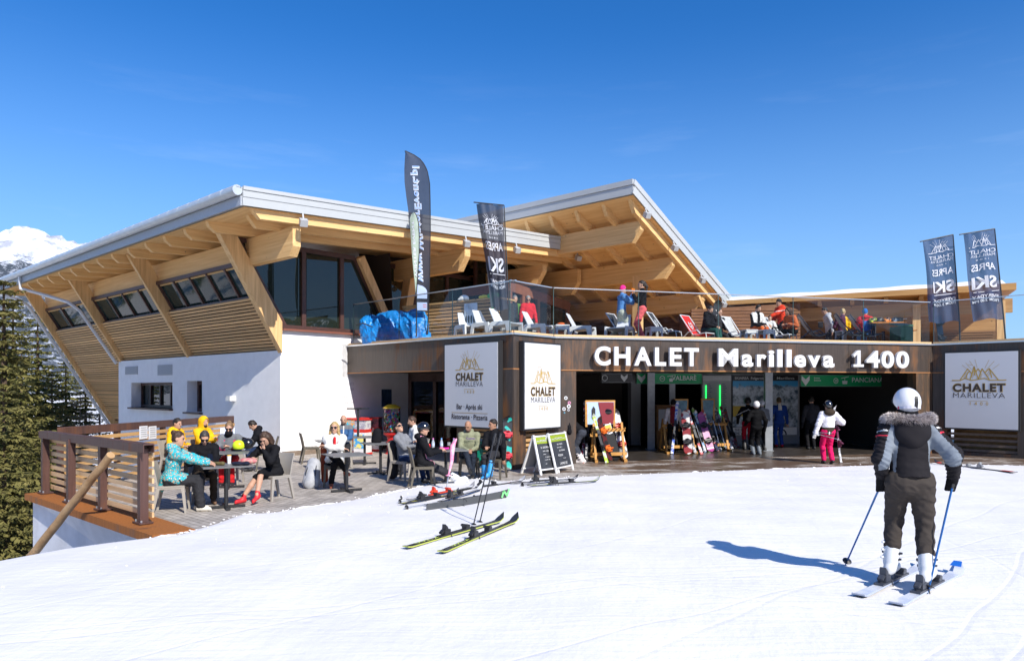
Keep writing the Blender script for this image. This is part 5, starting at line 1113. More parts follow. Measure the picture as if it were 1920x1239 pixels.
class Person:
    def __init__(s, loc, f, label, group=None, sit=False, q=.016, sc=1.0, pel=None, lean=0, side=0, twist=0, hd=(0, 0), hands=None, feet=None, jacket=None, trousers=None, shoes=SHOEK, boots=False,
                 skn=0, hair='short', hairmat=H_DARK, puff=.012, hem=.06, hemr=0.0, cut=None, hood=None, hoodmat=None, collar=True, zone=None, gloves=None, glasses=False, bald=False, barelegs=False, wr=.0095, sleeves=True,
                 kneehint=None, thigh=1.0, elb=None, eyes=False, baggy=.004, helmetmat=None, beard=None, extra=None, bulk=1.0, disp=None, hipw=1.0, hdir=None):
        s.q = q; root = s.root = empty('person', loc, 0, label, 'person', group); S = sc
        Fw = n3([f[0], f[1], 0]); Rt = np.array([Fw[1], -Fw[0], 0]); Up = np.array([0, 0, 1.])
        B = lambda a, r, z: Fw*a+Rt*r+Up*z
        P = B(*( (pel if isinstance(pel, tuple) else (0, 0, pel if pel else (.53 if sit else .90*S))) ))
        # torso frame
        sp = n3(B(math.sin(lean), math.sin(side), math.cos(lean)))
        tf = n3(Fw*math.cos(twist)+Rt*math.sin(twist)); tf = n3(tf-sp*(tf@sp)); tr = np.cross(tf, sp)
        s.F, s.sp, s.tf, s.tr, s.B = Fw, sp, tf, tr, B
        ch = P+sp*.30*S; nb = P+sp*.495*S-tf*.01; sh = [P+sp*.435*S+tr*k*.175*S*bulk for k in (-1, 1)]; hip = [P+Rt*k*.09*S*hipw-Up*.02 for k in (-1, 1)]
        yaw, pit = hd; hf = tf*math.cos(yaw)+tr*math.sin(yaw); hu0 = n3(sp*.45+Up*.55); hf = n3(hf-hu0*(hf@hu0)); hf, hu = n3(hf*math.cos(pit)-hu0*math.sin(pit)), n3(hu0*math.cos(pit)+hf*math.sin(pit)); hr = np.cross(hf, hu)
        hc = nb+hu0*.085*S+hu*.085*S+hf*.022*S; HM = np.stack([hr, hf, hu], 1); s.hc, s.hf, s.hu, s.hr, s.HM, s.nb, s.sh, s.P = hc, hf, hu, hr, HM, nb, sh, P
        hands = hands or ([(.30, -.12, .72), (.30, .12, .72)] if sit else [(.06, -.27, .80*S), (.06, .27, .80*S)])
        el, wr_ = [], []
        for i, k in enumerate((-1, 1)):
            t = B(*hands[i]); hint = (-Fw*.5+Rt*k*.6-Up*.8) if elb is None or elb[i] is None else B(*elb[i])
            e, w = ik(sh[i], t, .285*S, .255*S, hint); el.append(e); wr_.append(w)
        feet = feet or ([(.40, -.1, .09), (.40, .1, .09)] if sit else [(0, -.10, .09), (.0, .10, .09)])
        kn, an = [], []
        for i in range(2):
            t = B(*feet[i][:3]); hint = (Fw+Up*(.8 if sit else .1)) if kneehint is None or kneehint[i] is None else B(*kneehint[i])
            a_, b_ = ik(hip[i], t, .43*S, .42*S, hint); kn.append(a_); an.append(b_)
        s.el, s.wr, s.kn, s.an = el, wr_, kn, an
        toe = [n3(Fw*math.cos(t)+Rt*math.sin(t)+Up*(ft[4] if len(ft) > 4 else 0)) for ft, t in ((ft, ft[3] if len(ft) > 3 else 0) for ft in feet)]
        near = q < .013
        # body
        b = Sdf(.02); h_ = S
        b.ell(hc+hu*.018*h_, np.array([.074, .093, .106])*h_, HM).ell(hc+hf*.028*h_-hu*.05*h_, np.array([.057, .062, .068])*h_, HM, k=.03).ell(hc+hf*.066*h_-hu*.098*h_, np.array([.026, .022, .022])*h_, HM, k=.03)
        b.cap(hc+hf*.09*h_+hu*.02*h_, hc+hf*.110*h_-hu*.022*h_, .010*h_, .0145*h_, k=.014)
        if near:
            for k in (-1, 1): b.ell(hc+hf*.104*h_+hr*k*.034*h_+hu*.014*h_, np.array([.020, .016, .013])*h_, HM, k=.018, sub=True).cap(hc+hf*.092*h_+hr*k*.012*h_+hu*.036*h_, hc+hf*.084*h_+hr*k*.048*h_+hu*.036*h_, .009, .008, k=.012)
            b.cap(hc+hf*.086*h_-hu*.058*h_-hr*.018, hc+hf*.086*h_-hu*.058*h_+hr*.018, .0085, k=.01)
        for k in (-1, 1): b.ell(hc+hr*k*.076*h_-hf*.005, np.array([.013, .022, .033])*h_, HM, k=.01)
        b.cap(nb-sp*.06, hc-hu*.05*h_-hf*.02*h_, .056*h_, .05*h_, k=.03)
        b.cap(P, ch, .09, .10).cap(sh[0]*.8+nb*.2, sh[1]*.8+nb*.2, .045)
        for i in range(2):
            b.cap(sh[i], el[i], .04*S, .034*S); b.cap(el[i], wr_[i], .034*S, .025*S)
            lr = (.072, .05, .052, .036) if barelegs else (.055, .04, .04, .03)
            b.cap(hip[i], kn[i], lr[0]*S, lr[1]*S).cap(kn[i], kn[i]*.6+an[i]*.4, lr[1]*S, lr[2]*S).cap(kn[i]*.6+an[i]*.4, an[i], lr[2]*S, lr[3]*S)
            hd_ = n3(wr_[i]-el[i]) if hdir is None or hdir[i] is None else n3(B(*hdir[i])); k = (-1, 1)[i]
            hs = np.cross(hd_, Up if abs(hd_[2]) < .8 else Fw); hs = n3(hs)*(1 if hs@(-tr*k) > 0 or True else -1)
            inw = n3(-tr*k-hd_*((-tr*k)@hd_)); hs = n3(np.cross(hd_, np.cross(inw, hd_)+Up*.6)) if abs(hd_[2]) > .6 else inw
            pn = np.cross(hs, hd_); pn = pn if pn[2] < 0 else -pn
            if gloves is None:
                b.ell(wr_[i]+hd_*.045*S, np.array([.040, .05, .019])*S, np.stack([hs, hd_, pn], 1), k=.012)
                for j in range(4):
                    ln = (.062, .075, .08, .07)[j]*S; o = wr_[i]+hd_*.082*S+hs*(.028-.0195*j)*S; m_ = o+hd_*ln*.5+pn*.012; b.cap(o, m_, .0098*S, .009*S, k=.004).cap(m_, m_+n3(hd_*.6+pn*.9)*ln*.5, .009*S, .0075*S, k=.003)
                o = wr_[i]+hd_*.022*S+hs*.034*S; m_ = o+n3(hd_*.6+hs*.7)*.04; b.cap(o, m_, .013*S, .0105*S, k=.01).cap(m_, m_+n3(hd_+pn*.5)*.03, .0105*S, .009*S, k=.004)
            s.hand_dir = hd_
        Pm, Q = b.mesh(q*.8 if near else q); np_mesh('body', Pm, Q, skin[skn], root)
        # jacket
        if jacket is not None:
            j = Sdf(.035); pf = puff
            j.cap(P+sp*.02*S-Up*0, ch, .138*bulk*S+pf, .15*bulk*S+pf, sq=(tf, .76)); j.cap(ch, P+sp*.40*S, .15*bulk*S+pf, .125*bulk*S+pf, sq=(tf, .72))
            j.cap(sh[0]*.85+nb*.15, sh[1]*.85+nb*.15, .062*S+pf)
            if hem: j.cap(P+sp*.04-(0 if sit else 1)*Up*hem-(sp*.02 if sit else 0), P+sp*.05, .145*bulk*S+pf*1.2+hemr, .14*bulk*S+pf, sq=(tf, .78+hemr*3))
            if hem > .12 and sit:
                for i in range(2): j.cap(hip[i]+Up*.02, hip[i]*.55+kn[i]*.45+Up*.02, .095*S+pf, .085*S+pf)
                j.cap(P-tf*.10-Up*.02, P-tf*.14-Up*(hem-.04), .11, .09, sq=(tf, .6))
            if not sit and lean < .6: j.half(P-Up*((hem+.05) if cut is None else cut), -Up, k=.012)
            for i in range(2):
                if sleeves: j.cap(sh[i], el[i], .066*S*bulk**.5+pf, .054*S+pf, k=.04); j.cap(el[i], wr_[i], .053*S+pf, .038*S+pf*.8, k=.03)
                else: j.cap(sh[i], sh[i]*.5+el[i]*.5, .06*S+pf, .056*S+pf)
            if collar: j.cap(nb-sp*.03, nb+hu0*.045, .082*S, .068*S, k=.03)
            if hood == 'down': j.ell(nb-tf*.075+sp*.015, (.13, .085, .075), np.stack([tr, tf, sp], 1), k=.04)
            def dj(G, a=wr): return a*(.9*vnoise(G*np.array([1, 1, 1.7]), 26, loc[0])+.7*np.abs(vnoise(G, 44, loc[1]))+.35*vnoise(G, 80, 2))
            Pm, Q = j.mesh(q, disp or dj); np_mesh('jacket', Pm, Q, jacket, root, zone(s) if zone else None)
        if hood == 'up':
            j = Sdf(.02); j.ell(hc+hu*.01-hf*.012, np.array([.108, .122, .142])*S, HM).cap(nb, hc-hu*.05, .10, .10); j.ell(hc+hf*.12-hu*.01, np.array([.075, .11, .115])*S, HM, k=.02, sub=True).ell(hc+hu*.0, np.array([.088, .104, .12])*S, HM, k=.01, sub=True)
            Pm, Q = j.mesh(q*.8, lambda G: .004*vnoise(G, 40)); np_mesh('hood', Pm, Q, hoodmat or jacket, root)
        if trousers is not None:
            t = Sdf(.03); bg_ = baggy; t.ell(P-Up*.03*S, np.array([.165*hipw, .125, .13])*S+min(bg_, .006), np.stack([Rt, Fw, Up], 1))
            for i in range(2):
                e = an[i] if not barelegs else kn[i]; bt = kn[i]*.42+an[i]*.58 if boots else an[i]*.94+kn[i]*.06
                t.cap(hip[i], kn[i], .088*S*thigh+bg_, .066*S+bg_, k=.05)
                if not barelegs: t.cap(kn[i], bt, .064*S+bg_, .056*S+bg_*1.1, k=.02)
            def dt(G): return wr*(.8*vnoise(G*np.array([1, 1, 1.9]), 24, loc[1])+.8*np.abs(vnoise(G*np.array([1, 1, 1.5]), 40, loc[0]))+.3*vnoise(G, 75, 4))
            Pm, Q = t.mesh(q, dt); np_mesh('trousers' if not barelegs else 'skirt', Pm, Q, trousers, root)
        for i in range(2):
            t = Sdf(.018); td = toe[i]; a = an[i]; dn = np.cross(np.cross(td, Up if abs(td[2]) < .9 else Fw), td); dn = -n3(dn) if dn[2] > 0 else n3(dn)
            if boots:
                sh_ = n3(kn[i]-a); t.cap(a+sh_*.02, a+sh_*.24*S, .066*S, .062*S, k=.03).cap(a-td*.05+dn*.045, a+td*.15*S+dn*.045, .052*S, .046*S, k=.03).cap(a-td*.075+dn*.065, a+td*.19+dn*.07, .03, .028, k=.01)
                for z in (.06, .13, .2): t.cap(a+sh_*z+Rt*.075*(-1, 1)[i]-td*.02, a+sh_*z+Rt*.078*(-1, 1)[i]+td*.03, .013, k=.004)
            else:
                t.cap(a+n3(kn[i]-a)*.05, a+dn*.03, .043*S, .045*S).cap(a-td*.045+dn*.045, a+td*.13*S+dn*.052, .038*S, .033*S, k=.03).cap(a-td*.055+dn*.072, a+td*.155*S+dn*.072, .017, .018, k=.008)
            Pm, Q = t.mesh(min(q, .012)); np_mesh('boot' if boots else 'shoe', Pm, Q, shoes, root)
            if gloves is not None:
                g = Sdf(.02); w = wr_[i]; d_ = n3(w-el[i]) if hdir is None or hdir[i] is None else n3(B(*hdir[i])); sd = n3(np.cross(d_, Up if abs(d_[2]) < .9 else Fw))
                g.cap(w-d_*.05, w+d_*.02, .05*S, .045*S).ell(w+d_*.055, np.array([.05, .052, .034])*S, np.stack([sd, d_, np.cross(sd, d_)], 1))
                for k in range(4): o = w+d_*.085+sd*(.033-.022*k); g.cap(o, o+n3(d_-Up*.5+Fw*.3)*.05, .016, .014, k=.007)
                g.cap(w+d_*.03+Fw*.03, w+d_*.08+Fw*.055, .018, .015, k=.01)
                Pm, Q = g.mesh(min(q, .012)); np_mesh('glove', Pm, Q, gloves, root)
        # hair, headgear, eyes
        if hair in ('short', 'bun', 'pony', 'long', 'bob'):
            t = Sdf(.025); t.ell(hc+hu*.026*S-hf*.006*S, np.array([.083, .101, .112])*S, HM)
            t.half(hc+hf*.035*S+hu*.02*S, n3(hf*.80-hu*.60), k=.02)
            if hair in ('short',): t.half(hc-hu*.055*S, -hu, k=.02)
            if hair == 'bun': t.half(hc-hu*.06*S, -hu, k=.02); t.ell(hc-hf*.085*S+hu*.10*S, (.042,)*3)
            if hair == 'pony': t.half(hc-hu*.06*S, -hu, k=.02); t.cap(hc-hf*.09*S+hu*.07*S, hc-hf*.14*S-hu*.05*S, .035, .04).cap(hc-hf*.14*S-hu*.05*S, hc-hf*.12*S-hu*.26*S, .04, .02)
            if hair in ('long', 'bob'):
                for k in (-1, 1): t.cap(hc+hr*k*.068*S+hu*.03, hc+hr*k*.088*S-hu*(.22 if hair == 'long' else .13)*S+hf*.01, .035, .036 if hair == 'bob' else .03)
                t.cap(hc-hf*.06, hc-hf*.085-hu*.16*S, .075, .06)
            Pm, Q = t.mesh(min(q, .012), lambda G: .0075*vnoise(G*np.array([1, 1, .6]), 62, 3)+.004*vnoise(G, 120, 5)); np_mesh('hair', Pm, Q, hairmat, root)
        if hair in ('helmet', 'beanie'):
            t = Sdf(.02); r = np.array([.112, .132, .132])*S if hair == 'helmet' else np.array([.086, .105, .12])*S
            t.ell(hc+hu*.03*S-hf*.005, r, HM); t.half(hc+hf*.03*S+hu*.022*S, n3(hf*.62-hu*.78), k=.012); t.half(hc-hu*.075*S, -hu, k=.015)
            Pm, Q = t.mesh(min(q, .012)); np_mesh(hair, Pm, Q, helmetmat, root)
            if hair == 'helmet':
                g = MB()
                for k in range(9):
                    a0, a1 = [2.2*(x/8-.5) for x in (k, k+.98)]
                    for a_ in (a0,): 
                        p = hc+hu*.045*S+(hf*math.cos(a_)+hr*math.sin(a_)*.87)*.128*S; g.box(V(*p), (.036, .012, .03), math.atan2(*(hf*math.cos(a_)+hr*math.sin(a_))[1::-1])+math.pi/2)
                g.build('goggle_strap', mat('goggle_strap_black', (.02, .02, .022), .5), root, world=False)
        if beard is not None:
            t = Sdf(.02); t.ell(hc+hf*.045*S-hu*.085*S, np.array([.062, .058, .05])*S, HM); t.half(hc-hu*.048*S, hu, k=.01); Pm, Q = t.mesh(min(q, .012), lambda G: .003*vnoise(G, 90)); np_mesh('beard', Pm, Q, beard, root)
        if glasses:
            g = MB(); M3 = Matrix([list(r_) for r_ in HM])
            for k in (-1, 1): g.ell(V(*(hc+hf*.098*S+hr*k*.034*S+hu*.013*S)), (.031, .012, .023), M3); g.bar(V(*(hc+hf*.09*S+hr*k*.062*S+hu*.02*S)), V(*(hc-hf*.01+hr*k*.078*S+hu*.02*S)), .006, .01)
            g.bar(V(*(hc+hf*.104*S-hr*.01+hu*.02*S)), V(*(hc+hf*.104*S+hr*.01+hu*.02*S)), .006, .006); g.build('sunglasses', lens_m, root, world=False, smooth=True)
        elif eyes:
            for k in (-1, 1): g = MB(); g.ell(V(*(hc+hf*.0885*S+hr*k*.033*S+hu*.013*S)), (.014, .010, .008), Matrix([list(r_) for r_ in HM]), 8, 6); g.build('eye', eye_m, root, world=False, smooth=True)
PG = {'l': 'people at the left cafe tables', 'm': 'people at the middle cafe tables', 'h': 'people at the ski station entrance', 't': 'people on the upper terrace'}
# ---------------- cafe furniture ----------------
taupe = mat('taupe_plastic', (.34, .31, .27), .45, var=.03, vs=5); olive_p = mat('olive_brown_plastic', (.115, .10, .075), .4, var=.04, vs=5)
table_top = mat('grey_table_top', (.17, .17, .165), .5, var=.12, vs=14)
def chair(loc, f, m, label, group='cafe chairs'):
    root = empty('cafe_chair', loc, math.atan2(f[1], f[0])-math.pi/2, label, 'chair', group); P = lambda x, y, z: V(x, y, z)
    g = MB(); n = 8
    prof = [(.22, .445), (.19, .455), (.05, .448), (-.10, .442), (-.19, .45)]
    for (y0, z0), (y1, z1) in zip(prof, prof[1:]): g.hexa([P(-.22, y1, z1-.028), P(.22, y1, z1-.028), P(.22, y0, z0-.028), P(-.22, y0, z0-.028), P(-.22, y1, z1), P(.22, y1, z1), P(.22, y0, z0), P(-.22, y0, z0)])
    g.bar(P(-.2, .2, .42), P(.2, .2, .42), .02, .06); g.bar(P(-.205, -.17, .42), P(-.205, .2, .42), .02, .06); g.bar(P(.205, -.17, .42), P(.205, .2, .42), .02, .06)
    g.build('seat', m, root, world=False, bevel=.006)
    g = MB(); pr = [(-.185, .44), (-.205, .56), (-.235, .70), (-.275, .84)]
    for (y0, z0), (y1, z1) in zip(pr, pr[1:]):
        for k in range(6):
            x0, x1 = -.215+.43*k/6, -.215+.43*(k+1)/6; c0, c1 = -.025*(1-(x0/.215)**2), -.025*(1-(x1/.215)**2)
            g.hexa([P(x0, y0+c0-.012, z0), P(x1, y0+c1-.012, z0), P(x1, y0+c1+.012, z0), P(x0, y0+c0+.012, z0), P(x0, y1+c0-.012, z1), P(x1, y1+c1-.012, z1), P(x1, y1+c1+.012, z1), P(x0, y1+c0+.012, z1)])
    g.build('backrest', m, root, world=False)
    for x, y, dx, dy in ((-.19, .19, -.03, .05), (.19, .19, .03, .05), (-.19, -.17, -.02, -.09), (.19, -.17, .02, -.09)):
        g = MB(); a = .026; b = .018; t, u = P(x, y, .44), P(x+dx, y+dy, 0)
        g.hexa([u+V(-b, -b, 0), u+V(b, -b, 0), u+V(b, b, 0), u+V(-b, b, 0), t+V(-a, -a, 0), t+V(a, -a, 0), t+V(a, a, 0), t+V(-a, a, 0)]); g.build('leg', m, root, world=False)
    return root
def table(loc, rz, label, w=.8, hgt=.74):
    root = empty('cafe_table', loc, rz, label, 'table', 'cafe tables'); g = MB(); g.box(V(0, 0, hgt-.009), (w, w, .018)); g.build('tabletop', table_top, root, world=False, bevel=.004)
    g = MB(); g.tube([V(0, 0, .03), V(0, 0, hgt-.02)], .034, 12); g.box(V(0, 0, hgt-.025), (.3, .3, .012)); g.build('post', black_m, root, world=False, smooth=True)
    g = MB()
    for a in (0, 1): g.box(V(0, 0, .03+.002*a), (.62 if a == 0 else .07, .07 if a == 0 else .62, .03)); 
    for x, y in ((.28, 0), (-.28, 0), (0, .28), (0, -.28)): g.lathe([(.03, 0), (.03, .016)], V(x, y, 0), 8)
    g.build('base', black_m, root, world=False); return root
def obj1(name, mb, m, label, cat, group=None, **k): return tag(mb.build(name, m, None, **k), label, cat, group)
def blob(name, s, h, m, label, cat, group=None, disp=None, zone=None, loc=None): P, Q = s.mesh(h, disp); return tag(np_mesh(name, P, Q, m, None, zone), label, cat, group)

# --- left table group ---
T1 = gp(424, 952); table(T1, .5, 'grey square table between the teal jacket and the red shoes')
c = gp(333, 965)+V(-.24, .32, 0); chair(c, (.95, .28), taupe, 'pale taupe chair under the woman in the teal jacket')
floral = mat('teal_floral_fabric', (.02, .36, .42), .75)
def floral_nodes():
    n, l, b = nodes_of(floral); t = n.new('ShaderNodeTexCoord'); vo = n.new('ShaderNodeTexVoronoi'); vo.inputs['Scale'].default_value = 21; vo.inputs['Randomness'].default_value = 1; l.new(t.outputs['Object'], vo.inputs[0])
    r = n.new('ShaderNodeValToRGB'); r.color_ramp.interpolation = 'CONSTANT'; e = r.color_ramp.elements; e[0].color = (.02, .015, .012, 1); e[1].position = .16; e[1].color = (.72, .68, .58, 1)
    for p, c_ in ((.27, (.10, .07, .05, 1)), (.34, (.015, .33, .40, 1)), (.55, (.03, .47, .52, 1)), (.68, (.35, .28, .20, 1))): x = e.new(p); x.color = c_
    l.new(vo.outputs['Distance'], r.inputs[0]); sp = n.new('ShaderNodeMath'); l.new(r.outputs[0], b.inputs['Base Color'])
floral_nodes()
Person(c+V(0, 0, 0), (.95, .28), 'woman in a teal flower patterned jacket, dark hair in a bun', PG['l'], True, q=.011, pel=(-.02, 0, .55), lean=.16, hd=(.05, .08), hands=[(.60, -.02, .80), (.58, .10, .79)], feet=[(.40, -.08, .09), (.46, .12, .09)],
       jacket=floral, trousers=CHAR, shoes=SHOEW, hair='bun', hairmat=H_BROWN, hem=.2, hood='down', puff=.016, eyes=True, baggy=.018)
c = V(-5.62, 13.0, 0); chair(c, (.55, -.83), taupe, 'pale taupe chair under the man in the black fleece')
Person(c, (.55, -.83), 'man in a black fleece with greying hair and dark glasses, bending over his phone', PG['l'], True, q=.011, pel=(0, 0, .54), lean=.22, hd=(.1, .5), hands=[(.46, .0, .80), (.44, .14, .80)], feet=[(.42, -.10, .09), (.40, .12, .09)], jacket=BLK, trousers=BROWNF, shoes=mat('brown_shoe', (.12, .06, .03), .6), hair='short', hairmat=hairm('hair_dark_greying', (.05, .042, .038)), glasses=True, puff=.01, skn=0, bulk=1.08)
c = V(-4.40, 13.25, 0); chair(c, (-.55, -.83), taupe, 'pale taupe chair under the woman with red shoes')
Person(c, (-.42, -.9), 'woman with long brown hair and bright red shoes, bare legs crossed, chin in her hand', PG['l'], True, q=.011, pel=(0, 0, .54), lean=.34, hd=(-.1, .55), hands=[(.34, -.06, .93), (.42, .12, .79)], elb=[(.2, -.5, -.8), (.1, .7, -.5)], hdir=[(0, .1, 1), None], feet=[(.62, .16, .10, .1), (.60, -.16, .17, -.2, -.35)],
       kneehint=[(1, .3, .9), (1, -.3, 1)], jacket=BLK, trousers=BLK, barelegs=True, shoes=SHOER, hair='long', hairmat=H_BROWN, skn=0, puff=.008, eyes=True)
T2 = V(-5.85, 14.75, 0); table(T2, .3, 'grey table behind the man in black, holding a helmet')
c = V(-6.05, 15.35, 0); chair(c, (.1, -1), taupe, 'taupe chair under the woman in the grey and pink jacket')
greypink = lambda s: (lambda fc: np.where((vnoise(fc, 27, 2) > .55) & (np.abs((fc-s.P)@s.tr) > .08), 1, 0))
Person(c, (.2, -1), 'woman in a grey ski jacket with pink patches and dark sunglasses, tapping her phone', PG['l'], True, q=.012, pel=(0, 0, .56), lean=.14, hd=(0, .3), hands=[(.36, -.05, .82), (.36, .06, .83)], jacket=[DGREY, cloth('raspberry_fabric', (.6, .03, .12))], zone=greypink, trousers=RED, hair='bun', hairmat=hairm('hair_light_brown', (.20, .12, .06)), glasses=True, skn=0, hem=.1)
b = Sdf(.03).cap((-6.05, 15.28, 1.04), (-6.03, 15.2, 1.1), .085, .075); blob('scarf', b, .012, BLK, 'black neck warmer round the neck of the woman with the phone', 'scarf', disp=lambda G: .005*vnoise(G, 50))
c = V(-8.0, 16.7, 0)+V(.1, 0, 0); chair(c, (.9, -.1), taupe, 'taupe chair under the bareheaded yellow jacket')
Person(c, (.95, -.2), 'bareheaded man in a yellow jacket turned towards the right by the fence', PG['l'], True, q=.013, pel=(0, 0, .57), lean=.12, hd=(.0, .1), jacket=YEL, trousers=BLK, hair='short', hairmat=H_DARK, hood='down', puff=.018, eyes=True)
c = V(-7.35, 16.9, 0); chair(c, (.9, -.3), taupe, 'taupe chair under the hooded yellow jacket')
Person(c, (.92, -.3), 'man in a yellow jacket with its hood up over his head', PG['l'], True, q=.013, pel=(0, 0, .60), lean=.08, hd=(.0, .18), hands=[(.42, 0, .9), (.40, .1, .88)], jacket=YEL, trousers=BLK, hair='none', hood='up', puff=.02, beard=H_DARK)
c = V(-6.15, 17.9, 0); chair(c, (-.85, -.3), olive_p, 'dark chair under the man in the black hooded jacket by the white wall')
Person(c, (-.9, -.35), 'man in a black hooded jacket leaning over the back table by the white wall', PG['l'], True, q=.013, pel=(0, 0, .56), lean=.5, hd=(.1, .45), hands=[(.55, -.05, .8), (.1, .18, .62)], jacket=BLK, trousers=NAVY, hair='short', hairmat=H_DARK, hood='down', puff=.022)
table(V(-6.95, 17.2, 0), .4, 'grey table between the yellow jackets and the white wall')
b = Sdf(.02).ell((-5.70, 14.9, .86), (.125, .11, .115)); b.half((-6, 14.8, .78), (0, 0, -1), .02); blob('helmet', b, .012, mat('neon_yellow_shell', (.62, .80, .02), .35), 'neon yellow ski helmet on the table before the woman with the phone', 'helmet')
b = Sdf(.02).ell((-5.55, 15.0, .89), (.13, .12, .12)); b.half((-5.5, 15, .78), (0, 0, -1), .02); blob('helmet', b, .012, mat('black_shell', (.012, .012, .014), .2, spec=.7), 'black ski helmet beside the neon yellow one', 'helmet')
g = MB(); g.box(V(-6.35, 15.95, 1.05), (.30, .04, .26), .3, rot=Matrix.Rotation(.3, 3, 'Z')@Matrix.Rotation(-.5, 3, 'X')); obj1('paper_bag', g, mat('blue_white_paper', (.55, .6, .75), .6), 'folded white and blue paper held before the hooded yellow jacket', 'paper')
# things on the front table
tz = .742
g = MB(); g.lathe([(.028, 0), (.036, .13), (.037, .135)], T1+V(-.02, .18, tz), 14); g.lathe([(.038, 0), (.036, .018)], T1+V(-.02, .18, tz+.135), 14, mi=1); obj1('paper_cup', g, [white_m, mat('amber_lid', (.7, .35, .03), .5)], 'white paper cup with an amber lid on the front table', 'cup', smooth=True)
b = Sdf(.03).ell(T1+V(.32, .13, tz+.05), (.17, .09, .055)); blob('handbag', b, .012, mat('patterned_bag', (.5, .33, .26), .7, col2=(.55, .08, .12), vs=16), 'small patterned handbag before the woman with red shoes', 'bag', disp=lambda G: .008*vnoise(G, 30))
b = Sdf(.02).ell(T1+V(.22, -.10, tz+.03), (.09, .05, .035)).ell(T1+V(.36, -.08, tz+.03), (.08, .05, .035)); blob('gloves', b, .01, cloth('dark_navy_glove', (.015, .018, .035)), 'dark navy gloves on the front table edge', 'gloves', disp=lambda G: .006*vnoise(G, 45))
b = Sdf(.02).cap(T1+V(-.2, -.05, tz+.025), T1+V(-.02, -.1, tz+.03), .03, .035); blob('gloves', b, .01, cloth('olive_glove', (.13, .11, .05)), 'olive gloves lying before the teal jacket', 'gloves', disp=lambda G: .006*vnoise(G, 45))
g = MB(); g.box(T1+V(-.37, .24, tz+.10), (.075, .012, .15), .3, rot=Matrix.Rotation(.6, 3, 'Z')@Matrix.Rotation(-.7, 3, 'X')); obj1('phone', g, lens_m, 'black phone in the hands of the man in the black fleece', 'phone')
g = MB(); g.box(T1+V(-.27, -.16, tz+.008), (.075, .15, .012), .8); obj1('phone', g, mat('green_phone', (.2, .5, .08), .4), 'green cased phone on the table before the teal jacket', 'phone')
# --- middle group ---
c = gp(582, 868); chair(c, (.8, .35), olive_p, 'empty olive brown chair standing alone by the sunlit white wall')
table(gp(650, 921), .55, 'grey table before the blonde woman in white')
c = V(-3.72, 15.0, 0); chair(c, (.25, -.97), olive_p, 'chair under the blonde woman in white with an orange garment over its back')
Person(c, (.2, -.98), 'blonde woman in a white jacket with sunglasses and folded arms', PG['m'], True, q=.011, pel=(0, 0, .56), lean=-.04, hd=(.15, .05), hands=[(.22, .16, .86), (.26, -.16, .80)], elb=[(.1, -1, -.4), (.1, 1, -.4)], hdir=[(.1, 1, .1), (.1, -1, 0)], feet=[(.30, .06, .10), (.42, -.24, .36, -.5)], kneehint=[None, (1, .1, 1)],
       jacket=WHT, trousers=BLK, shoes=SHOEO, hair='bob', hairmat=H_BLOND, glasses=True, puff=.02, hem=.16, hood='down')
b = Sdf(.02).cap((-3.69, 14.86, .80), (-3.69, 14.87, 1.02), .028); blob('scarf', b, .011, RED, 'red top showing in the open white jacket', 'scarf')
b = Sdf(.04).cap(c+V(-.28, .16, .85), c+V(-.26, .2, .12), .06, .075); blob('garment', b, .014, cloth('rust_orange_fabric', (.36, .07, .03)), 'rust orange garment hanging from the chair of the blonde woman', 'garment', disp=lambda G: .01*vnoise(G*np.array([1, 1, .4]), 30))
def backpack(p, m, m2, label, w=.17, h=.5, tilt=.15):
    root = empty('backpack', p, 0, label, 'backpack'); s = Sdf(.05).cap((0, 0, .12), (0, tilt, h-.1), w, w*.8, sq=((0, 1, 0), .7)); P, Q = s.mesh(.014, lambda G: .006*vnoise(G, 24)); np_mesh('bag', P, Q, m, root)
    s = Sdf(.03).cap((0, -.12, .10), (0, -.09+tilt*.4, .26), w*.62, w*.55, sq=((0, 1, 0), .5)); P, Q = s.mesh(.012); np_mesh('pocket', P, Q, m, root)
    for x in (-.09, .09): g = MB(); g.tube([V(x, -.13, .04), V(x*1.1, -.14+tilt*.6, h*.6), V(x*.7, tilt*.9, h-.02)], .012, 6); g.build('strap', m2, root, world=False)
backpack(gp(580, 916)+V(0, .12, 0), mat('light_grey_nylon', (.36, .37, .39), .6, var=.1, vs=12), black_m, 'light grey backpack on the paving beside the blonde woman', .18, .56, .22)
T3 = V(-4.52, 18.0, 0); table(T3, .4, 'grey table before the bald man in blue')
c = V(-4.42, 18.75, 0); chair(c, (.2, -1), taupe, 'taupe chair under the bald man in blue')
blue2 = lambda s: (lambda fc: np.where(np.abs((fc-s.P)@s.tr+.0) < .012, 1, np.where((fc-s.P)@s.sp > .42, 2, 0)))
Person(c, (.25, -.97), 'bald man in a blue and grey jacket sitting by the toy machines', PG['m'], True, q=.013, pel=(0, 0, .57), lean=.06, hd=(.1, .15), hands=[(.4, -.04, .72), (.4, .08, .72)], jacket=[STEELB, WHT, DGREY], zone=blue2, trousers=CHAR, shoes=SHOEK, hair='none', eyes=True, puff=.014, beard=hairm('stubble', (.10, .06, .045)))
T4 = V(-4.0, 19.4, 0); table(T4, .2, 'grey table carrying an upturned table base')
g = MB(); g.tube([T4+V(-.18, 0, .745), T4+V(-.18, 0, 1.5)], .03, 10); g.bar(T4+V(-.48, 0, 1.5), T4+V(.12, 0, 1.5), .07, .035); g.bar(T4+V(-.18, -.3, 1.505), T4+V(-.18, .3, 1.505), .07, .035); obj1('upturned_table_base', g, black_m, 'black upturned table base stacked on a table beside the bald man in blue', 'table base')
T5 = gp(713.5, 888); table(T5, .45, 'grey table with a black rucksack on it')
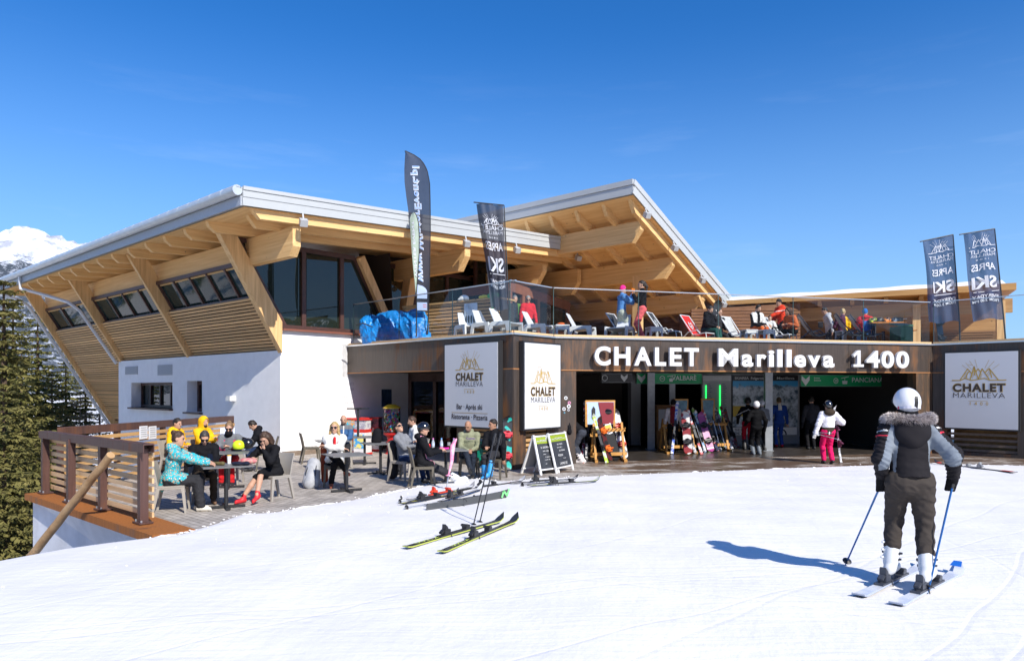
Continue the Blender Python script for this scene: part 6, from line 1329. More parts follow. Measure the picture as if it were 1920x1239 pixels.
b = Sdf(.05).cap(T5+V(-.12, .1, .80), T5+V(-.1, .1, 1.0), .13, .10, sq=((0, 1, 0), .7)); blob('rucksack', b, .014, BLK, 'black rucksack standing on a grey table', 'rucksack', disp=lambda G: .007*vnoise(G, 22))
b = Sdf(.02).cap(T5+V(.16, -.1, .765), T5+V(.26, -.1, .765), .02); blob('wallet', b, .01, mat('dark_red_leather', (.18, .04, .03), .5), 'dark red wallet on the table by the rucksack', 'wallet')
c = V(-2.42, 15.9, 0); chair(c, (.75, -.45), taupe, 'pale chair under the man in grey leaning back')
b = Sdf(.05).cap(c+V(-.27, .12, .80), c+V(-.26, .1, .15), .10, .13); blob('jacket', b, .016, CHAR, 'charcoal jacket hanging on the chair of the man leaning back', 'jacket', disp=lambda G: .014*vnoise(G*np.array([1, 1, .5]), 22))
Person(c, (.85, -.4), 'man in a grey fleece and sunglasses leaning back with his face to the sun', PG['m'], True, q=.012, pel=(.06, 0, .53), lean=-.28, hd=(.35, -.35), hands=[(.35, .06, .88), (.38, .06, .80)], feet=[(.62, -.1, .09), (.62, .12, .09)], jacket=MIDGREY, trousers=NAVY, hair='short', hairmat=H_DARK, glasses=True, puff=.012, eyes=False, skn=0)
c = V(-2.32, 17.2, 0); chair(c, (-.85, -.4), taupe, 'chair under the bearded man in the white pullover')
Person(c, (-.9, -.35), 'bearded man in a white roll neck pullover looking left', PG['m'], True, q=.013, pel=(0, 0, .60), lean=.1, hd=(.0, .2), jacket=WHT, trousers=CHAR, hair='short', hairmat=H_BROWN, beard=H_BROWN, puff=.008)
c = gp(788, 917)+V(0, .28, 0); chair(c, (.93, .25), olive_p, 'olive brown chair under the person in the black helmet')
bskt = lambda s: (lambda fc: np.where((np.abs((fc-s.P)@s.tr-.115) < .014) & ((fc-s.P)@s.tf > -.05), 1, 0))
Person(c+V(-.02, 0, 0), (.95, .2), 'person in a glossy black helmet and black jacket, legs stretched out to the right', PG['m'], True, q=.011, pel=(0, 0, .54), lean=.05, hd=(.15, .1), hands=[(.36, -.02, .78), (.38, .12, .76)], feet=[(.86, -.08, .12, 0, .3), (.84, .10, .10, 0, .3)], kneehint=[(.2, 0, 1)]*2, jacket=[BLK, cloth('pink_lining', (.7, .3, .42))], zone=bskt, trousers=CHAR, shoes=BOOTW, boots=True, hair='helmet', helmetmat=mat('glossy_black_shell', (.01, .01, .012), .12, spec=.8, coat=.6), hem=.16, hood='down', puff=.018, baggy=.01)
# lettering on that helmet
g = MB(); hcx = c+V(-.02, 0, 0)
T6 = V(-1.42, 15.35, 0); table(T6, .35, 'grey table with water bottles and a pink glove')
for i, (dx, dy, col, lb) in enumerate(((-.28, .05, (.75, .2, .55), 'clear water bottle with a magenta cap, leftmost on the bottle table'), (-.10, .06, (.15, .4, .8), 'clear water bottle with a blue cap in the middle of the bottle table'), (.17, .0, (.55, .3, .65), 'clear water bottle with a lilac cap before the green hoodie'))):
    g = MB(); g.lathe([(.03, 0), (.034, .02), (.032, .09), (.034, .15), (.014, .205), (.013, .215)], T6+V(dx, dy, tz), 12); g.lathe([(.016, .212), (.016, .24)], T6+V(dx, dy, tz), 10, mi=1); g.lathe([(.0345, .07), (.0345, .13)], T6+V(dx, dy, tz), 12, mi=2)
    obj1('water_bottle', g, [mat('clear_plastic', (.62, .68, .72), .15, alpha=.55), mat('cap_%d' % i, col, .4), mat('bottle_label', (.55, .65, .8), .5)], lb, 'bottle', 'water bottles', smooth=True)
g = MB(); g.lathe([(.03, 0), (.033, .01), (.033, .11), (.028, .12)], T6+V(-.36, -.02, tz), 14); obj1('drink_can', g, mat('red_can', (.6, .02, .02), .3, metal=.3), 'red drink can by the helmeted person', 'can', smooth=True)
g = MB(); g.lathe([(.03, 0), (.036, .15)], T6+V(.06, .06, tz), 14); g.lathe([(.031, .004), (.034, .08)], T6+V(.06, .06, tz), 14, mi=1); obj1('glass', g, [mat('glass_tumbler', (.6, .6, .6), .1, alpha=.35), mat('cola', (.05, .015, .008), .2)], 'tall glass half full of dark drink', 'glass', smooth=True)
b = Sdf(.02).ell(T6+V(-.08, -.18, tz+.03), (.08, .045, .032)).cap(T6+V(-.06, -.18, tz+.03), T6+V(.07, -.15, tz+.04), .018)
for k in range(3): b.cap(T6+V(-.05, -.20+.03*k, tz+.025), T6+V(.06, -.21+.04*k, tz+.03), .013)
blob('gloves', b, .01, cloth('magenta_glove', (.75, .02, .32)), 'magenta gloves on the bottle table', 'gloves')
c = V(-1.0, 16.55, 0); chair(c, (.15, -1), olive_p, 'dark chair under the bald man in the green hoodie')
Person(c, (.12, -1), 'bald bearded man in a sage green hoodie with one shoe sole towards the camera', PG['m'], True, q=.011, pel=(0, 0, .54), lean=.16, hd=(.45, .35), hands=[(.36, -.05, .66), (.36, .05, .65)], feet=[(.40, -.06, .10), (.62, .0, .24, .25, .85)], kneehint=[None, (.6, .2, 1)], jacket=OLIVE, trousers=cloth('dark_denim', (.02, .026, .04)), shoes=SHOEK, hair='none', hood='down', beard=hairm('stubble_dark', (.11, .06, .045)), puff=.012, eyes=True, skn=1, bulk=1.05)
g = MB(); n_ = V(.12, -1, 0).normalized(); put_text(g, 'Cosmic', c+n_*.235+V(.03, 0, .885), (1, .12, 0), (0, -.16, 1), .2, .055, .02); obj1('print', g, mat('purple_print', (.10, .03, .22), .7), 'purple lettering printed across the sage green hoodie', 'print')
c = V(-.40, 16.3, 0); chair(c, (-.3, -.95), olive_p, 'dark chair under the smoking man in black')
Person(c, (-.35, -.94), 'man in a black ski suit and blue boots smoking, one arm hanging down', PG['m'], True, q=.011, pel=(0, 0, .56), lean=.04, hd=(.75, .05), hands=[(.12, -.28, .36), (.36, .06, .74)], elb=[(-.2, -.6, -.6), None], feet=[(.52, -.10, .19, .0, .1), (.36, .08, .10)], jacket=BLK, trousers=CHAR, shoes=BOOTB, boots=True, hair='short', hairmat=H_DARK, puff=.018, hem=.1, eyes=True, skn=1)
g = MB(); g.lathe([(.17, 0), (.20, .03), (.22, .62), (.23, .63), (.23, .66)], gp(902, 872), 20); g.lathe([(.235, .655), (.19, .72)], gp(902, 872), 20, mi=1); obj1('waste_bin', g, [mat('bin_green', (.0, .20, .12), .4), mat('bin_liner', (.35, .4, .38), .5)], 'green waste bin between the green hoodie and the man in black', 'bin', smooth=True)
# sandwich boards
def aboard(a, b, hgt, label, lines, leanx):
    d = (b-a).normalized(); n_ = V(d.y, -d.x, 0); top = -n_*.24; w = (b-a).length; root = empty('sandwich_board', (a+b)/2, 0, label, 'sandwich board', 'chalk sandwich boards')
    F_ = lambda x, t, o=0: a+d*x+top*t+V(0, 0, hgt*t)+n_*o
    Bk = lambda x, t, o=0: a+d*x-n_*.62+n_*.38*t+V(0, 0, hgt*t)-n_*o
    for nm, fn in (('front_frame', F_), ('back_frame', Bk)):
        g = MB()
        for x in (.03, w-.03): g.bar(fn(x, 0), fn(x, 1), .06, .03, n_)
        for t in (.13, .97): g.bar(fn(0, t), fn(w, t), .03, .05, n_)
        g.build(nm, white_m, root)
    g = MB(); g.quad(Bk(.03, .12, .012), Bk(w-.03, .12, .012), Bk(w-.03, .97, .012), Bk(.03, .97, .012)); g.build('back_panel', mat('back_panel_grey', (.5, .5, .52), .6), root)
    g = MB(); g.quad(F_(.05, .15, .004), F_(w-.05, .15, .004), F_(w-.05, .95, .004), F_(.05, .95, .004)); pn = g.build('chalkboard', mat('chalkboard', (.028, .032, .04), .7, var=.3, vs=6), root)
    g = MB(); g.quad(F_(.055, .78, .008), F_(w-.055, .78, .008), F_(w-.055, .945, .008), F_(.055, .945, .008)); g.build('header', mat('header_green', (.26, .34, .02), .6), pn)
    up = (top+V(0, 0, hgt)).normalized(); ch_ = mat('chalk', (.6, .6, .6), .9)
    for x, sz, wd_, t, tx in [(.5, .045, .4, .83, 'FORST'), (.2, .025, .16, .83, 'MENU'), (.8, .025, .16, .83, 'DEL DI')]+[(x, sz, None, t, tx) for t, sz, x, tx in lines]:
        g = MB(); put_text(g, tx, F_(w*x, t, .014), d, up, w*wd_ if wd_ else None, sz, .01); g.build('chalk_lettering', ch_, pn)
aboard(gp(1013, 891), gp(1040, 887)+V(.12, .1, 0), .93, 'left chalk sandwich board with a green header and faint writing', [(.66, .045, .5, 'IL GIORNO'), (.58, .03, .5, 'pasta  zuppa'), (.50, .022, .4, 'polenta'), (.43, .022, .55, 'formaggio fuso'), (.36, .022, .5, 'strudel e caff\u00e8'), (.26, .022, .4, 'dolci')], 0)
aboard(gp(1043, 888), gp(1070, 881)+V(.08, .06, 0), .96, 'right chalk sandwich board announcing pizzeria and apres ski', [(.69, .035, .5, 'BAR  SNACK'), (.61, .03, .45, 'PIATTI TIPICI'), (.53, .035, .55, 'DEL GIORNO'), (.41, .045, .42, 'PIZZERIA'), (.34, .02, .6, 'tavola calda'), (.2, .055, .5, "L'APRES SKI")], 0)
# toy capsule machines by the bar door
def capsule_machine(p, rz, label, w, cols):
    root = empty('capsule_machine', p, rz, label, 'toy machine', 'toy capsule machines'); g = MB(); g.box(V(0, 0, .36), (w, .38, .66)); g.build('cabinet', mat('machine_white', (.72, .72, .72), .35), root, world=False, bevel=.01)
    for nm, q, dd in (('coin_panel', .74, (w*.96, .36, .10)), ('foot', .04, (w*1.05, .42, .06)), ('lid', 1.09, (w*1.03, .40, .035))): g = MB(); g.box(V(0, 0, q), dd); g.build(nm, mat('machine_red', (.60, .03, .02), .4), root, world=False)
    g = MB(); g.box(V(0, 0, .93), (w*.9, .34, .28)); g.build('display_window', mat('machine_%s_display' % cols[0], cols[1], .3, col2=cols[2], vs=9, lo=.45, hi=.55, spec=.6), root, world=False)
    g = MB(); g.box(V(0, -.194, .42), (w*.84, .012, .42)); g.build('picture', mat('machine_%s_picture' % cols[0], cols[3], .4, col2=cols[4], vs=7, lo=.46, hi=.54), root, world=False)
    g = MB(); g.lathe([(.03, 0), (.03, .03)], V(0, -.2, .74), 10, ax=(0, -1, 0)); g.build('coin_knob', alu, root, world=False)
for px, yb, rz, w, lb, cols in ((658, 848, -.3, .46, 'white toy machine with orange and blue pictures, leftmost by the white wall', ('first', (.05, .45, .6), (.75, .3, .05), (.75, .2, .04), (.75, .55, .1))), (686, 846, -.2, .36, 'toy machine with a black and white disc picture, second from the wall', ('second', (.5, .5, .5), (.03, .03, .03), (.7, .7, .68), (.05, .05, .06))),
                               (704, 845, -.15, .36, 'toy machine with dark glass and yellow trim, just left of the toy globe', ('third', (.06, .04, .05), (.45, .1, .12), (.35, .03, .02), (.75, .45, .03))), (680, 852, -.35, .42, 'low toy machine with a sky blue picture behind the grey table', ('fourth', (.6, .6, .6), (.35, .33, .4), (.05, .35, .7), (.8, .7, .2)))):
    capsule_machine(gp(px, yb), rz, lb, w, cols)
def globe():
    p = gp(735, 850); root = empty('toy_globe_machine', p, 0, 'tall round toy dispenser of coloured balls with a yellow lid and red stand', 'toy machine'); g = MB(); g.lathe([(.22, 0), (.16, .05), (.15, .52), (.26, .60), (.27, .66)], V(0, 0, 0), 20); g.build('stand', mat('globe_red', (.48, .015, .015), .35), root, world=False, smooth=True)
    g = MB(); g.lathe([(.262, .66), (.262, 1.42)], V(0, 0, 0), 20); g.build('drum', glass_mat('drum_plastic', (.85, .88, .88), 1.35), root, world=False, smooth=True)
    g = MB(); g.lathe([(.28, 1.42), (.28, 1.46), (.12, 1.54), (.05, 1.55)], V(0, 0, 0), 20); g.build('lid', mat('globe_yellow', (.62, .42, .02), .4), root, world=False, smooth=True)
    rng = random.Random(2); mm = [mat('ball_%d' % i, c_, .35) for i, c_ in enumerate(((.1, .5, .1), (.6, .05, .04), (.05, .2, .6), (.65, .3, .05), (.5, .1, .4), (.1, .5, .45), (.6, .6, .6)))]; g = MB()
    for i in range(90): a = rng.random()*6.28; r = .21*math.sqrt(rng.random()); g.ell(V(r*math.cos(a), r*math.sin(a), .71+.66*rng.random()), .045, None, 8, 6, mi=rng.randrange(7))
    tag(g.build('coloured_balls', mm, root, world=False, smooth=True), kind='stuff')
globe()
g = MB(); p = WV(4.0, .012, 0); g.box(p+V(0, 0, 1.72), (.42, .02, .6), AZ_V); obj1('wall_notice', g, mat('notice_dark_blue', (.03, .06, .12), .4, var=.5, vs=6), 'small dark blue notice on the shaded white wall by the bar door', 'notice')
# ---------------- skis, boards, poles, racks ----------------
def axes(d, up):
    y = Vector(d).normalized(); z = Vector(up); z = (z-y*z.dot(y)).normalized(); x = y.cross(z); return Matrix((x, y, z)).transposed()
def place(root, loc, M): root.location = loc; root.rotation_mode = 'QUATERNION'; root.rotation_quaternion = M.to_quaternion()
def skimat(name, c1, c2, sc=5): return mat('ski_'+name, c1, .3, col2=c2, vs=sc, lo=.47, hi=.53, spec=.5, coat=.3, det=2)
SK_BLACK = mat('ski_base_black', (.015, .016, .018), .6, spec=.15); BIND = mat('binding_black', (.022, .022, .025), .4); BIND2 = mat('binding_grey', (.33, .34, .35), .35, metal=.4)
def ski_outline(L, w, board=False):
    n = 26; pts = []
    for i in range(n+1):
        t = i/n
        if board: h = w*(.5-.035*(1-(2*t-1)**2)); e = min(t, 1-t)*L; r = w*.55; h = h*math.sqrt(max(0, 1-((r-e)/r)**2)) if e < r else h
        else: h = w*(.5-.11*math.sin(math.pi*t)**1.2)+(.006 if t > .85 else 0); e = (1-t)*L; r = w*.9; h = h*math.sqrt(max(0, 1-((r-e)/r)**2)) if e < r else h
        z = .0+(.10*max(0, (t-.9)/.1)**2)+(.055*max(0, (.1-t)/.1)**2 if board else .012*max(0, (.04-t)/.04)**2)
        pts.append((t*L-L*.47, max(h, .003), z))
    return pts
def ski(loc, d, up, top, label, L=1.65, w=.095, board=False, bind=None, group='skis', graphic=None, base=None, nobind=False, nobase=False):
    root = empty('snowboard' if board else 'ski', (0, 0, 0), 0, label, 'snowboard' if board else 'ski', group); th = .012 if board else .013; g = MB(); P = ski_outline(L, w, board); n = len(P)
    vs_ = [];
    for y, h, z in P: vs_ += [V(-h, y, z), V(h, y, z), V(h*.94, y, z+th), V(-h*.94, y, z+th)]
    for i in range(n-1):
        a, b = i*4, i*4+4
        g.add([], []); 
    fs_, ms_ = [], []
    for i in range(n-1):
        a, b = i*4, i*4+4; fs_ += [(a, b, b+1, a+1), (a+3, a+2, b+2, b+3), (a, a+3, b+3, b), (a+1, b+1, b+2, a+2)]; ms_ += [2, 0, 1, 1]
    fs_ += [(0, 1, 2, 3), (n*4-4, n*4-1, n*4-2, n*4-3)]; ms_ += [1, 1]
    g.v = vs_; g.f = fs_; g.m = ms_; g.build('deck', [top, base or SK_BLACK, SK_BLACK if not nobase else (base or SK_BLACK)], root, world=False)
    bm = bind or BIND
    if board:
        for y in (-.25, .27):
            g = MB(); g.lathe([(.09, 0), (.10, .02), (.085, .035)], V(0, y, th), 16); g.box(V(0, y-.0, th+.03), (.24, .12, .03)); hb = []
            for k in range(9): a = math.pi*k/8; hb.append(V(.11*math.cos(a), y-.02+.0*a, th+.04+.13*math.sin(a)))
            g.tube(hb, .016, 6); g.tube([V(-.06, y-.08, th+.04), V(0, y-.09, th+.13), V(.06, y-.08, th+.04)], .018, 6); g.tube([V(-.06, y+.07, th+.03), V(0, y+.08, th+.1), V(.06, y+.07, th+.03)], .016, 6)
            g.build('binding', bm, root, world=False)
    elif not nobind:
        g = MB(); g.box(V(0, -.02, th+.009), (w*.72, .62, .018)); g.build('plate', bm, root, world=False)
        g = MB(); g.box(V(0, .20, th+.04), (.075, .09, .05)); g.box(V(0, .165, th+.065), (.095, .04, .03)); g.tube([V(-.04, .17, th+.06), V(0, .16, th+.075), V(.04, .17, th+.06)], .012, 6); g.build('toe_binding', bm, root, world=False, bevel=.006)
        g = MB(); g.box(V(0, -.19, th+.045), (.07, .12, .06)); g.prism([V(-.03, -.16, th+.06), V(-.03, -.24, th+.06), V(-.03, -.23, th+.15), V(-.03, -.18, th+.11)], V(.06, 0, 0)); g.box(V(0, -.27, th+.06), (.05, .07, .03), 0, rot=Matrix.Rotation(.5, 3, 'X')); g.build('heel_binding', bm, root, world=False, bevel=.006)
        g = MB()
        for x in (-.05, .05): g.tube([V(x, -.15, th+.02), V(x*1.15, -.13, -.05), V(x*.9, -.15, -.10)], .005, 5)
        g.build('brake', bm, root, world=False)
    if graphic:
        g = MB()
        for tx, y, sz, ln in graphic[1]:
            put_text(g, tx, V(0, y, th+.003), (0, 1, 0), (-1, 0, 0), ln, sz, .02)
            g.v = [(x+sz*.5 if False else x, yy, z) for x, yy, z in g.v]
        g.v = [(x+w*.22, yy, z+(.0 if True else 0)) for x, yy, z in g.v]
        g.build('lettering', graphic[0], root, world=False)
    place(root, loc, axes(d, up)); return root
def ski_between(a, b, up, top, label, frac=.47, **k):
    a, b = Vector(a), Vector(b); L = (b-a).length; return ski(a.lerp(b, frac), b-a, up, top, label, L=L, **k)
def pole(a, b, m, label, grip=None, group='ski poles', basket=None):
    """a: tip in the snow, b: top of the grip"""
    a, b = Vector(a), Vector(b); d = (b-a).normalized(); L = (b-a).length; root = empty('ski_pole', a, 0, label, 'ski pole', group)
    g = MB(); g.tube([a, a+d*.03, b-d*.13], [.004, .008, .0095], 8); g.build('shaft', m, root, smooth=True)
    g = MB(); g.tube([b-d*.15, b-d*.13, b-d*.05, b-d*.01, b], [.012, .016, .015, .019, .012], 8); g.build('grip', grip or black_m, root, smooth=True)
    g = MB(); g.lathe([(.012, 0), (.045, .006), (.012, .02)], a+d*.06, 12, ax=d); g.build('basket', basket or black_m, root)
    s = d.orthogonal().normalized(); g = MB(); g.tube([b-d*.01, b+s*.035-d*.05, b+s*.05-d*.14, b+s*.03-d*.17, b+s*.005-d*.04], .006, 5); g.build('strap', grip or black_m, root)
    return root
alu_b = mat('black_pole_shaft', (.03, .03, .033), .35, metal=.3)
sz_ = lambda p, dz=0: V(p[0], p[1], float(snow_h(p[0], p[1]))+dz)
def on_snow(px, py, dz=.0):
    p = gp(px, py, .15)
    for _ in range(4): p = gp(px, py, float(snow_h(p.x, p.y))+dz)
    return p
yel_top = skimat('black_lime', (.02, .022, .022), (.028, .03, .03), 3); lime = mat('lime_print', (.50, .62, .10), .4); lime_edge = mat('lime_sidewall', (.45, .50, .09), .5)
for (ta_, tb_), lb in ((((760, 1027), (945, 974)), 'black ski with lime sidewall lying on the snow, the farther of the pair'), (((826, 1036), (971, 974)), 'black ski with lime sidewall lying on the snow, the nearer of the pair')):
    a, b = on_snow(*ta_, .02), on_snow(*tb_, .04); ski_between(a, b, (0, 0, 1), yel_top, lb, w=.10, base=lime_edge, graphic=(lime, [('WL', -.60, .05, .3), ('A', -.36, .05, .12)]), group='lime skis lying on the snow')
# two poles planted upright behind them
for (t, g_), lb in ((((886, 984), (929, 812)), 'black planted pole, its grip farther left'), (((898, 979), (939, 812)), 'black planted pole, its grip farther right')):
    a = on_snow(*t); b = dp(g_[0], g_[1], a.y+.35); p_ = pole(a+V(0, 0, -.05), b, alu_b, lb, group='planted poles')
for f_, w_ in ((.72, .0135),):
    pass
# ski on its edge with dark base and green mark, and the heap behind it
a, b = on_snow(801, 953, .03), on_snow(960, 924, .07)
ski_between(a, b, (-.35, .9, .25), skimat('white_green', (.62, .64, .62), (.05, .4, .1), 8), 'ski on its edge in the snow showing a dark grey base with a green mark', w=.16, base=mat('ski_base_grey', (.07, .075, .08), .5), nobase=True)
g = MB(); d = (b-a).normalized(); nrm = d.cross(V(0, 0, 1)); nrm = nrm if nrm.y < 0 else -nrm; o = b-d*.17+nrm*.02+V(0, 0, .02); put_strokes(g, [[(-.09, -.05), (-.05, .045), (.03, -.04), (.08, .055)]], lambda x, y: o+d*x+V(0, 0, y), .04)
obj1('ski_mark', g, mat('green_mark', (.20, .62, .22), .5), 'bright green zigzag mark on the dark ski base', 'mark')
hp = [((800, 948), (905, 915), (.5, .5, .5), (.7, .7, .7), 'pale grey ski in the heap behind the edge-on ski'), ((765, 938), (890, 912), (.66, .66, .66), (.3, .3, .3), 'white ski with red binding in the snow heap'), ((750, 945), (860, 925), (.08, .08, .09), (.55, .5, .1), 'dark ski with yellow flecks, leftmost in the snow heap'), ((842, 923), (985, 900), (.6, .6, .62), (.4, .4, .42), 'white ski pointing right at the back of the heap')]
for i, (p, q, c1, c2, lb) in enumerate(hp): ski_between(on_snow(*p, .015), on_snow(*q, .03), (0, 0, 1), skimat('heap%d' % i, c1, c2), lb, w=.09, bind=mat('binding_red', (.6, .05, .02), .4) if i == 1 else None, group='skis heaped on the snow')
for i, (p, q) in enumerate((((746, 934), (800, 927)), ((744, 941), (805, 932)), ((757, 952), (830, 940)))): a, b = on_snow(*p, .03), on_snow(*q, .03); pole(a, b, alu, ('upper', 'middle', 'lower')[i]+' of three poles lying flat left of the ski heap', group='poles lying on the snow')
for i, (p, q, c1, c2, lb) in enumerate((((958, 906), (1085, 897), (.03, .03, .035), (.6, .6, .6), 'black and white ski lying before the chalk boards'), ((990, 911), (1125, 901), (.6, .62, .55), (.45, .5, .12), 'pale ski lying flattest to the camera before the chalk boards'))): ski_between(on_snow(*p, .02), on_snow(*q, .02), (0, 0, 1), skimat('far%d' % i, c1, c2), lb, w=.09, group='skis lying before the chalk boards')
pole(on_snow(975, 909, .03), on_snow(1045, 903, .03), alu_b, 'black pole lying before the chalk boards')
# pink ski pole with printed sleeve, planted by the table
a = on_snow(836, 917); b = dp(854, 822, a.y+.3); pk = mat('pink_pole', (.80, .16, .34), .4, col2=(.82, .5, .58), vs=9)
r_ = empty('ski_pole', a, 0, 'pink race pole with a bent top planted beside the bottle table', 'ski pole', 'planted poles'); g = MB(); g.tube([a+V(0, 0, -.05), a.lerp(b, .25)], [.008, .012], 8); g.build('shaft', alu, r_, smooth=True)
g = MB(); g.tube([a.lerp(b, .25), a.lerp(b, .55)+V(.01, 0, 0), a.lerp(b, .85)+V(-.03, 0, 0), b+V(.02, 0, .0)], [.014, .035, .05, .016], 10, flat=(0, 1, 0)); g.build('sleeve', pk, r_, smooth=True); g = MB(); g.lathe([(.02, 0), (.06, .01), (.02, .03)], a.lerp(b, .26), 14); g.build('basket', pk, r_)
# red ski right of the skier
a, b = on_snow(1752, 868, .02), on_snow(1904, 886, .02); ski_between(b, a, (0, 0, 1), skimat('black_red', (.03, .03, .03), (.07, .06, .06)), 'black and red ski lying on the snow before the slatted opening', w=.11, bind=BIND2)
g = MB(); d = (b-a).normalized(); g.bar(b-d*.42+V(0, 0, .021), b-d*.10+V(0, 0, .021), .105, .004); g.bar(a+d*.05+V(0, 0, .04), a+d*.22+V(0, 0, .03), .10, .012); obj1('ski_graphic', g, mat('red_print', (.62, .03, .02), .4), 'red printed ends of the ski before the slatted opening', 'print')
# racks
rack_w = wood('rack_timber', (.46, .22, .05), (.62, .33, .10), 0, k=12, knots=False)
def rack(p, d, w, label, posters, back=(0, 1, 0)):
    """p: front left foot, d: direction along the rack"""
    d, bk = Vector(d).normalized(), Vector(back).normalized(); root = empty('ski_rack', p, 0, label, 'ski rack', 'ski racks'); P = lambda x, b, z: p+d*x+bk*b+V(0, 0, z)
    for x in (0, w):
        g = MB(); g.bar(P(x, 0, .04), P(x, .55, 1.05), .06, .09); g.bar(P(x, 1.1, .04), P(x, .58, 1.05), .06, .09); g.bar(P(x, -.25, .035), P(x, 1.15, .035), .09, .07); g.build('side_frame', rack_w, root)
    for a_, b_ in ((.40, .86), (.1, .2), (.75, .7)): g = MB(); g.bar(P(-.08, a_, b_), P(w+.08, a_, b_), .05, .09); g.build('rail', rack_w, root)
    g = MB()
    for k in range(9): x = -.05+(w+.1)*k/8; g.tube([P(x, .38, .87), P(x, .16, .93)], .014, 6)
    g.build('pegs', rack_w, root)
    for x0, x1, m in posters:
        g = MB(); 
        for x in (x0, x1): g.bar(P(x, .5, .95), P(x, .56, 1.68), .06, .05)
        g.bar(P(x0-.03, .56, 1.68), P(x1+.03, .56, 1.68), .05, .06); g.build('board_frame', rack_w, root)
        g = MB(); g.quad(P(x0, .5, 1.02), P(x1, .5, 1.02), P(x1, .53, 1.66), P(x0, .53, 1.66)); g.build('poster', m, root)
    return root
pA = mat('poster_ski_blue', (.42, .55, .74), .4, var=.1, vs=3); pB = mat('poster_ski_dark', (.03, .09, .14), .3, col2=(.16, .30, .36), vs=3)
rk = gp(1120, 868)+V(0, .38, 0); r1_ = rack(rk, (.95, .2, 0), .85, 'timber ski rack in front of the left hall opening, carrying two snowboards', [(-.22, .62, pA)])
g = MB(); d_ = V(.95, .2, 0).normalized(); P_ = lambda x, z: rk+d_*x+V(0, .49+.03*(z-1.02), z); g.quad(P_(.26, 1.03), P_(.61, 1.03), P_(.61, 1.65), P_(.14, 1.65)); g.ell(P_(.42, 1.38), (.13, .02, .08), None, 12, 8, mi=1); g.add([P_(-.05, 1.22)+V(0, -.01, 0), P_(.0, 1.14)+V(0, -.01, 0), P_(.05, 1.22)+V(0, -.01, 0), P_(.05, 1.46)+V(0, -.01, 0), P_(0, 1.54)+V(0, -.01, 0), P_(-.05, 1.46)+V(0, -.01, 0)], [(0, 1, 2, 3, 4, 5)], 2); g.build('poster_print', [mat('poster_maroon', (.22, .02, .03), .4), lens_m, black_m], r1_)
def lean(bt, tp, Y0, dY, up, top, label, w=.095, board=False, **k):
    a = gp(bt[0], bt[1], .01) if Y0 is None else dp(bt[0], bt[1], Y0); a.z = max(a.z, .02); b = dp(tp[0], tp[1], a.y+dY); return ski_between(a, b, up, top, label, w=w, board=board, **k)
U_ = (0, -1, .3); RG = 'skis and boards on the racks'
lean((1093, 861), (1098, 752), None, .35, (-.5, -1, .3), skimat('white_maroon', (.62, .62, .64), (.18, .02, .05), 9), 'white ski with maroon flecks, leftmost on the left rack', group=RG)
lean((1099, 859), (1103, 757), None, .35, (.6, -1, .3), skimat('black_white', (.03, .03, .035), (.6, .6, .6), 9), 'black and white ski standing against the leftmost white ski', group=RG)
lean((1138, 868), (1112, 776), None, .35, U_, skimat('white_lime', (.62, .66, .6), (.45, .62, .04), 6), 'white and lime yellow ski on the left rack', group=RG)
lean((1145, 866), (1122, 781), None, .35, (.9, -.8, .3), skimat('dark_red', (.10, .02, .02), (.02, .02, .02), 5), 'dark red board seen edge on between lime ski and black board', w=.24, board=True, bind=mat('binding_orange', (.75, .16, .02), .4), group=RG)
lean((1157, 863), (1129, 766), None, .4, (.2, -1, .3), SK_BLACK, 'plain black snowboard base with a white and yellow sticker on the left rack', w=.30, board=True, bind=mat('binding_orange', (.75, .16, .02), .4), base=SK_BLACK, group=RG, nobind=True) if False else None
bb = ski_between(gp(1157, 863, .01), dp(1130, 765, gp(1157, 863).y+.4), (-.2, 1, -.3), skimat('dark_blue_top', (.05, .07, .12), (.3, .3, .35)), 'plain black snowboard base with a white and yellow sticker on the left rack', w=.29, board=True, bind=mat('binding_orange', (.75, .16, .02), .4), group=RG)
a, b = gp(1157, 863, .01), dp(1130, 765, gp(1157, 863).y+.4); d = (b-a).normalized(); x_ = V(1, 0, 0); x_ = (x_-d*x_.dot(d)).normalized(); nn_ = x_.cross(d); o = a.lerp(b, .60)+nn_*.012
g = MB(); g.quad(o-x_*.10-d*.16, o+x_*.10-d*.16, o+x_*.10+d*.16, o-x_*.10+d*.16); g.quad(o-x_*.09-d*.05+nn_*.003, o+x_*.09-d*.05+nn_*.003, o+x_*.09+d*.11+nn_*.003, o-x_*.09+d*.11+nn_*.003, mi=1); obj1('sticker', g, [white_m, mat('sticker_yellow', (.75, .45, .03), .5)], 'white and yellow sticker on the black snowboard base', 'sticker')
lean((1171, 861), (1152, 768), None, .4, (.25, -1, .3), mat('marbled_board', (.03, .032, .034), .3, col2=(.62, .63, .64), vs=3.0, lo=.46, hi=.54, coat=.3), 'black and white marbled snowboard with red bindings', w=.29, board=True, bind=mat('binding_red', (.6, .05, .02), .4), group=RG)
rack(gp(1250, 850), (.95, .22, 0), .95, 'timber ski rack in the middle of the hall, left of the price board', [(.38, .85, pB)]); rack(gp(1322, 846), (.95, .25, 0), .85, 'timber ski rack under the green light strips', [(.05, .48, pB)])
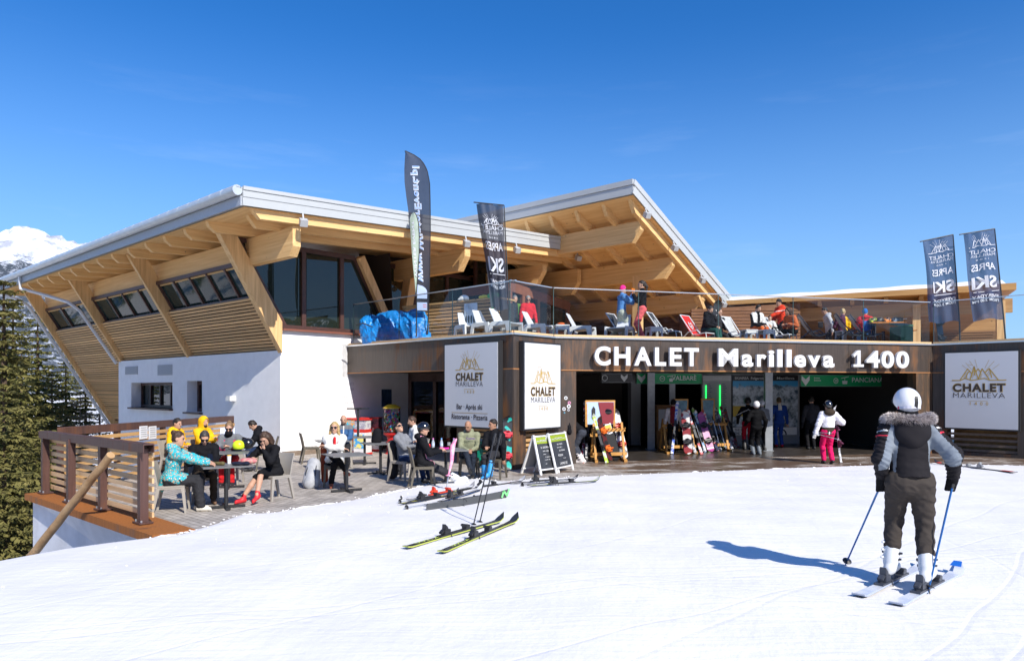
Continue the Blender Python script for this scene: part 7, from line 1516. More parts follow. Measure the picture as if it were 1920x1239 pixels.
for bt, tp, c1, c2, lb, k in (((1260, 851), (1270, 753), (.05, .12, .55), (.62, .62, .66), 'blue and white ski leaning apart at the left of the middle rack', {}), ((1316, 852), (1289, 768), (.62, .04, .04), (.62, .6, .6), 'red and white ski with a red tail on the middle rack', {}),
     ((1331, 846), (1297, 765), (.55, .6, .5), (.2, .4, .05), 'white and green ski on the middle rack', {}), ((1346, 846), (1319, 773), (.6, .05, .08), (.66, .64, .64), 'red ski with white blocks right of the magenta board', {}), ((1357, 843), (1331, 763), (.05, .055, .06), (.4, .5, .1), 'dark ski with lime tip on the right rack', {}),
     ((1367, 841), (1342, 765), (.10, .12, .15), (.03, .03, .03), 'grey black ski in the middle of the right rack', {}), ((1379, 840), (1350, 760), (.5, .42, .42), (.2, .03, .04), 'silver and wine red ski, rightmost on the right rack', {}), ((1373, 842), (1346, 775), (.05, .07, .2), (.35, .36, .4), 'dark blue ski second from the right on the right rack', {})):
    lean(bt, tp, None, .4, U_, skimat('rack_%d' % bt[0], c1, c2, 7), lb, group=RG)
for i, (bt, tp, c1, c2, lb) in enumerate((((1304, 850), (1281, 772), (.05, .05, .06), (.5, .5, .52), 'black and grey ski behind the red and white board'), ((1322, 848), (1303, 770), (.10, .30, .55), (.6, .6, .62), 'pale blue ski between red and green skis'), ((1338, 846), (1316, 768), (.03, .03, .035), (.55, .1, .05), 'black ski with red flecks behind the magenta board'),
     ((1351, 844), (1325, 768), (.6, .6, .6), (.15, .15, .17), 'white and grey ski left of the lime tipped one'), ((1362, 843), (1337, 762), (.02, .02, .025), (.3, .32, .36), 'black ski right of the lime tipped one'), ((1384, 840), (1358, 766), (.35, .05, .06), (.1, .1, .1), 'thin wine red ski, outermost at the right end'))): lean(bt, tp, None, .42, U_, skimat('more_%d' % i, c1, c2, 7), lb, group=RG)
lean((1291, 853), (1284, 770), None, .4, (-.15, -1, .3), mat('board_red_white', (.25, .02, .02), .35, col2=(.62, .60, .58), vs=2.6, lo=.49, hi=.51, det=1), 'dark red snowboard with white and orange blocks on the middle rack', w=.28, board=True, group=RG)
lean((1334, 848), (1312, 773), None, .4, (.2, -1, .3), mat('board_magenta', (.33, .05, .22), .3, var=.1), 'magenta snowboard on the middle rack', w=.27, board=True, group=RG)
for (b_, t_), lb in ((((1322, 850), (1300, 782)), 'thin pole resting between red ski and green ski on the rack'), (((1362, 845), (1345, 785)), 'thin pole resting among the dark skis on the right rack'), (((1352, 846), (1335, 780)), 'thin pole resting right of the magenta board')): a = gp(*b_, .01); pole(a, dp(t_[0], t_[1], a.y+.25), alu, lb, group='poles on the racks')
# teal snowboard behind the man in black
a = gp(950, 884, .02); b = dp(951.5, 780, a.y+.25); ski_between(a, b, (.35, -1, .1), mat('board_teal_black', (.015, .015, .017), .3, col2=(.02, .42, .36), vs=4.2, lo=.5, hi=.53, det=1), 'teal and black snowboard standing against the steel pier', w=.27, board=True, bind=mat('binding_crimson', (.6, .03, .05), .4), group=RG)

# ---------------- hall fittings ----------------
NH = V(-WW.y, WW.x, 0)
def hx(px, b): return onl(PB+NH*b, PD+NH*b, px)
def hquad(g, px0, px1, py0, py1, b, mi=None, o=0):
    p, q = hx(px0, b)-NH*o, hx(px1, b)-NH*o; z0, z1 = CZ-(py1-HY)*p.y/F, CZ-(py0-HY)*p.y/F; w0, w1 = CZ-(py1-HY)*q.y/F, CZ-(py0-HY)*q.y/F
    z0 = (z0+w0)/2; z1 = (z1+w1)/2
    g.quad(p+V(0, 0, z0), q+V(0, 0, z0), q+V(0, 0, z1), p+V(0, 0, z1), mi); return p, q, z0, z1
sg = mat('sign_green', (.0, .30, .10), .45); s_wh = mat('sign_print_white', (.62, .64, .64), .5)
def hsign(px0, px1, py0, py1, b, label, texts, arrow=None, circ=None, m=sg, gond=None):
    p, q = hx(px0, b), hx(px1, b); root = empty('hall_sign', (p+q)/2, 0, label, 'sign', 'hanging hall signs'); g = MB(); p, q, z0, z1 = hquad(g, px0, px1, py0, py1, b); g2 = MB(); g2.bar((p+NH*.06)+V(0, 0, (z0+z1)/2), (q+NH*.06)+V(0, 0, (z0+z1)/2), .1, z1-z0+.02); g2.build('box', steel_grey, root); pn = g.build('panel', m, root)
    W_ = (q-p).length; H_ = z1-z0; f = lambda x, y: p+WW*(x*W_)+V(0, 0, z0+y*H_)-NH*.006; g = MB()
    for tx, x, y, cap, wd_, al in texts: g = MB(); put_text(g, tx, f(x, y), WW, (0, 0, 1), wd_*W_ if wd_ else None, cap*H_, .015, align=al); g.build('lettering', s_wh, pn)
    g = MB()
    if arrow is not None: a = arrow; k = H_/W_; g.add([f(a, .95), f(a+.42*k, .62), f(a+.84*k, .95), f(a+.84*k, .55), f(a+.42*k, .05), f(a, .55)], [(0, 1, 4, 5), (1, 2, 3, 4)])
    if circ: put_strokes(g, [[(circ*W_+.09*math.cos(t*.524), .5*H_+.09*math.sin(t*.524)) for t in range(13)]], lambda x, y: p+WW*x+V(0, 0, z0+y)-NH*.006, .02)
    if g.v: g.build('pictogram', s_wh, pn); g = MB()
    if gond: put_strokes(g, [[(gond*W_-.14, .72*H_), (gond*W_+.16, .88*H_)], [(gond*W_, .8*H_), (gond*W_, .5*H_)]], lambda x, y: p+WW*x+V(0, 0, z0+y)-NH*.006, .018); g.quad(f(gond-.025, .2), f(gond+.025, .2), f(gond+.03, .5), f(gond-.03, .5))
    if g.v: g.build('pictogram', s_wh, pn)
    return root
hsign(1502, 1669, 703.5, 724, 2.6, 'green hanging sign reading PANCIANA above the right hall entrance', [('PANCIANA', .74, .38, .42, .36, 'c'), ('Entrata', .14, .68, .14, None, 'l'), ('Entrance', .14, .47, .14, None, 'l'), ('20', .381, .40, .2, None, 'c')], arrow=.005, circ=.381, gond=.48)
hsign(1194, 1316, 700.5, 719, 3.9, 'green hanging sign reading ALBARÈ behind the grey posts', [('VALBAR\u00c8', .72, .35, .44, .38, 'c'), ('14', .385, .40, .2, None, 'c')], arrow=.01, circ=.385, gond=.52)
hsign(1128, 1186, 700.5, 716.5, 3.2, 'dark hanging sign with a pale arrow left of the green ones', [], arrow=.62, circ=.1, m=mat('sign_dark', (.03, .03, .033), .5))
def map_mat():
    m = mat('piste_map_print', (.4, .5, .6), .4); n, l, b = nodes_of(m); g = n.new('ShaderNodeNewGeometry'); sp = n.new('ShaderNodeSeparateXYZ'); l.new(g.outputs['Position'], sp.inputs[0])
    t = n.new('ShaderNodeTexNoise'); t.inputs['Scale'].default_value = 3.2; t.inputs['Detail'].default_value = 9; t.inputs['Roughness'].default_value = .68; l.new(g.outputs['Position'], t.inputs[0])
    ad = n.new('ShaderNodeMath'); ad.operation = 'MULTIPLY_ADD'; ad.inputs[1].default_value = .55; l.new(t.outputs[0], ad.inputs[0]); l.new(sp.outputs[2], ad.inputs[2])
    r1 = n.new('ShaderNodeValToRGB'); e = r1.color_ramp.elements; e[0].position = .40; e[0].color = (.05, .10, .14, 1); e[1].position = .56; e[1].color = (.55, .62, .70, 1); l.new(t.outputs[0], r1.inputs[0])
    r2 = n.new('ShaderNodeMapRange'); r2.inputs[1].default_value = 2.36; r2.inputs[2].default_value = 2.44; l.new(ad.outputs[0], r2.inputs[0])
    mx_ = n.new('ShaderNodeMix'); mx_.data_type = 'RGBA'; mx_.inputs[7].default_value = (.05, .33, .62, 1); l.new(r2.outputs[0], mx_.inputs[0]); l.new(r1.outputs[0], mx_.inputs[6]); l.new(mx_.outputs[2], b.inputs['Base Color']); return m
mapm = map_mat()
def board(px0, px1, b, label, head, m, py0=704, py1=800, extra=None):
    p, q = hx(px0, b), hx(px1, b); root = empty('information_board', (p+q)/2, 0, label, 'board', 'boards on the hall wall'); g = MB(); p, q, z0, z1 = hquad(g, px0, px1, py0, py1, b); g.build('print', m, root)
    g = MB(); g.quad(p-NH*.01+V(0, 0, z1-.19), q-NH*.01+V(0, 0, z1-.19), q-NH*.01+V(0, 0, z1), p-NH*.01+V(0, 0, z1)); hd = g.build('header', head[1], root); g = MB(); put_text(g, head[0], (p+q)/2-NH*.014+V(0, 0, z1-.135), WW, (0, 0, 1), head[2]*(q-p).length, .085, .012); g.build('lettering', s_wh, hd)
    if extra: extra(root, p, q, z0, z1)
    return root
mg = mat('header_dark', (.035, .035, .04), .5)
def yel(root, p, q, z0, z1): g = MB(); w = (q-p).length; f = lambda x, z: p+WW*w*x-NH*.012+V(0, 0, z); g.quad(f(.0, 1.05), f(.36, 1.05), f(.36, 1.42), f(0, 1.42)); g.build('yellow_box', mat('map_yellow', (.55, .38, .03), .5), root)
board(1374, 1435, 4.3, 'piste map board with a yellow box left of the middle post', ('SKIAREA  Folgarida', mg, .9), mapm, extra=yel); board(1449, 1496, 4.3, 'piste map board headed Marilleva right of the middle post', ('Marilleva', mg, .7), mapm)
def price(root, p, q, z0, z1):
    w = (q-p).length; f = lambda x, z: p+WW*w*x-NH*.012+V(0, 0, z); g = MB()
    for c0 in (.14, .66):
        for k in range(22): z = z1-.32-k*.068; g.quad(f(c0, z), f(c0+.2*(.6+.4*((k*7) % 5)/5), z), f(c0+.2*(.6+.4*((k*7) % 5)/5), z+.022), f(c0, z+.022))
    g.build('price_lines', mat('price_print', (.10, .12, .2), .6), root)
    for x in (.115, .60):
        g = MB()
        for k in range(26): z = z1-.36-k*.047; g.ell(f(x, z)-NH*.01, (.02, .02, .02), None, 8, 6)
        g.build('light_strip', mat('led_green', (.02, .5, .1), .4, emit=((.02, 1, .16), 1.6)), root, smooth=True)
board(1317, 1371, 4.2, 'grey price board with two strips of green lights', ('ORARI', mat('header_pale', (.5, .5, .5), .5), .3), mat('board_grey', (.33, .34, .36), .5), py1=812, extra=price)
g = MB(); p, q, z0, z1 = hquad(g, 1374, 1432, 801, 815, 4.2); r_ = empty('lower_panel', (p+q)/2, 0, 'white lower panel lettered THE IN THE W under the piste map', 'board', 'boards on the hall wall'); g.build('panel', white_m, r_); g = MB()
for k, t in enumerate(('THE IN', 'THE W')): put_text(g, t, p+WW*.06-NH*.01+V(0, 0, z1-.12-.12*k), WW, (0, 0, 1), None, .08, .01, align='l')
g.build('lettering', mat('panel_letters', (.08, .08, .08), .6), r_)
g = MB(); p, q, z0, z1 = hquad(g, 1449, 1494, 801, 815, 4.2); put_strokes(g, [[(.3+.25*math.cos(t*.3), .02+.2*math.sin(t*.3)) for t in range(11)]], lambda x, y: p+WW*x+V(0, 0, z0+y)-NH*.01, .05, 1); obj1('lower_panel', g, [white_m, black_m], 'white lower panel with a black arch shape under the right map', 'board')
g = MB(); p = hx(1242, 4.0); g.box(p+V(0, 0, .72), (.62, .4, 1.44), AZ_W); g.box(p+V(0, 0, 1.46), (.68, .46, .05), AZ_W); g.box(p-NH*.21-WW*.10+V(0, 0, .98), (.3, .01, .72), AZ_W, mi=1)
for k in range(6): g.box(p-NH*.22+WW*.0+V(0, 0, 1.25-k*.1), (.04, .01, .05), AZ_W, mi=2)
obj1('wooden_counter', g, [wood('counter_brown', (.22, .10, .035), (.32, .16, .06), AZ_W, k=9, knots=False), mat('notice_white', (.6, .6, .6), .5), mat('notice_brown', (.3, .12, .04), .5)], 'brown wooden counter with a white notice behind the left grey post', 'counter')
# stickers on the pier beside the chalk boards
for i, (px, py, r, c) in enumerate(((1061, 746, .05, (.65, .66, .66)), (1067.5, 755, .045, (.62, .25, .4)), (1066.5, 761.5, .055, (.7, .7, .7)), (1057.5, 766.5, .05, (.62, .63, .66)), (1066, 768.5, .035, (.5, .5, .52)), (1058.5, 773.5, .022, (.1, .35, .5)))):
    p = onl(PB, PBr, px); n_ = offs(PB, PD, 1); g = MB(); g.disc(p+n_*-.006+V(0, 0, CZ-(py-HY)*p.y/F), r, n_, 18, .006); g.disc(p+n_*.001+V(0, 0, CZ-(py-HY)*p.y/F), r*.5, n_, 8, .003, mi=1)
    obj1('round_sticker', g, [mat('sticker_%d' % i, c, .5), mat('sticker_dark', (.08, .08, .1), .5)], ('white round sticker with a tick, topmost on the pier', 'pink round sticker on the pier', 'largest plain white sticker on the pier', 'white sticker, leftmost on the pier', 'small grey sticker on the pier', 'tiny blue sticker, lowest on the pier')[i], 'sticker', 'stickers on the steel pier')
# ---------------- people at the entrance ----------------
def head_lean(px, pyfeet): return gp(px, pyfeet)
back = (.12, 1)
c = gp(1091, 868); Person(c, (-.9, .25), 'person in black bending behind the steel pier with white ski boots', PG['h'], lean=.9, pel=.86, hd=(0, .2), hands=[(.45, -.1, .7), (.45, .12, .7)], jacket=BLK, trousers=cloth('slate_trousers', (.045, .05, .065)), shoes=mat('white_orange_boot', (.66, .62, .6), .35, col2=(.7, .18, .05), vs=6, lo=.58, hi=.6), boots=True, hair='short', baggy=.012, gloves=BLK)
cr_ = lambda s: (lambda fc: np.where(np.abs((fc-s.P)@s.tr) > .10, 0, 1))
c = gp(1262, 848); Person(c, back, 'person in a white jacket with crimson back and black hat among the ski racks', PG['h'], hd=(.3, .1), jacket=[cloth('off_white_fabric', (.6, .55, .53)), cloth('crimson_fabric', (.25, .02, .03))], zone=cr_, trousers=BLK, hair='beanie', helmetmat=BLK, gloves=BLK)
sh_w = lambda s: (lambda fc: np.where((np.abs((fc-s.P)@s.sp-.43+.5*np.abs((fc-s.P)@s.tr)) < .011) & ((fc-s.P)@s.tf < .03), 1, 0))
c = gp(1402, 843); Person(c, back, 'person in a black jacket with white shoulder lines and red trousers facing the map', PG['h'], hd=(.1, .05), jacket=[BLK, WHT], zone=sh_w, trousers=cloth('deep_red_fabric', (.42, .012, .03)), hair='helmet', helmetmat=mat('matt_black_shell', (.015, .015, .017), .4), boots=True, sc=1.02, gloves=BLK, hands=[(.12, -.3, .95), (.18, .22, .95)])
c = gp(1428, 845); Person(c, back, 'person with a silver white helmet half hidden behind the one in all black', PG['h'], hd=(-.2, .1), jacket=DGREY, trousers=BLK, hair='helmet', helmetmat=mat('silver_shell', (.5, .5, .52), .3), boots=True, sc=.98, gloves=BLK)
c = gp(1418, 852); JET = cloth('jet_fabric', (.004, .004, .005)); Person(c, (-.1, 1), 'person all in black with a white helmet and grey gaiters facing the map', PG['h'], hd=(.2, .1), jacket=JET, trousers=JET, shoes=mat('grey_gaiter', (.13, .15, .17), .6), hair='helmet', helmetmat=mat('white_shell', (.66, .66, .68), .25), boots=True, sc=.97, baggy=.012, puff=.018, gloves=BLK, hands=[(.14, -.28, .95), (.05, .30, .82)])
c = gp(1461, 838); Person(c, (.05, 1), 'person in a bright blue ski suit facing the right hand map', PG['h'], hd=(-.2, .1), jacket=[BLUE, WHT], zone=lambda s: (lambda fc: np.where(((fc-s.P)@s.sp > .36) & (np.abs((fc-s.P)@s.tr) < .06) & ((fc-s.P)@s.tf < 0), 1, 0)), trousers=BLUE, hair='short', hairmat=hairm('hair_mid_brown', (.10, .065, .035)), sc=1.03, shoes=RED, hands=[(.2, -.2, 1.0), (.06, .30, .80)])
c = gp(1521, 842); Person(c, (.05, 1), 'dark clothed person standing in the shade of the right hall entrance', PG['h'], hd=(.3, .1), jacket=CHAR, trousers=BLK, hair='short', sc=1.05, gloves=BLK)
zw = lambda s: (lambda fc: np.where(((fc-s.P)@s.sp < .10) & (np.abs((fc-s.P)@s.tr) < .24), 1, 0))
c = gp(1553, 869); pw = Person(c, (.05, 1), 'person in a white jacket and hot pink trousers carrying skis towards the hall', PG['h'], q=.012, hd=(-.1, .05), jacket=[cloth('bright_white_fabric', (.72, .70, .74)), BROWNF], zone=zw, trousers=PINK, shoes=SHOEK, hair='helmet', helmetmat=mat('glossy_black_shell', (.01, .01, .012), .12, spec=.8, coat=.6), boots=False, sc=1.0, hood='down', hoodmat=BLK, puff=.022, gloves=WHT,
   hands=[(-.02, -.36, .80), (.16, .20, 1.12)], elb=[None, (-.4, .8, -.6)], feet=[(.06, -.09, .09), (-.06, .08, .10, 0, -.3)], baggy=.01)
b_ = Sdf(.03); nb = pw.nb; b_.ell(nb-pw.tf*.09+pw.sp*.01, (.15, .09, .10), np.stack([pw.tr, pw.tf, pw.sp], 1)); P_, Q_ = b_.mesh(.012); np_mesh('hood', P_, Q_, BROWNF, pw.root)
a = c+V(.29, .12, .02); ski_between(a+V(.08, -.05, 0), c+V(.18, .12, 1.58), (.6, -1, 0), skimat('white_silver', (.66, .66, .68), (.3, .3, .32), 9), 'white ski carried upright by the person in pink trousers', group='carried skis', bind=mat('binding_plum', (.12, .03, .06), .4), w=.10)
h0 = c+V(*pw.wr[0]); pole(h0+V(.55, -.30, -.16), h0+V(-.05, .03, .01), alu, 'white tipped pole held level by the person in pink trousers, the lower one', basket=white_m, grip=white_m, group='carried poles'); pole(h0+V(.32, -.30, .02), h0+V(-.05, .05, .03), alu, 'white tipped pole held level by the person in pink trousers, the upper one', basket=white_m, grip=white_m, group='carried poles')

# ---------------- the skier in the foreground ----------------
def skier():
    f = np.array([.12, .99]); f = f/np.linalg.norm(f); base = V(3.585, 6.44, 0); zs = float(snow_h(base.x, base.y)); base.z = zs+.075
    F3 = np.array([f[0], f[1], 0]); R3 = np.array([f[1], -f[0], 0])
    def tb(p): d = np.array([p[0]-base.x, p[1]-base.y, p[2]-base.z]); return (d@F3, d@R3, d[2])
    fl, fr = tb((3.475, 6.56, base.z+.10)), tb((3.655, 6.30, base.z+.10)); toe = math.radians(36)
    hl, hr = tb((3.39, 6.55, 1.24)), tb((3.965, 6.42, 1.26))
    grey = cloth('blue_grey_quilted', (.19, .22, .26), var=.05); trs = cloth('brown_black_trousers', (.050, .042, .037), var=.05)
    def zone(s):
        def fn(fc):
            x, y, z = (fc-s.P)@s.tr, (fc-s.P)@s.tf, (fc-s.P)@s.sp; out = np.zeros(len(fc), int)
            out[(np.abs(x) > .118+.03*np.clip((.40-z)/.4, -1, 1)) & (z > .06+.25*np.clip(.175-np.abs(x), 0, .1)) & (z < .44)] = 1
            for i, k in enumerate((-1, 1)):
                A, Bq, Cq = s.sh[i], s.el[i], s.wr[i]; d1 = Bq-A; t1 = np.clip(((fc-A)@d1)/(d1@d1), -.3, 1); q1 = A+t1[:, None]*d1; r1 = np.linalg.norm(fc-q1, axis=1)
                d2 = Cq-Bq; t2 = np.clip(((fc-Bq)@d2)/(d2@d2), 0, 1); q2 = Bq+t2[:, None]*d2; r2 = np.linalg.norm(fc-q2, axis=1)
                arm = (np.minimum(r1, r2) < .105) & ((x*k) > .155); ov = n3(s.tr*k*.9+np.array([0, 0, .35])); ax_ = n3(d1); ov = n3(ov-ax_*(ov@ax_)); po = np.where(r1 < r2, (fc-q1)@ov, (fc-q2)@ov)
                up_ = r1 <= r2; out[arm] = 0; out[arm & up_ & (po < .022)] = 1; out[arm & ~up_ & (po < .016) & (t2 < .30)] = 1
                out[arm & up_ & (po >= .022) & (np.abs(t1-.30) < .025)] = 2; out[arm & up_ & (po >= .030) & (np.abs(t1-.13-.3*(po-.06)) < .022)] = 3
            return out
        return fn
    def disp(G):
        w = .0055*vnoise(G*np.array([.55, .55, 3.1]), 20, 1)+.004*np.abs(vnoise(G*np.array([.8, .8, 2.2]), 33, 2))+.002*vnoise(G, 70, 3)
        x = np.abs(G[..., 0]*R3[0]+G[..., 1]*R3[1]); return w+.010*(np.abs(np.sin((G[..., 2]-.5*x)*72))-.5)*np.clip((x-.15)*9, 0, 1)
    def tdisp(G): pass
    s = Person(base, f, 'foreground skier from behind, white helmet, black and grey jacket with fur collar', None, q=.0085, sc=1.0, pel=.89, lean=.05, side=-.012, hd=(.02, .08), hands=[hl, hr], feet=[(*fl, toe), (*fr, toe)], kneehint=[(1, .35, .1), (1, .45, .1)], elb=[(-.8, -.5, -.3), (-.85, .35, -.2)],
               jacket=[cloth('black_brown_shell', (.017, .0155, .018), var=.05), grey, cloth('red_stripe', (.6, .03, .06)), WHT], zone=zone, disp=disp, trousers=trs, shoes=BOOTW, boots=True, hair='helmet', helmetmat=mat('pearl_helmet', (.74, .74, .76), .22, spec=.6, coat=.4), gloves=BLK, puff=.02, hem=.10, hemr=.052, cut=-.03, wr=.010, baggy=.017, thigh=1.14, bulk=1.0, hipw=1.06,
               hdir=[(.25, .05, -1), (.3, -.1, -1)])
    del_ = [o for o in kids(s.root) if o.name.startswith('goggle_strap')]
    tr, tf, sp, nb, hc, hf, hu, hr_ = s.tr, s.tf, s.sp, s.nb, s.hc, s.hf, s.hu, s.hr
    # hood lying on the back, dark neck, fur trim
    h = Sdf(.05); h.ell(nb-tf*.085-sp*.075, (.155, .075, .12), np.stack([tr, tf, sp], 1)).ell(nb-tf*.02+sp*.02, (.165, .13, .055), np.stack([tr, tf, sp], 1)).ell(nb-tf*.10-sp*.16, (.07, .05, .06), np.stack([tr, tf, sp], 1)); P, Q = h.mesh(.01, lambda G: .004*vnoise(G, 30)); np_mesh('hood', P, Q, cloth('black_brown_shell', (.017, .0155, .018)), s.root)
    h = Sdf(.03); h.cap(nb-sp*.01, hc-hu*.05, .10, .085); P, Q = h.mesh(.01, lambda G: .003*vnoise(G, 60)); np_mesh('neck_warmer', P, Q, BLK, s.root)
    rng = random.Random(4); g = MB()
    path = [nb+tr*(.182*math.cos(a))-tf*(.125*math.sin(a)-.0)+sp*(.045+.012*math.sin(3*a)) for a in np.linspace(-.35, math.pi+.35, 60)]
    for i in range(7200):
        u = rng.random()*58.9; k = int(u); c = path[k]+(path[k+1]-path[k])*(u-k); tg = n3(path[k+1]-path[k]); a = rng.random()*6.283; o1 = n3(np.cross(tg, sp)); o2 = n3(np.cross(tg, o1)); rad = o1*math.cos(a)+o2*math.sin(a)
        b0 = c+rad*.024; ln = rng.uniform(.022, .048); d = n3(rad+tg*rng.uniform(-.5, .5)+sp*rng.uniform(-.5, .3)+np.array([rng.uniform(-.3, .3) for _ in range(3)])); sd = n3(np.cross(d, tg+.01))*.0022
        m1 = b0+d*ln*.6; e = b0+d*ln+sp*-.008; g.add([b0-sd, b0+sd, m1+sd*.7, e, m1-sd*.7], [(0, 1, 2, 3, 4)], mi=0 if rng.random() < .62 else (1 if rng.random() < .6 else 2))
    g.tube([V(*p) for p in path], .028, 8, mi=1)
    g.build('fur_trim', [mat('fur_pale', (.70, .64, .61), .8), mat('fur_grey', (.40, .35, .335), .8), mat('fur_brown', (.14, .10, .09), .8)], s.root, world=False)
    # loose hair at the left of the helmet
    g = MB()
    for i in range(260):
        p = hc-hr_*(.085+.03*rng.random())-hf*rng.uniform(-.03, .06)-hu*(.055+.02*rng.random()); e = p-hr_*rng.uniform(.02, .10)-hu*rng.uniform(.08, .17)-hf*rng.uniform(-.02, .05); g.tube([V(*p), V(*((p+e)/2-hr_*.012)), V(*e)], [.003, .003, .0012], 3, cap=False)
    g.build('hair', hairm('hair_chestnut', (.13, .06, .03)), s.root, world=False)
    # helmet fittings at the back
    g = MB(); ce = hc+hu*.03-hf*.005
    def on(az, el, r=1.0): return V(*(ce+(hr_*.108*math.sin(az)*math.cos(el)-hf*.128*math.cos(az)*math.cos(el)+hu*.128*math.sin(el))*r))
    for k in range(5): a_, b_ = on(.28, -.55+k*.17, 1.03), on(.28, -.55+(k+1)*.17, 1.03); g.bar(a_, b_, .03, .012, V(*(-hf)))
    g.build('strap_clip', black_m, s.root, world=False)
    g = MB()
    for k in range(9): a_, b_ = on(-1.25+k*.28, -.34, 1.012), on(-1.25+(k+1)*.28, -.34, 1.012); g.bar(a_, b_, .006, .05, V(*hu))
    g.build('rear_band', mat('helmet_band', (.55, .55, .62), .35), s.root, world=False)
    g = MB(); a_, b_ = on(-1.2, -.40, 1.03), on(-.98, -.42, 1.03); g.bar(a_, b_, .008, .03, V(*hu)); g.build('red_badge', mat('helmet_red', (.65, .03, .08), .4), s.root, world=False)
    # boot buckles, rear spoilers
    for i in range(2):
        an, kn = s.an[i], s.kn[i]; up = n3(kn-an); td = n3(F3*math.cos(toe)+R3*math.sin(toe)); sd = n3(np.cross(td, up)); g = MB()
        for z in (.045, .10):
            for k in (-1, 1): c = an+up*z+sd*k*(.060 if z > .08 else .054)+td*.025; g.box(V(*c), (.022, .05, .016), toe); g.ell(V(*(c+sd*k*.008-td*.03)), (.012, .012, .012), None, 8, 6)
        g.build('buckles', mat('buckle_dark', (.06, .065, .075), .35, metal=.5), s.root, world=False)
    # skis, poles
    dy = V(math.cos(math.radians(42)), math.sin(math.radians(42)), 0); wt = skimat('pale_blue_white', (.72, .73, .75), (.60, .64, .72), 3)
    for q, lb in (((3.475, 6.56), 'white ski under the left boot of the foreground skier'), ((3.655, 6.30), 'white ski with a blue tip under the right boot of the foreground skier')):
        p = V(q[0], q[1], 0)+dy*.05; p.z = float(snow_h(p.x, p.y))+.012; k = ski(p, dy, (0, 0, 1), wt, lb, L=1.62, w=.115, base=mat('ski_edge_blue', (.38, .42, .52), .4), group='skis of the foreground skier', bind=mat('binding_slate', (.05, .055, .07), .4))
        if q[0] > 3.5: g = MB(); g.quad(V(-.05, .72, .075), V(.05, .72, .075), V(.035, .80, .112), V(-.035, .80, .112)); g.build('blue_tip', mat('blue_tip', (.02, .14, .55), .35), k, world=False)
    bl = mat('blue_pole_shaft', (.03, .16, .42), .25, metal=.6, coat=.3)
    for i, (tip, lb) in enumerate((((3.385, 7.26), 'blue pole in the left hand of the foreground skier'), ((3.605, 6.20), 'blue pole in the right hand of the foreground skier'))):
        h = base+V(*s.wr[i])+V(0, 0, -.05); t = sz_(tip); d = (h-t).normalized(); pole(t, h+d*.09, bl, lb, group='poles of the foreground skier')
skier()

# ---------------- terrace furniture and people ----------------
TF = TZ+.03; wplast = mat('white_plastic', (.74, .75, .76), .35)
def tp(px, y): return V((px-HX)*y/F, y, TF)
def lounge(p, f, label):
    root = empty('lounge_chair', p, math.atan2(f[1], f[0])-math.pi/2, label, 'lounge chair', 'white plastic lounge chairs'); g = MB()
    g.hexa([V(-.24, -.12, .30), V(.24, -.12, .30), V(.24, -.17, .29), V(-.24, -.17, .29), V(-.17, -.40, .80), V(.17, -.40, .80), V(.17, -.44, .79), V(-.17, -.44, .79)]); g.build('backrest', wplast, root, world=False, bevel=.012)
    g = MB(); g.hexa([V(-.27, -.18, .26), V(.27, -.18, .26), V(.30, .36, .33), V(-.30, .36, .33), V(-.27, -.18, .30), V(.27, -.18, .30), V(.30, .36, .37), V(-.30, .36, .37)]); g.build('seat', wplast, root, world=False, bevel=.012)
    for k in (-1, 1):
        g = MB(); x = k*.30; pr = [V(x, -.36, 0), V(x, -.26, 0), V(x, -.18, .27), V(x, .22, .30), V(x, .28, 0), V(x, .40, 0), V(x, .37, .40), V(x, -.20, .40), V(x, -.28, .36)]; g.prism(pr, V(k*.05, 0, 0)); g.build('side', wplast, root, world=False, bevel=.01)
    return root
for px, y, f, lb in ((880, 20.8, (.5, -.8), 'white lounge chair, leftmost, before the bar counter'), (913, 20.15, (.7, -.6), 'white lounge chair with its back to the poster of the bar counter'), (947, 19.75, (.8, -.5), 'white lounge chair at the terrace prow, left of the red jacket'), (1008, 20.6, (.85, -.4), 'white lounge chair below the red jacket'), (1090, 21.2, (.9, -.3), 'white lounge chair standing before the lobby window'), (1163, 21.3, (-.5, -.8), 'white lounge chair half hidden by the pale grey trousers')): lounge(tp(px, y), f, lb)
def stool(p, label):
    root = empty('side_table', p, .2, label, 'side table', 'white plastic side tables'); g = MB(); g.box(V(0, 0, .40), (.42, .42, .035)); g.build('top', wplast, root, world=False, bevel=.01)
    for x in (-1, 1):
        for y in (-1, 1): g = MB(); g.bar(V(x*.17, y*.17, .39), V(x*.19, y*.19, 0), .06, .04); g.build('leg', wplast, root, world=False)
    g = MB(); 
    for y in (-1, 1): g.box(V(0, y*.18, .33), (.32, .02, .1))
    g.build('apron', wplast, root, world=False)
for px, y, lb in ((1052, 20.9, 'white side table with orange dish by the lobby'), (1226, 21.6, 'white side table behind the coral trousers'), (1404, 22.6, 'white side table left of the black and white jacket'), (1437, 22.6, 'white side table right of the black and white jacket'), (1583, 23.0, 'white side table under the grey hooded sweatshirt')): stool(tp(px, y), lb)
b = Sdf(.02).ell(tp(1052, 20.9)+V(0, 0, .46), (.11, .11, .035)); blob('dish', b, .015, ORG, 'orange dish on the white side table by the lobby', 'dish')
fr_w = mat('deckchair_white_frame', (.72, .73, .74), .35); fr_k = mat('deckchair_dark_frame', (.04, .04, .045), .4)
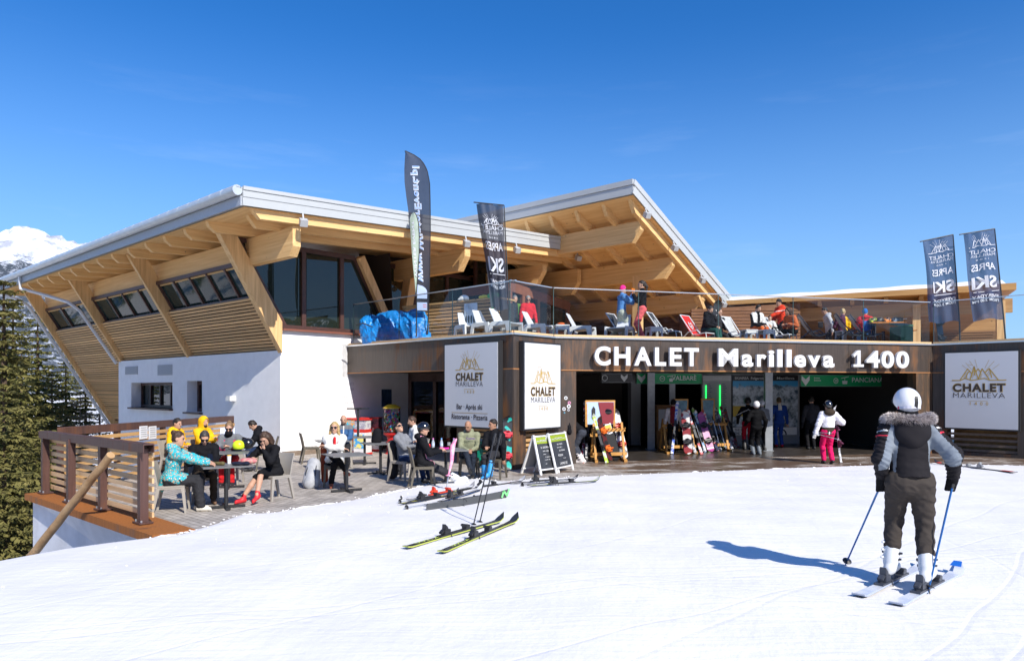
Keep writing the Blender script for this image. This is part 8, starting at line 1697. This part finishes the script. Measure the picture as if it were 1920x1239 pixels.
def deckchair(p, f, sl, frame, label, logo=False):
    root = empty('deck_chair', p, math.atan2(f[1], f[0])-math.pi/2, label, 'deck chair', 'sling deck chairs'); g = MB()
    for x in (-.27, .27): g.tube([V(x, .55, .02), V(x, .50, .30), V(x, .05, .26), V(x, -.42, .92)], .018, 6); g.tube([V(x, -.50, .02), V(x, -.1, .36), V(x, .2, .40), V(x, .30, .30)], .018, 6)
    g.tube([V(-.27, -.42, .92), V(.27, -.42, .92)], .018, 6); g.tube([V(-.27, .5, .30), V(.27, .5, .30)], .018, 6); g.tube([V(-.27, -.5, .02), V(.27, -.5, .02)], .018, 6); g.build('frame', frame, root, world=False, smooth=True)
    g = MB(); pr = [(-.41, .91), (-.24, .60), (-.08, .36), (.06, .25), (.25, .22), (.50, .31)]
    for (y0, z0), (y1, z1) in zip(pr, pr[1:]): g.hexa([V(-.245, y0, z0-.006), V(.245, y0, z0-.006), V(.245, y1, z1-.006), V(-.245, y1, z1-.006), V(-.245, y0, z0+.006), V(.245, y0, z0+.006), V(.245, y1, z1+.006), V(-.245, y1, z1+.006)])
    g.build('sling', sl, root, world=False)
    if logo:
        g = MB(); o, u = V(0, -.20, .57), V(0, -.48, .88).normalized(); put_strokes(g, [[(-.1, -.02), (-.06, .12), (-.02, .06), (.03, .06), (.07, .13), (.1, -.02), (0, -.14), (-.1, -.02)], [(-.04, 0), (0, -.06), (.04, 0)]], lambda x, y: o+V(x, 0, 0)+u*y+V(0, .02, .012), .03); g.build('emblem', s_wh, root, world=False)
    return root
sg_, sd_, sr_ = cloth('sling_pale', (.48, .48, .47)), cloth('sling_dark', (.05, .052, .058)), cloth('sling_red', (.6, .03, .03))
for px, y, f, sl, fm, lb, lg_ in ((1166, 22.3, (.8, -.6), sd_, fr_w, 'dark sling deck chair with white frame behind the pale grey trousers', False), (1242, 22.0, (.85, -.5), sd_, fr_w, 'dark sling deck chair with a pale emblem right of the coral trousers', True), (1305, 22.8, (.7, -.7), sr_, fr_w, 'red sling deck chair with a pale emblem', True), (1380, 23.2, (.6, -.8), sg_, fr_w, 'pale sling deck chair left of the black and white jacket', False), (1458, 23.4, (.7, -.7), sg_, fr_w, 'pale sling deck chair below the standing red jacket', False),
     (1522, 22.8, (.9, -.25), sg_, fr_k, 'pale sling deck chair with dark frame, first of the right hand three', False), (1592, 22.6, (.9, -.25), sg_, fr_k, 'pale sling deck chair with dark frame, middle of the right hand three', False), (1618, 22.9, (.9, -.25), sg_, fr_k, 'pale sling deck chair with dark frame, last of the right hand three', False)): deckchair(tp(px, y), f, sl, fm, lb, lg_)
gt = PG['t']
Person(tp(966, 24.0), (.5, -.8), 'grey haired person in a green jacket behind the terrace prow', gt, hd=(.5, .1), jacket=[GREEN, CHAR], zone=lambda s: (lambda fc: np.where((fc-s.P)@s.tr*-1 > .05, 0, 1)), trousers=BLK, hair='short', hairmat=H_GREY, sc=1.0)
Person(tp(990, 24.0), (.3, -.95), 'grey haired man in a red jacket with sunglasses looking down on the terrace', gt, hd=(.2, .35), jacket=RED, trousers=BLK, hair='short', hairmat=H_GREY, glasses=True, sc=1.0, puff=.02)
r_ = tp(1166, 21.6); pb = Person(r_, (.9, .25), 'woman in a light blue down jacket and pink hat leaning at the terrace rail', gt, q=.013, pel=(-.02, 0, .88), lean=.08, hd=(0, .0), hands=[(.36, -.02, 1.42), (.33, .10, 1.38)], elb=[(.1, -.3, -1), (.1, .3, -1)], feet=[(-.30, -.08, .14, 0, -.6), (-.02, .09, .09)], kneehint=[(1, 0, .1), (1, 0, .1)], jacket=LBLUE, trousers=PALE, hair='beanie', helmetmat=cloth('hot_pink_knit', (.8, .03, .22)), glasses=True, puff=.022, boots=False, baggy=.02, disp=lambda G: .008*np.abs(np.sin(G[..., 2]*52))+.004*vnoise(G, 30), sc=1.0)
pc = Person(tp(1204, 21.2), (-.95, .1), 'woman in a black top and coral trousers with a dark ponytail raising a glass', gt, q=.013, hd=(0, .02), hands=[(.26, -.05, 1.34), (.05, .26, .82)], elb=[(.1, -.4, -1), None], jacket=BLK, trousers=CORAL, hair='pony', hairmat=H_DARK, baggy=.02, sc=1.04, puff=.014)
for p_, o_, lb in ((r_, V(*pb.wr[0])+V(.03, 0, .08), 'orange drink raised by the woman in the pink hat'), (tp(1204, 21.2), V(*pc.wr[0])+V(-.04, 0, .10), 'orange drink in a stemmed glass raised by the woman in black')): g = MB(); g.lathe([(.03, -.10), (.006, -.09), (.006, -.03), (.04, .02), (.045, .09)], p_+o_, 12); obj1('drink', g, mat('orange_drink', (.75, .2, .01), .15), lb, 'drink', 'orange drinks', smooth=True)
Person(tp(1322, 23.0)+V(0, 0, -.08), (.7, -.6), 'bearded man in a dark hooded jacket and teal trousers sitting by the red deck chair', gt, True, lean=.25, hd=(.2, .35), hands=[(.42, -.02, .62), (.40, .1, .6)], feet=[(.5, -.12, .09), (.55, .15, .09)], jacket=BLK, trousers=DTEAL, hair='short', beard=H_DARK, hood='down', puff=.02)
Person(tp(1347, 23.4)+V(0, 0, -.14), (.5, -.8), 'man in black holding a phone to his ear on the terrace', gt, True, lean=.05, hd=(.1, .1), hands=[(.30, -.1, .6), (.10, .17, 1.16)], elb=[None, (.2, 1, -.3)], feet=[(.7, -.12, .09), (.7, .12, .09)], jacket=CHAR, trousers=CHAR, hair='short', hairmat=hairm('hair_cropped', (.09, .06, .045)))
Person(tp(1416, 23.3)+V(0, 0, -.02), (.35, -.9), 'man in a black and white ski jacket looking down between the side tables', gt, True, q=.013, lean=.18, hd=(0, .35), hands=[(.36, -.1, .62), (.38, .1, .6)], jacket=[WHT, BLK], zone=lambda s: (lambda fc: np.where((np.abs((fc-s.P)@s.tr) < .055) | ((fc-s.P)@s.sp < .22) | (np.abs((fc-s.P)@s.tr) > .24), 1, 0)), trousers=ORG, hair='short', beard=H_DARK, puff=.02)
Person(tp(1443, 23.6)+V(0, 0, -.12), (-.3, -.9), 'child in a white and black jacket behind the right side table', gt, True, sc=.72, hd=(-.2, .2), jacket=[WHT, BLK], zone=lambda s: (lambda fc: np.where((fc-s.P)@s.sp < .16, 1, 0)), trousers=BLK, hair='short', hairmat=H_BROWN)
Person(tp(1466, 25.0), (-.95, -.2), 'person in a bright red jacket standing and pointing to the left, dark hat', gt, lean=.16, hd=(0, .1), hands=[(.62, -.15, 1.0), (.3, .2, .9)], jacket=[cloth('vermilion_fabric', (.66, .05, .02)), WHT], zone=lambda s: (lambda fc: np.where(np.abs((fc-s.P)@s.sp-.38) < .012, 1, 0)), trousers=BLK, hair='beanie', helmetmat=CHAR, hood='down', puff=.022)
Person(tp(1487, 23.7)+V(0, 0, -.05), (-.8, -.3), 'dark haired person in a burnt orange jacket seated with back turned', gt, True, lean=.3, hd=(0, .3), jacket=cloth('burnt_orange_fabric', (.5, .13, .05)), trousers=BLK, hair='long', hairmat=H_BROWN, puff=.02)
Person(tp(1559, 24.6)+V(0, 0, -.30), (-.9, .1), 'young man in a pale grey hooded sweatshirt bending forward', gt, lean=.35, hd=(0, .2), jacket=cloth('pale_grey_marl', (.46, .46, .48)), trousers=CHAR, hair='short', hood='down')
Person(tp(1580, 24.2)+V(0, 0, -.05), (.1, 1), 'fair haired person in a yellow and plum jacket seated with back turned', gt, True, hd=(.4, .1), jacket=[cloth('plum_fabric', (.10, .03, .06)), YEL], zone=lambda s: (lambda fc: np.where((fc-s.P)@s.tr > .07, 1, 0)), trousers=BLK, hair='short', hairmat=H_BLOND)
Person(tp(1622, 24.0)+V(0, 0, -.08), (.2, .97), 'person in a blue jacket with red hood and blue cap seated with back turned', gt, True, hd=(.2, .15), jacket=[cloth('azure_fabric', (.02, .13, .42)), RED], zone=lambda s: (lambda fc: np.where(((fc-s.P)@s.tr < -.10) | ((fc-s.P)@s.sp > .38), 1, 0)), trousers=LBLUE, hair='beanie', helmetmat=cloth('azure_fabric', (.02, .13, .42)), puff=.025, hood='down')
# bench table with gear, bin, boards
def bench():
    p = tp(1662, 23.8); r = empty('beer_bench_table', p, -.1, 'orange timber bench table heaped with helmets and gloves', 'table'); ow = mat('orange_varnish', (.52, .19, .03), .4, var=.2, vs=5)
    g = MB(); g.box(V(0, 0, .74), (1.1, .5, .04)); g.build('tabletop', ow, r, world=False, bevel=.006); g = MB(); g.box(V(.25, -.5, .45), (.9, .26, .04)); g.build('bench', ow, r, world=False, bevel=.006)
    for x in (-.4, .45): g = MB(); g.bar(V(x, 0, .72), V(x, 0, 0), .3, .03); g.bar(V(x+.1, -.5, .43), V(x+.1, -.5, 0), .2, .03); g.build('leg', fr_k, r, world=False)
    for dx, c_, lb, cat in ((-.45, (.35, .45, .02), 'lime and black gloves on the orange bench table', 'gloves'), (-.22, (.02, .02, .022), 'black glove pile on the orange bench table', 'gloves'), (.02, (.7, .22, .02), 'orange gloves on the orange bench table', 'gloves'), (.3, (.08, .13, .2), 'dark blue helmet on the orange bench table', 'helmet')):
        s = Sdf(.03).ell(p+V(dx, 0, .84), (.14, .11, .09)).cap(p+V(dx-.1, -.1, .79), p+V(dx+.1, .05, .80), .05); P, Q = s.mesh(.018, lambda G: .012*vnoise(G, 28)); tag(np_mesh('helmet' if cat == 'helmet' else 'gloves', P, Q, mat('gear_x%d' % int(c_[0]*1000), c_, .5, col2=(.02, .02, .02), vs=9, lo=.5, hi=.54)), lb, cat, 'gear on the bench table')
bench()
p = tp(1690, 22.7); g = MB(); g.box(p+V(0, 0, .26), (.5, .45, .52), .3); g.prism([p+V(-.30, -.26, .52), p+V(.28, -.2, .52), p+V(.22, .28, .62), p+V(-.3, .2, .62)], V(0, 0, .05)); obj1('green_container', g, mat('container_green', (.015, .10, .06), .5), 'dark green lidded container at the right end of the railing', 'container', bevel=.01)
a = tp(1766, 23.2); ski_between(a, a+V(.05, .3, .95), (.3, -1, .2), mat('slate_board', (.03, .035, .045), .4), 'short dark board standing behind the lower navy flag', w=.28, board=True, group='boards on the terrace'); a = tp(1330, 25.6); ski_between(a, a+V(.42, .3, 1.75), (.3, -1, .2), mat('graphite_board', (.025, .024, .022), .3), 'tall black sign board with pale lettering leaning behind the bearded man', w=.34, board=True, group='boards on the terrace', graphic=(s_wh, [('SNOW', .25, .12, .7)]))
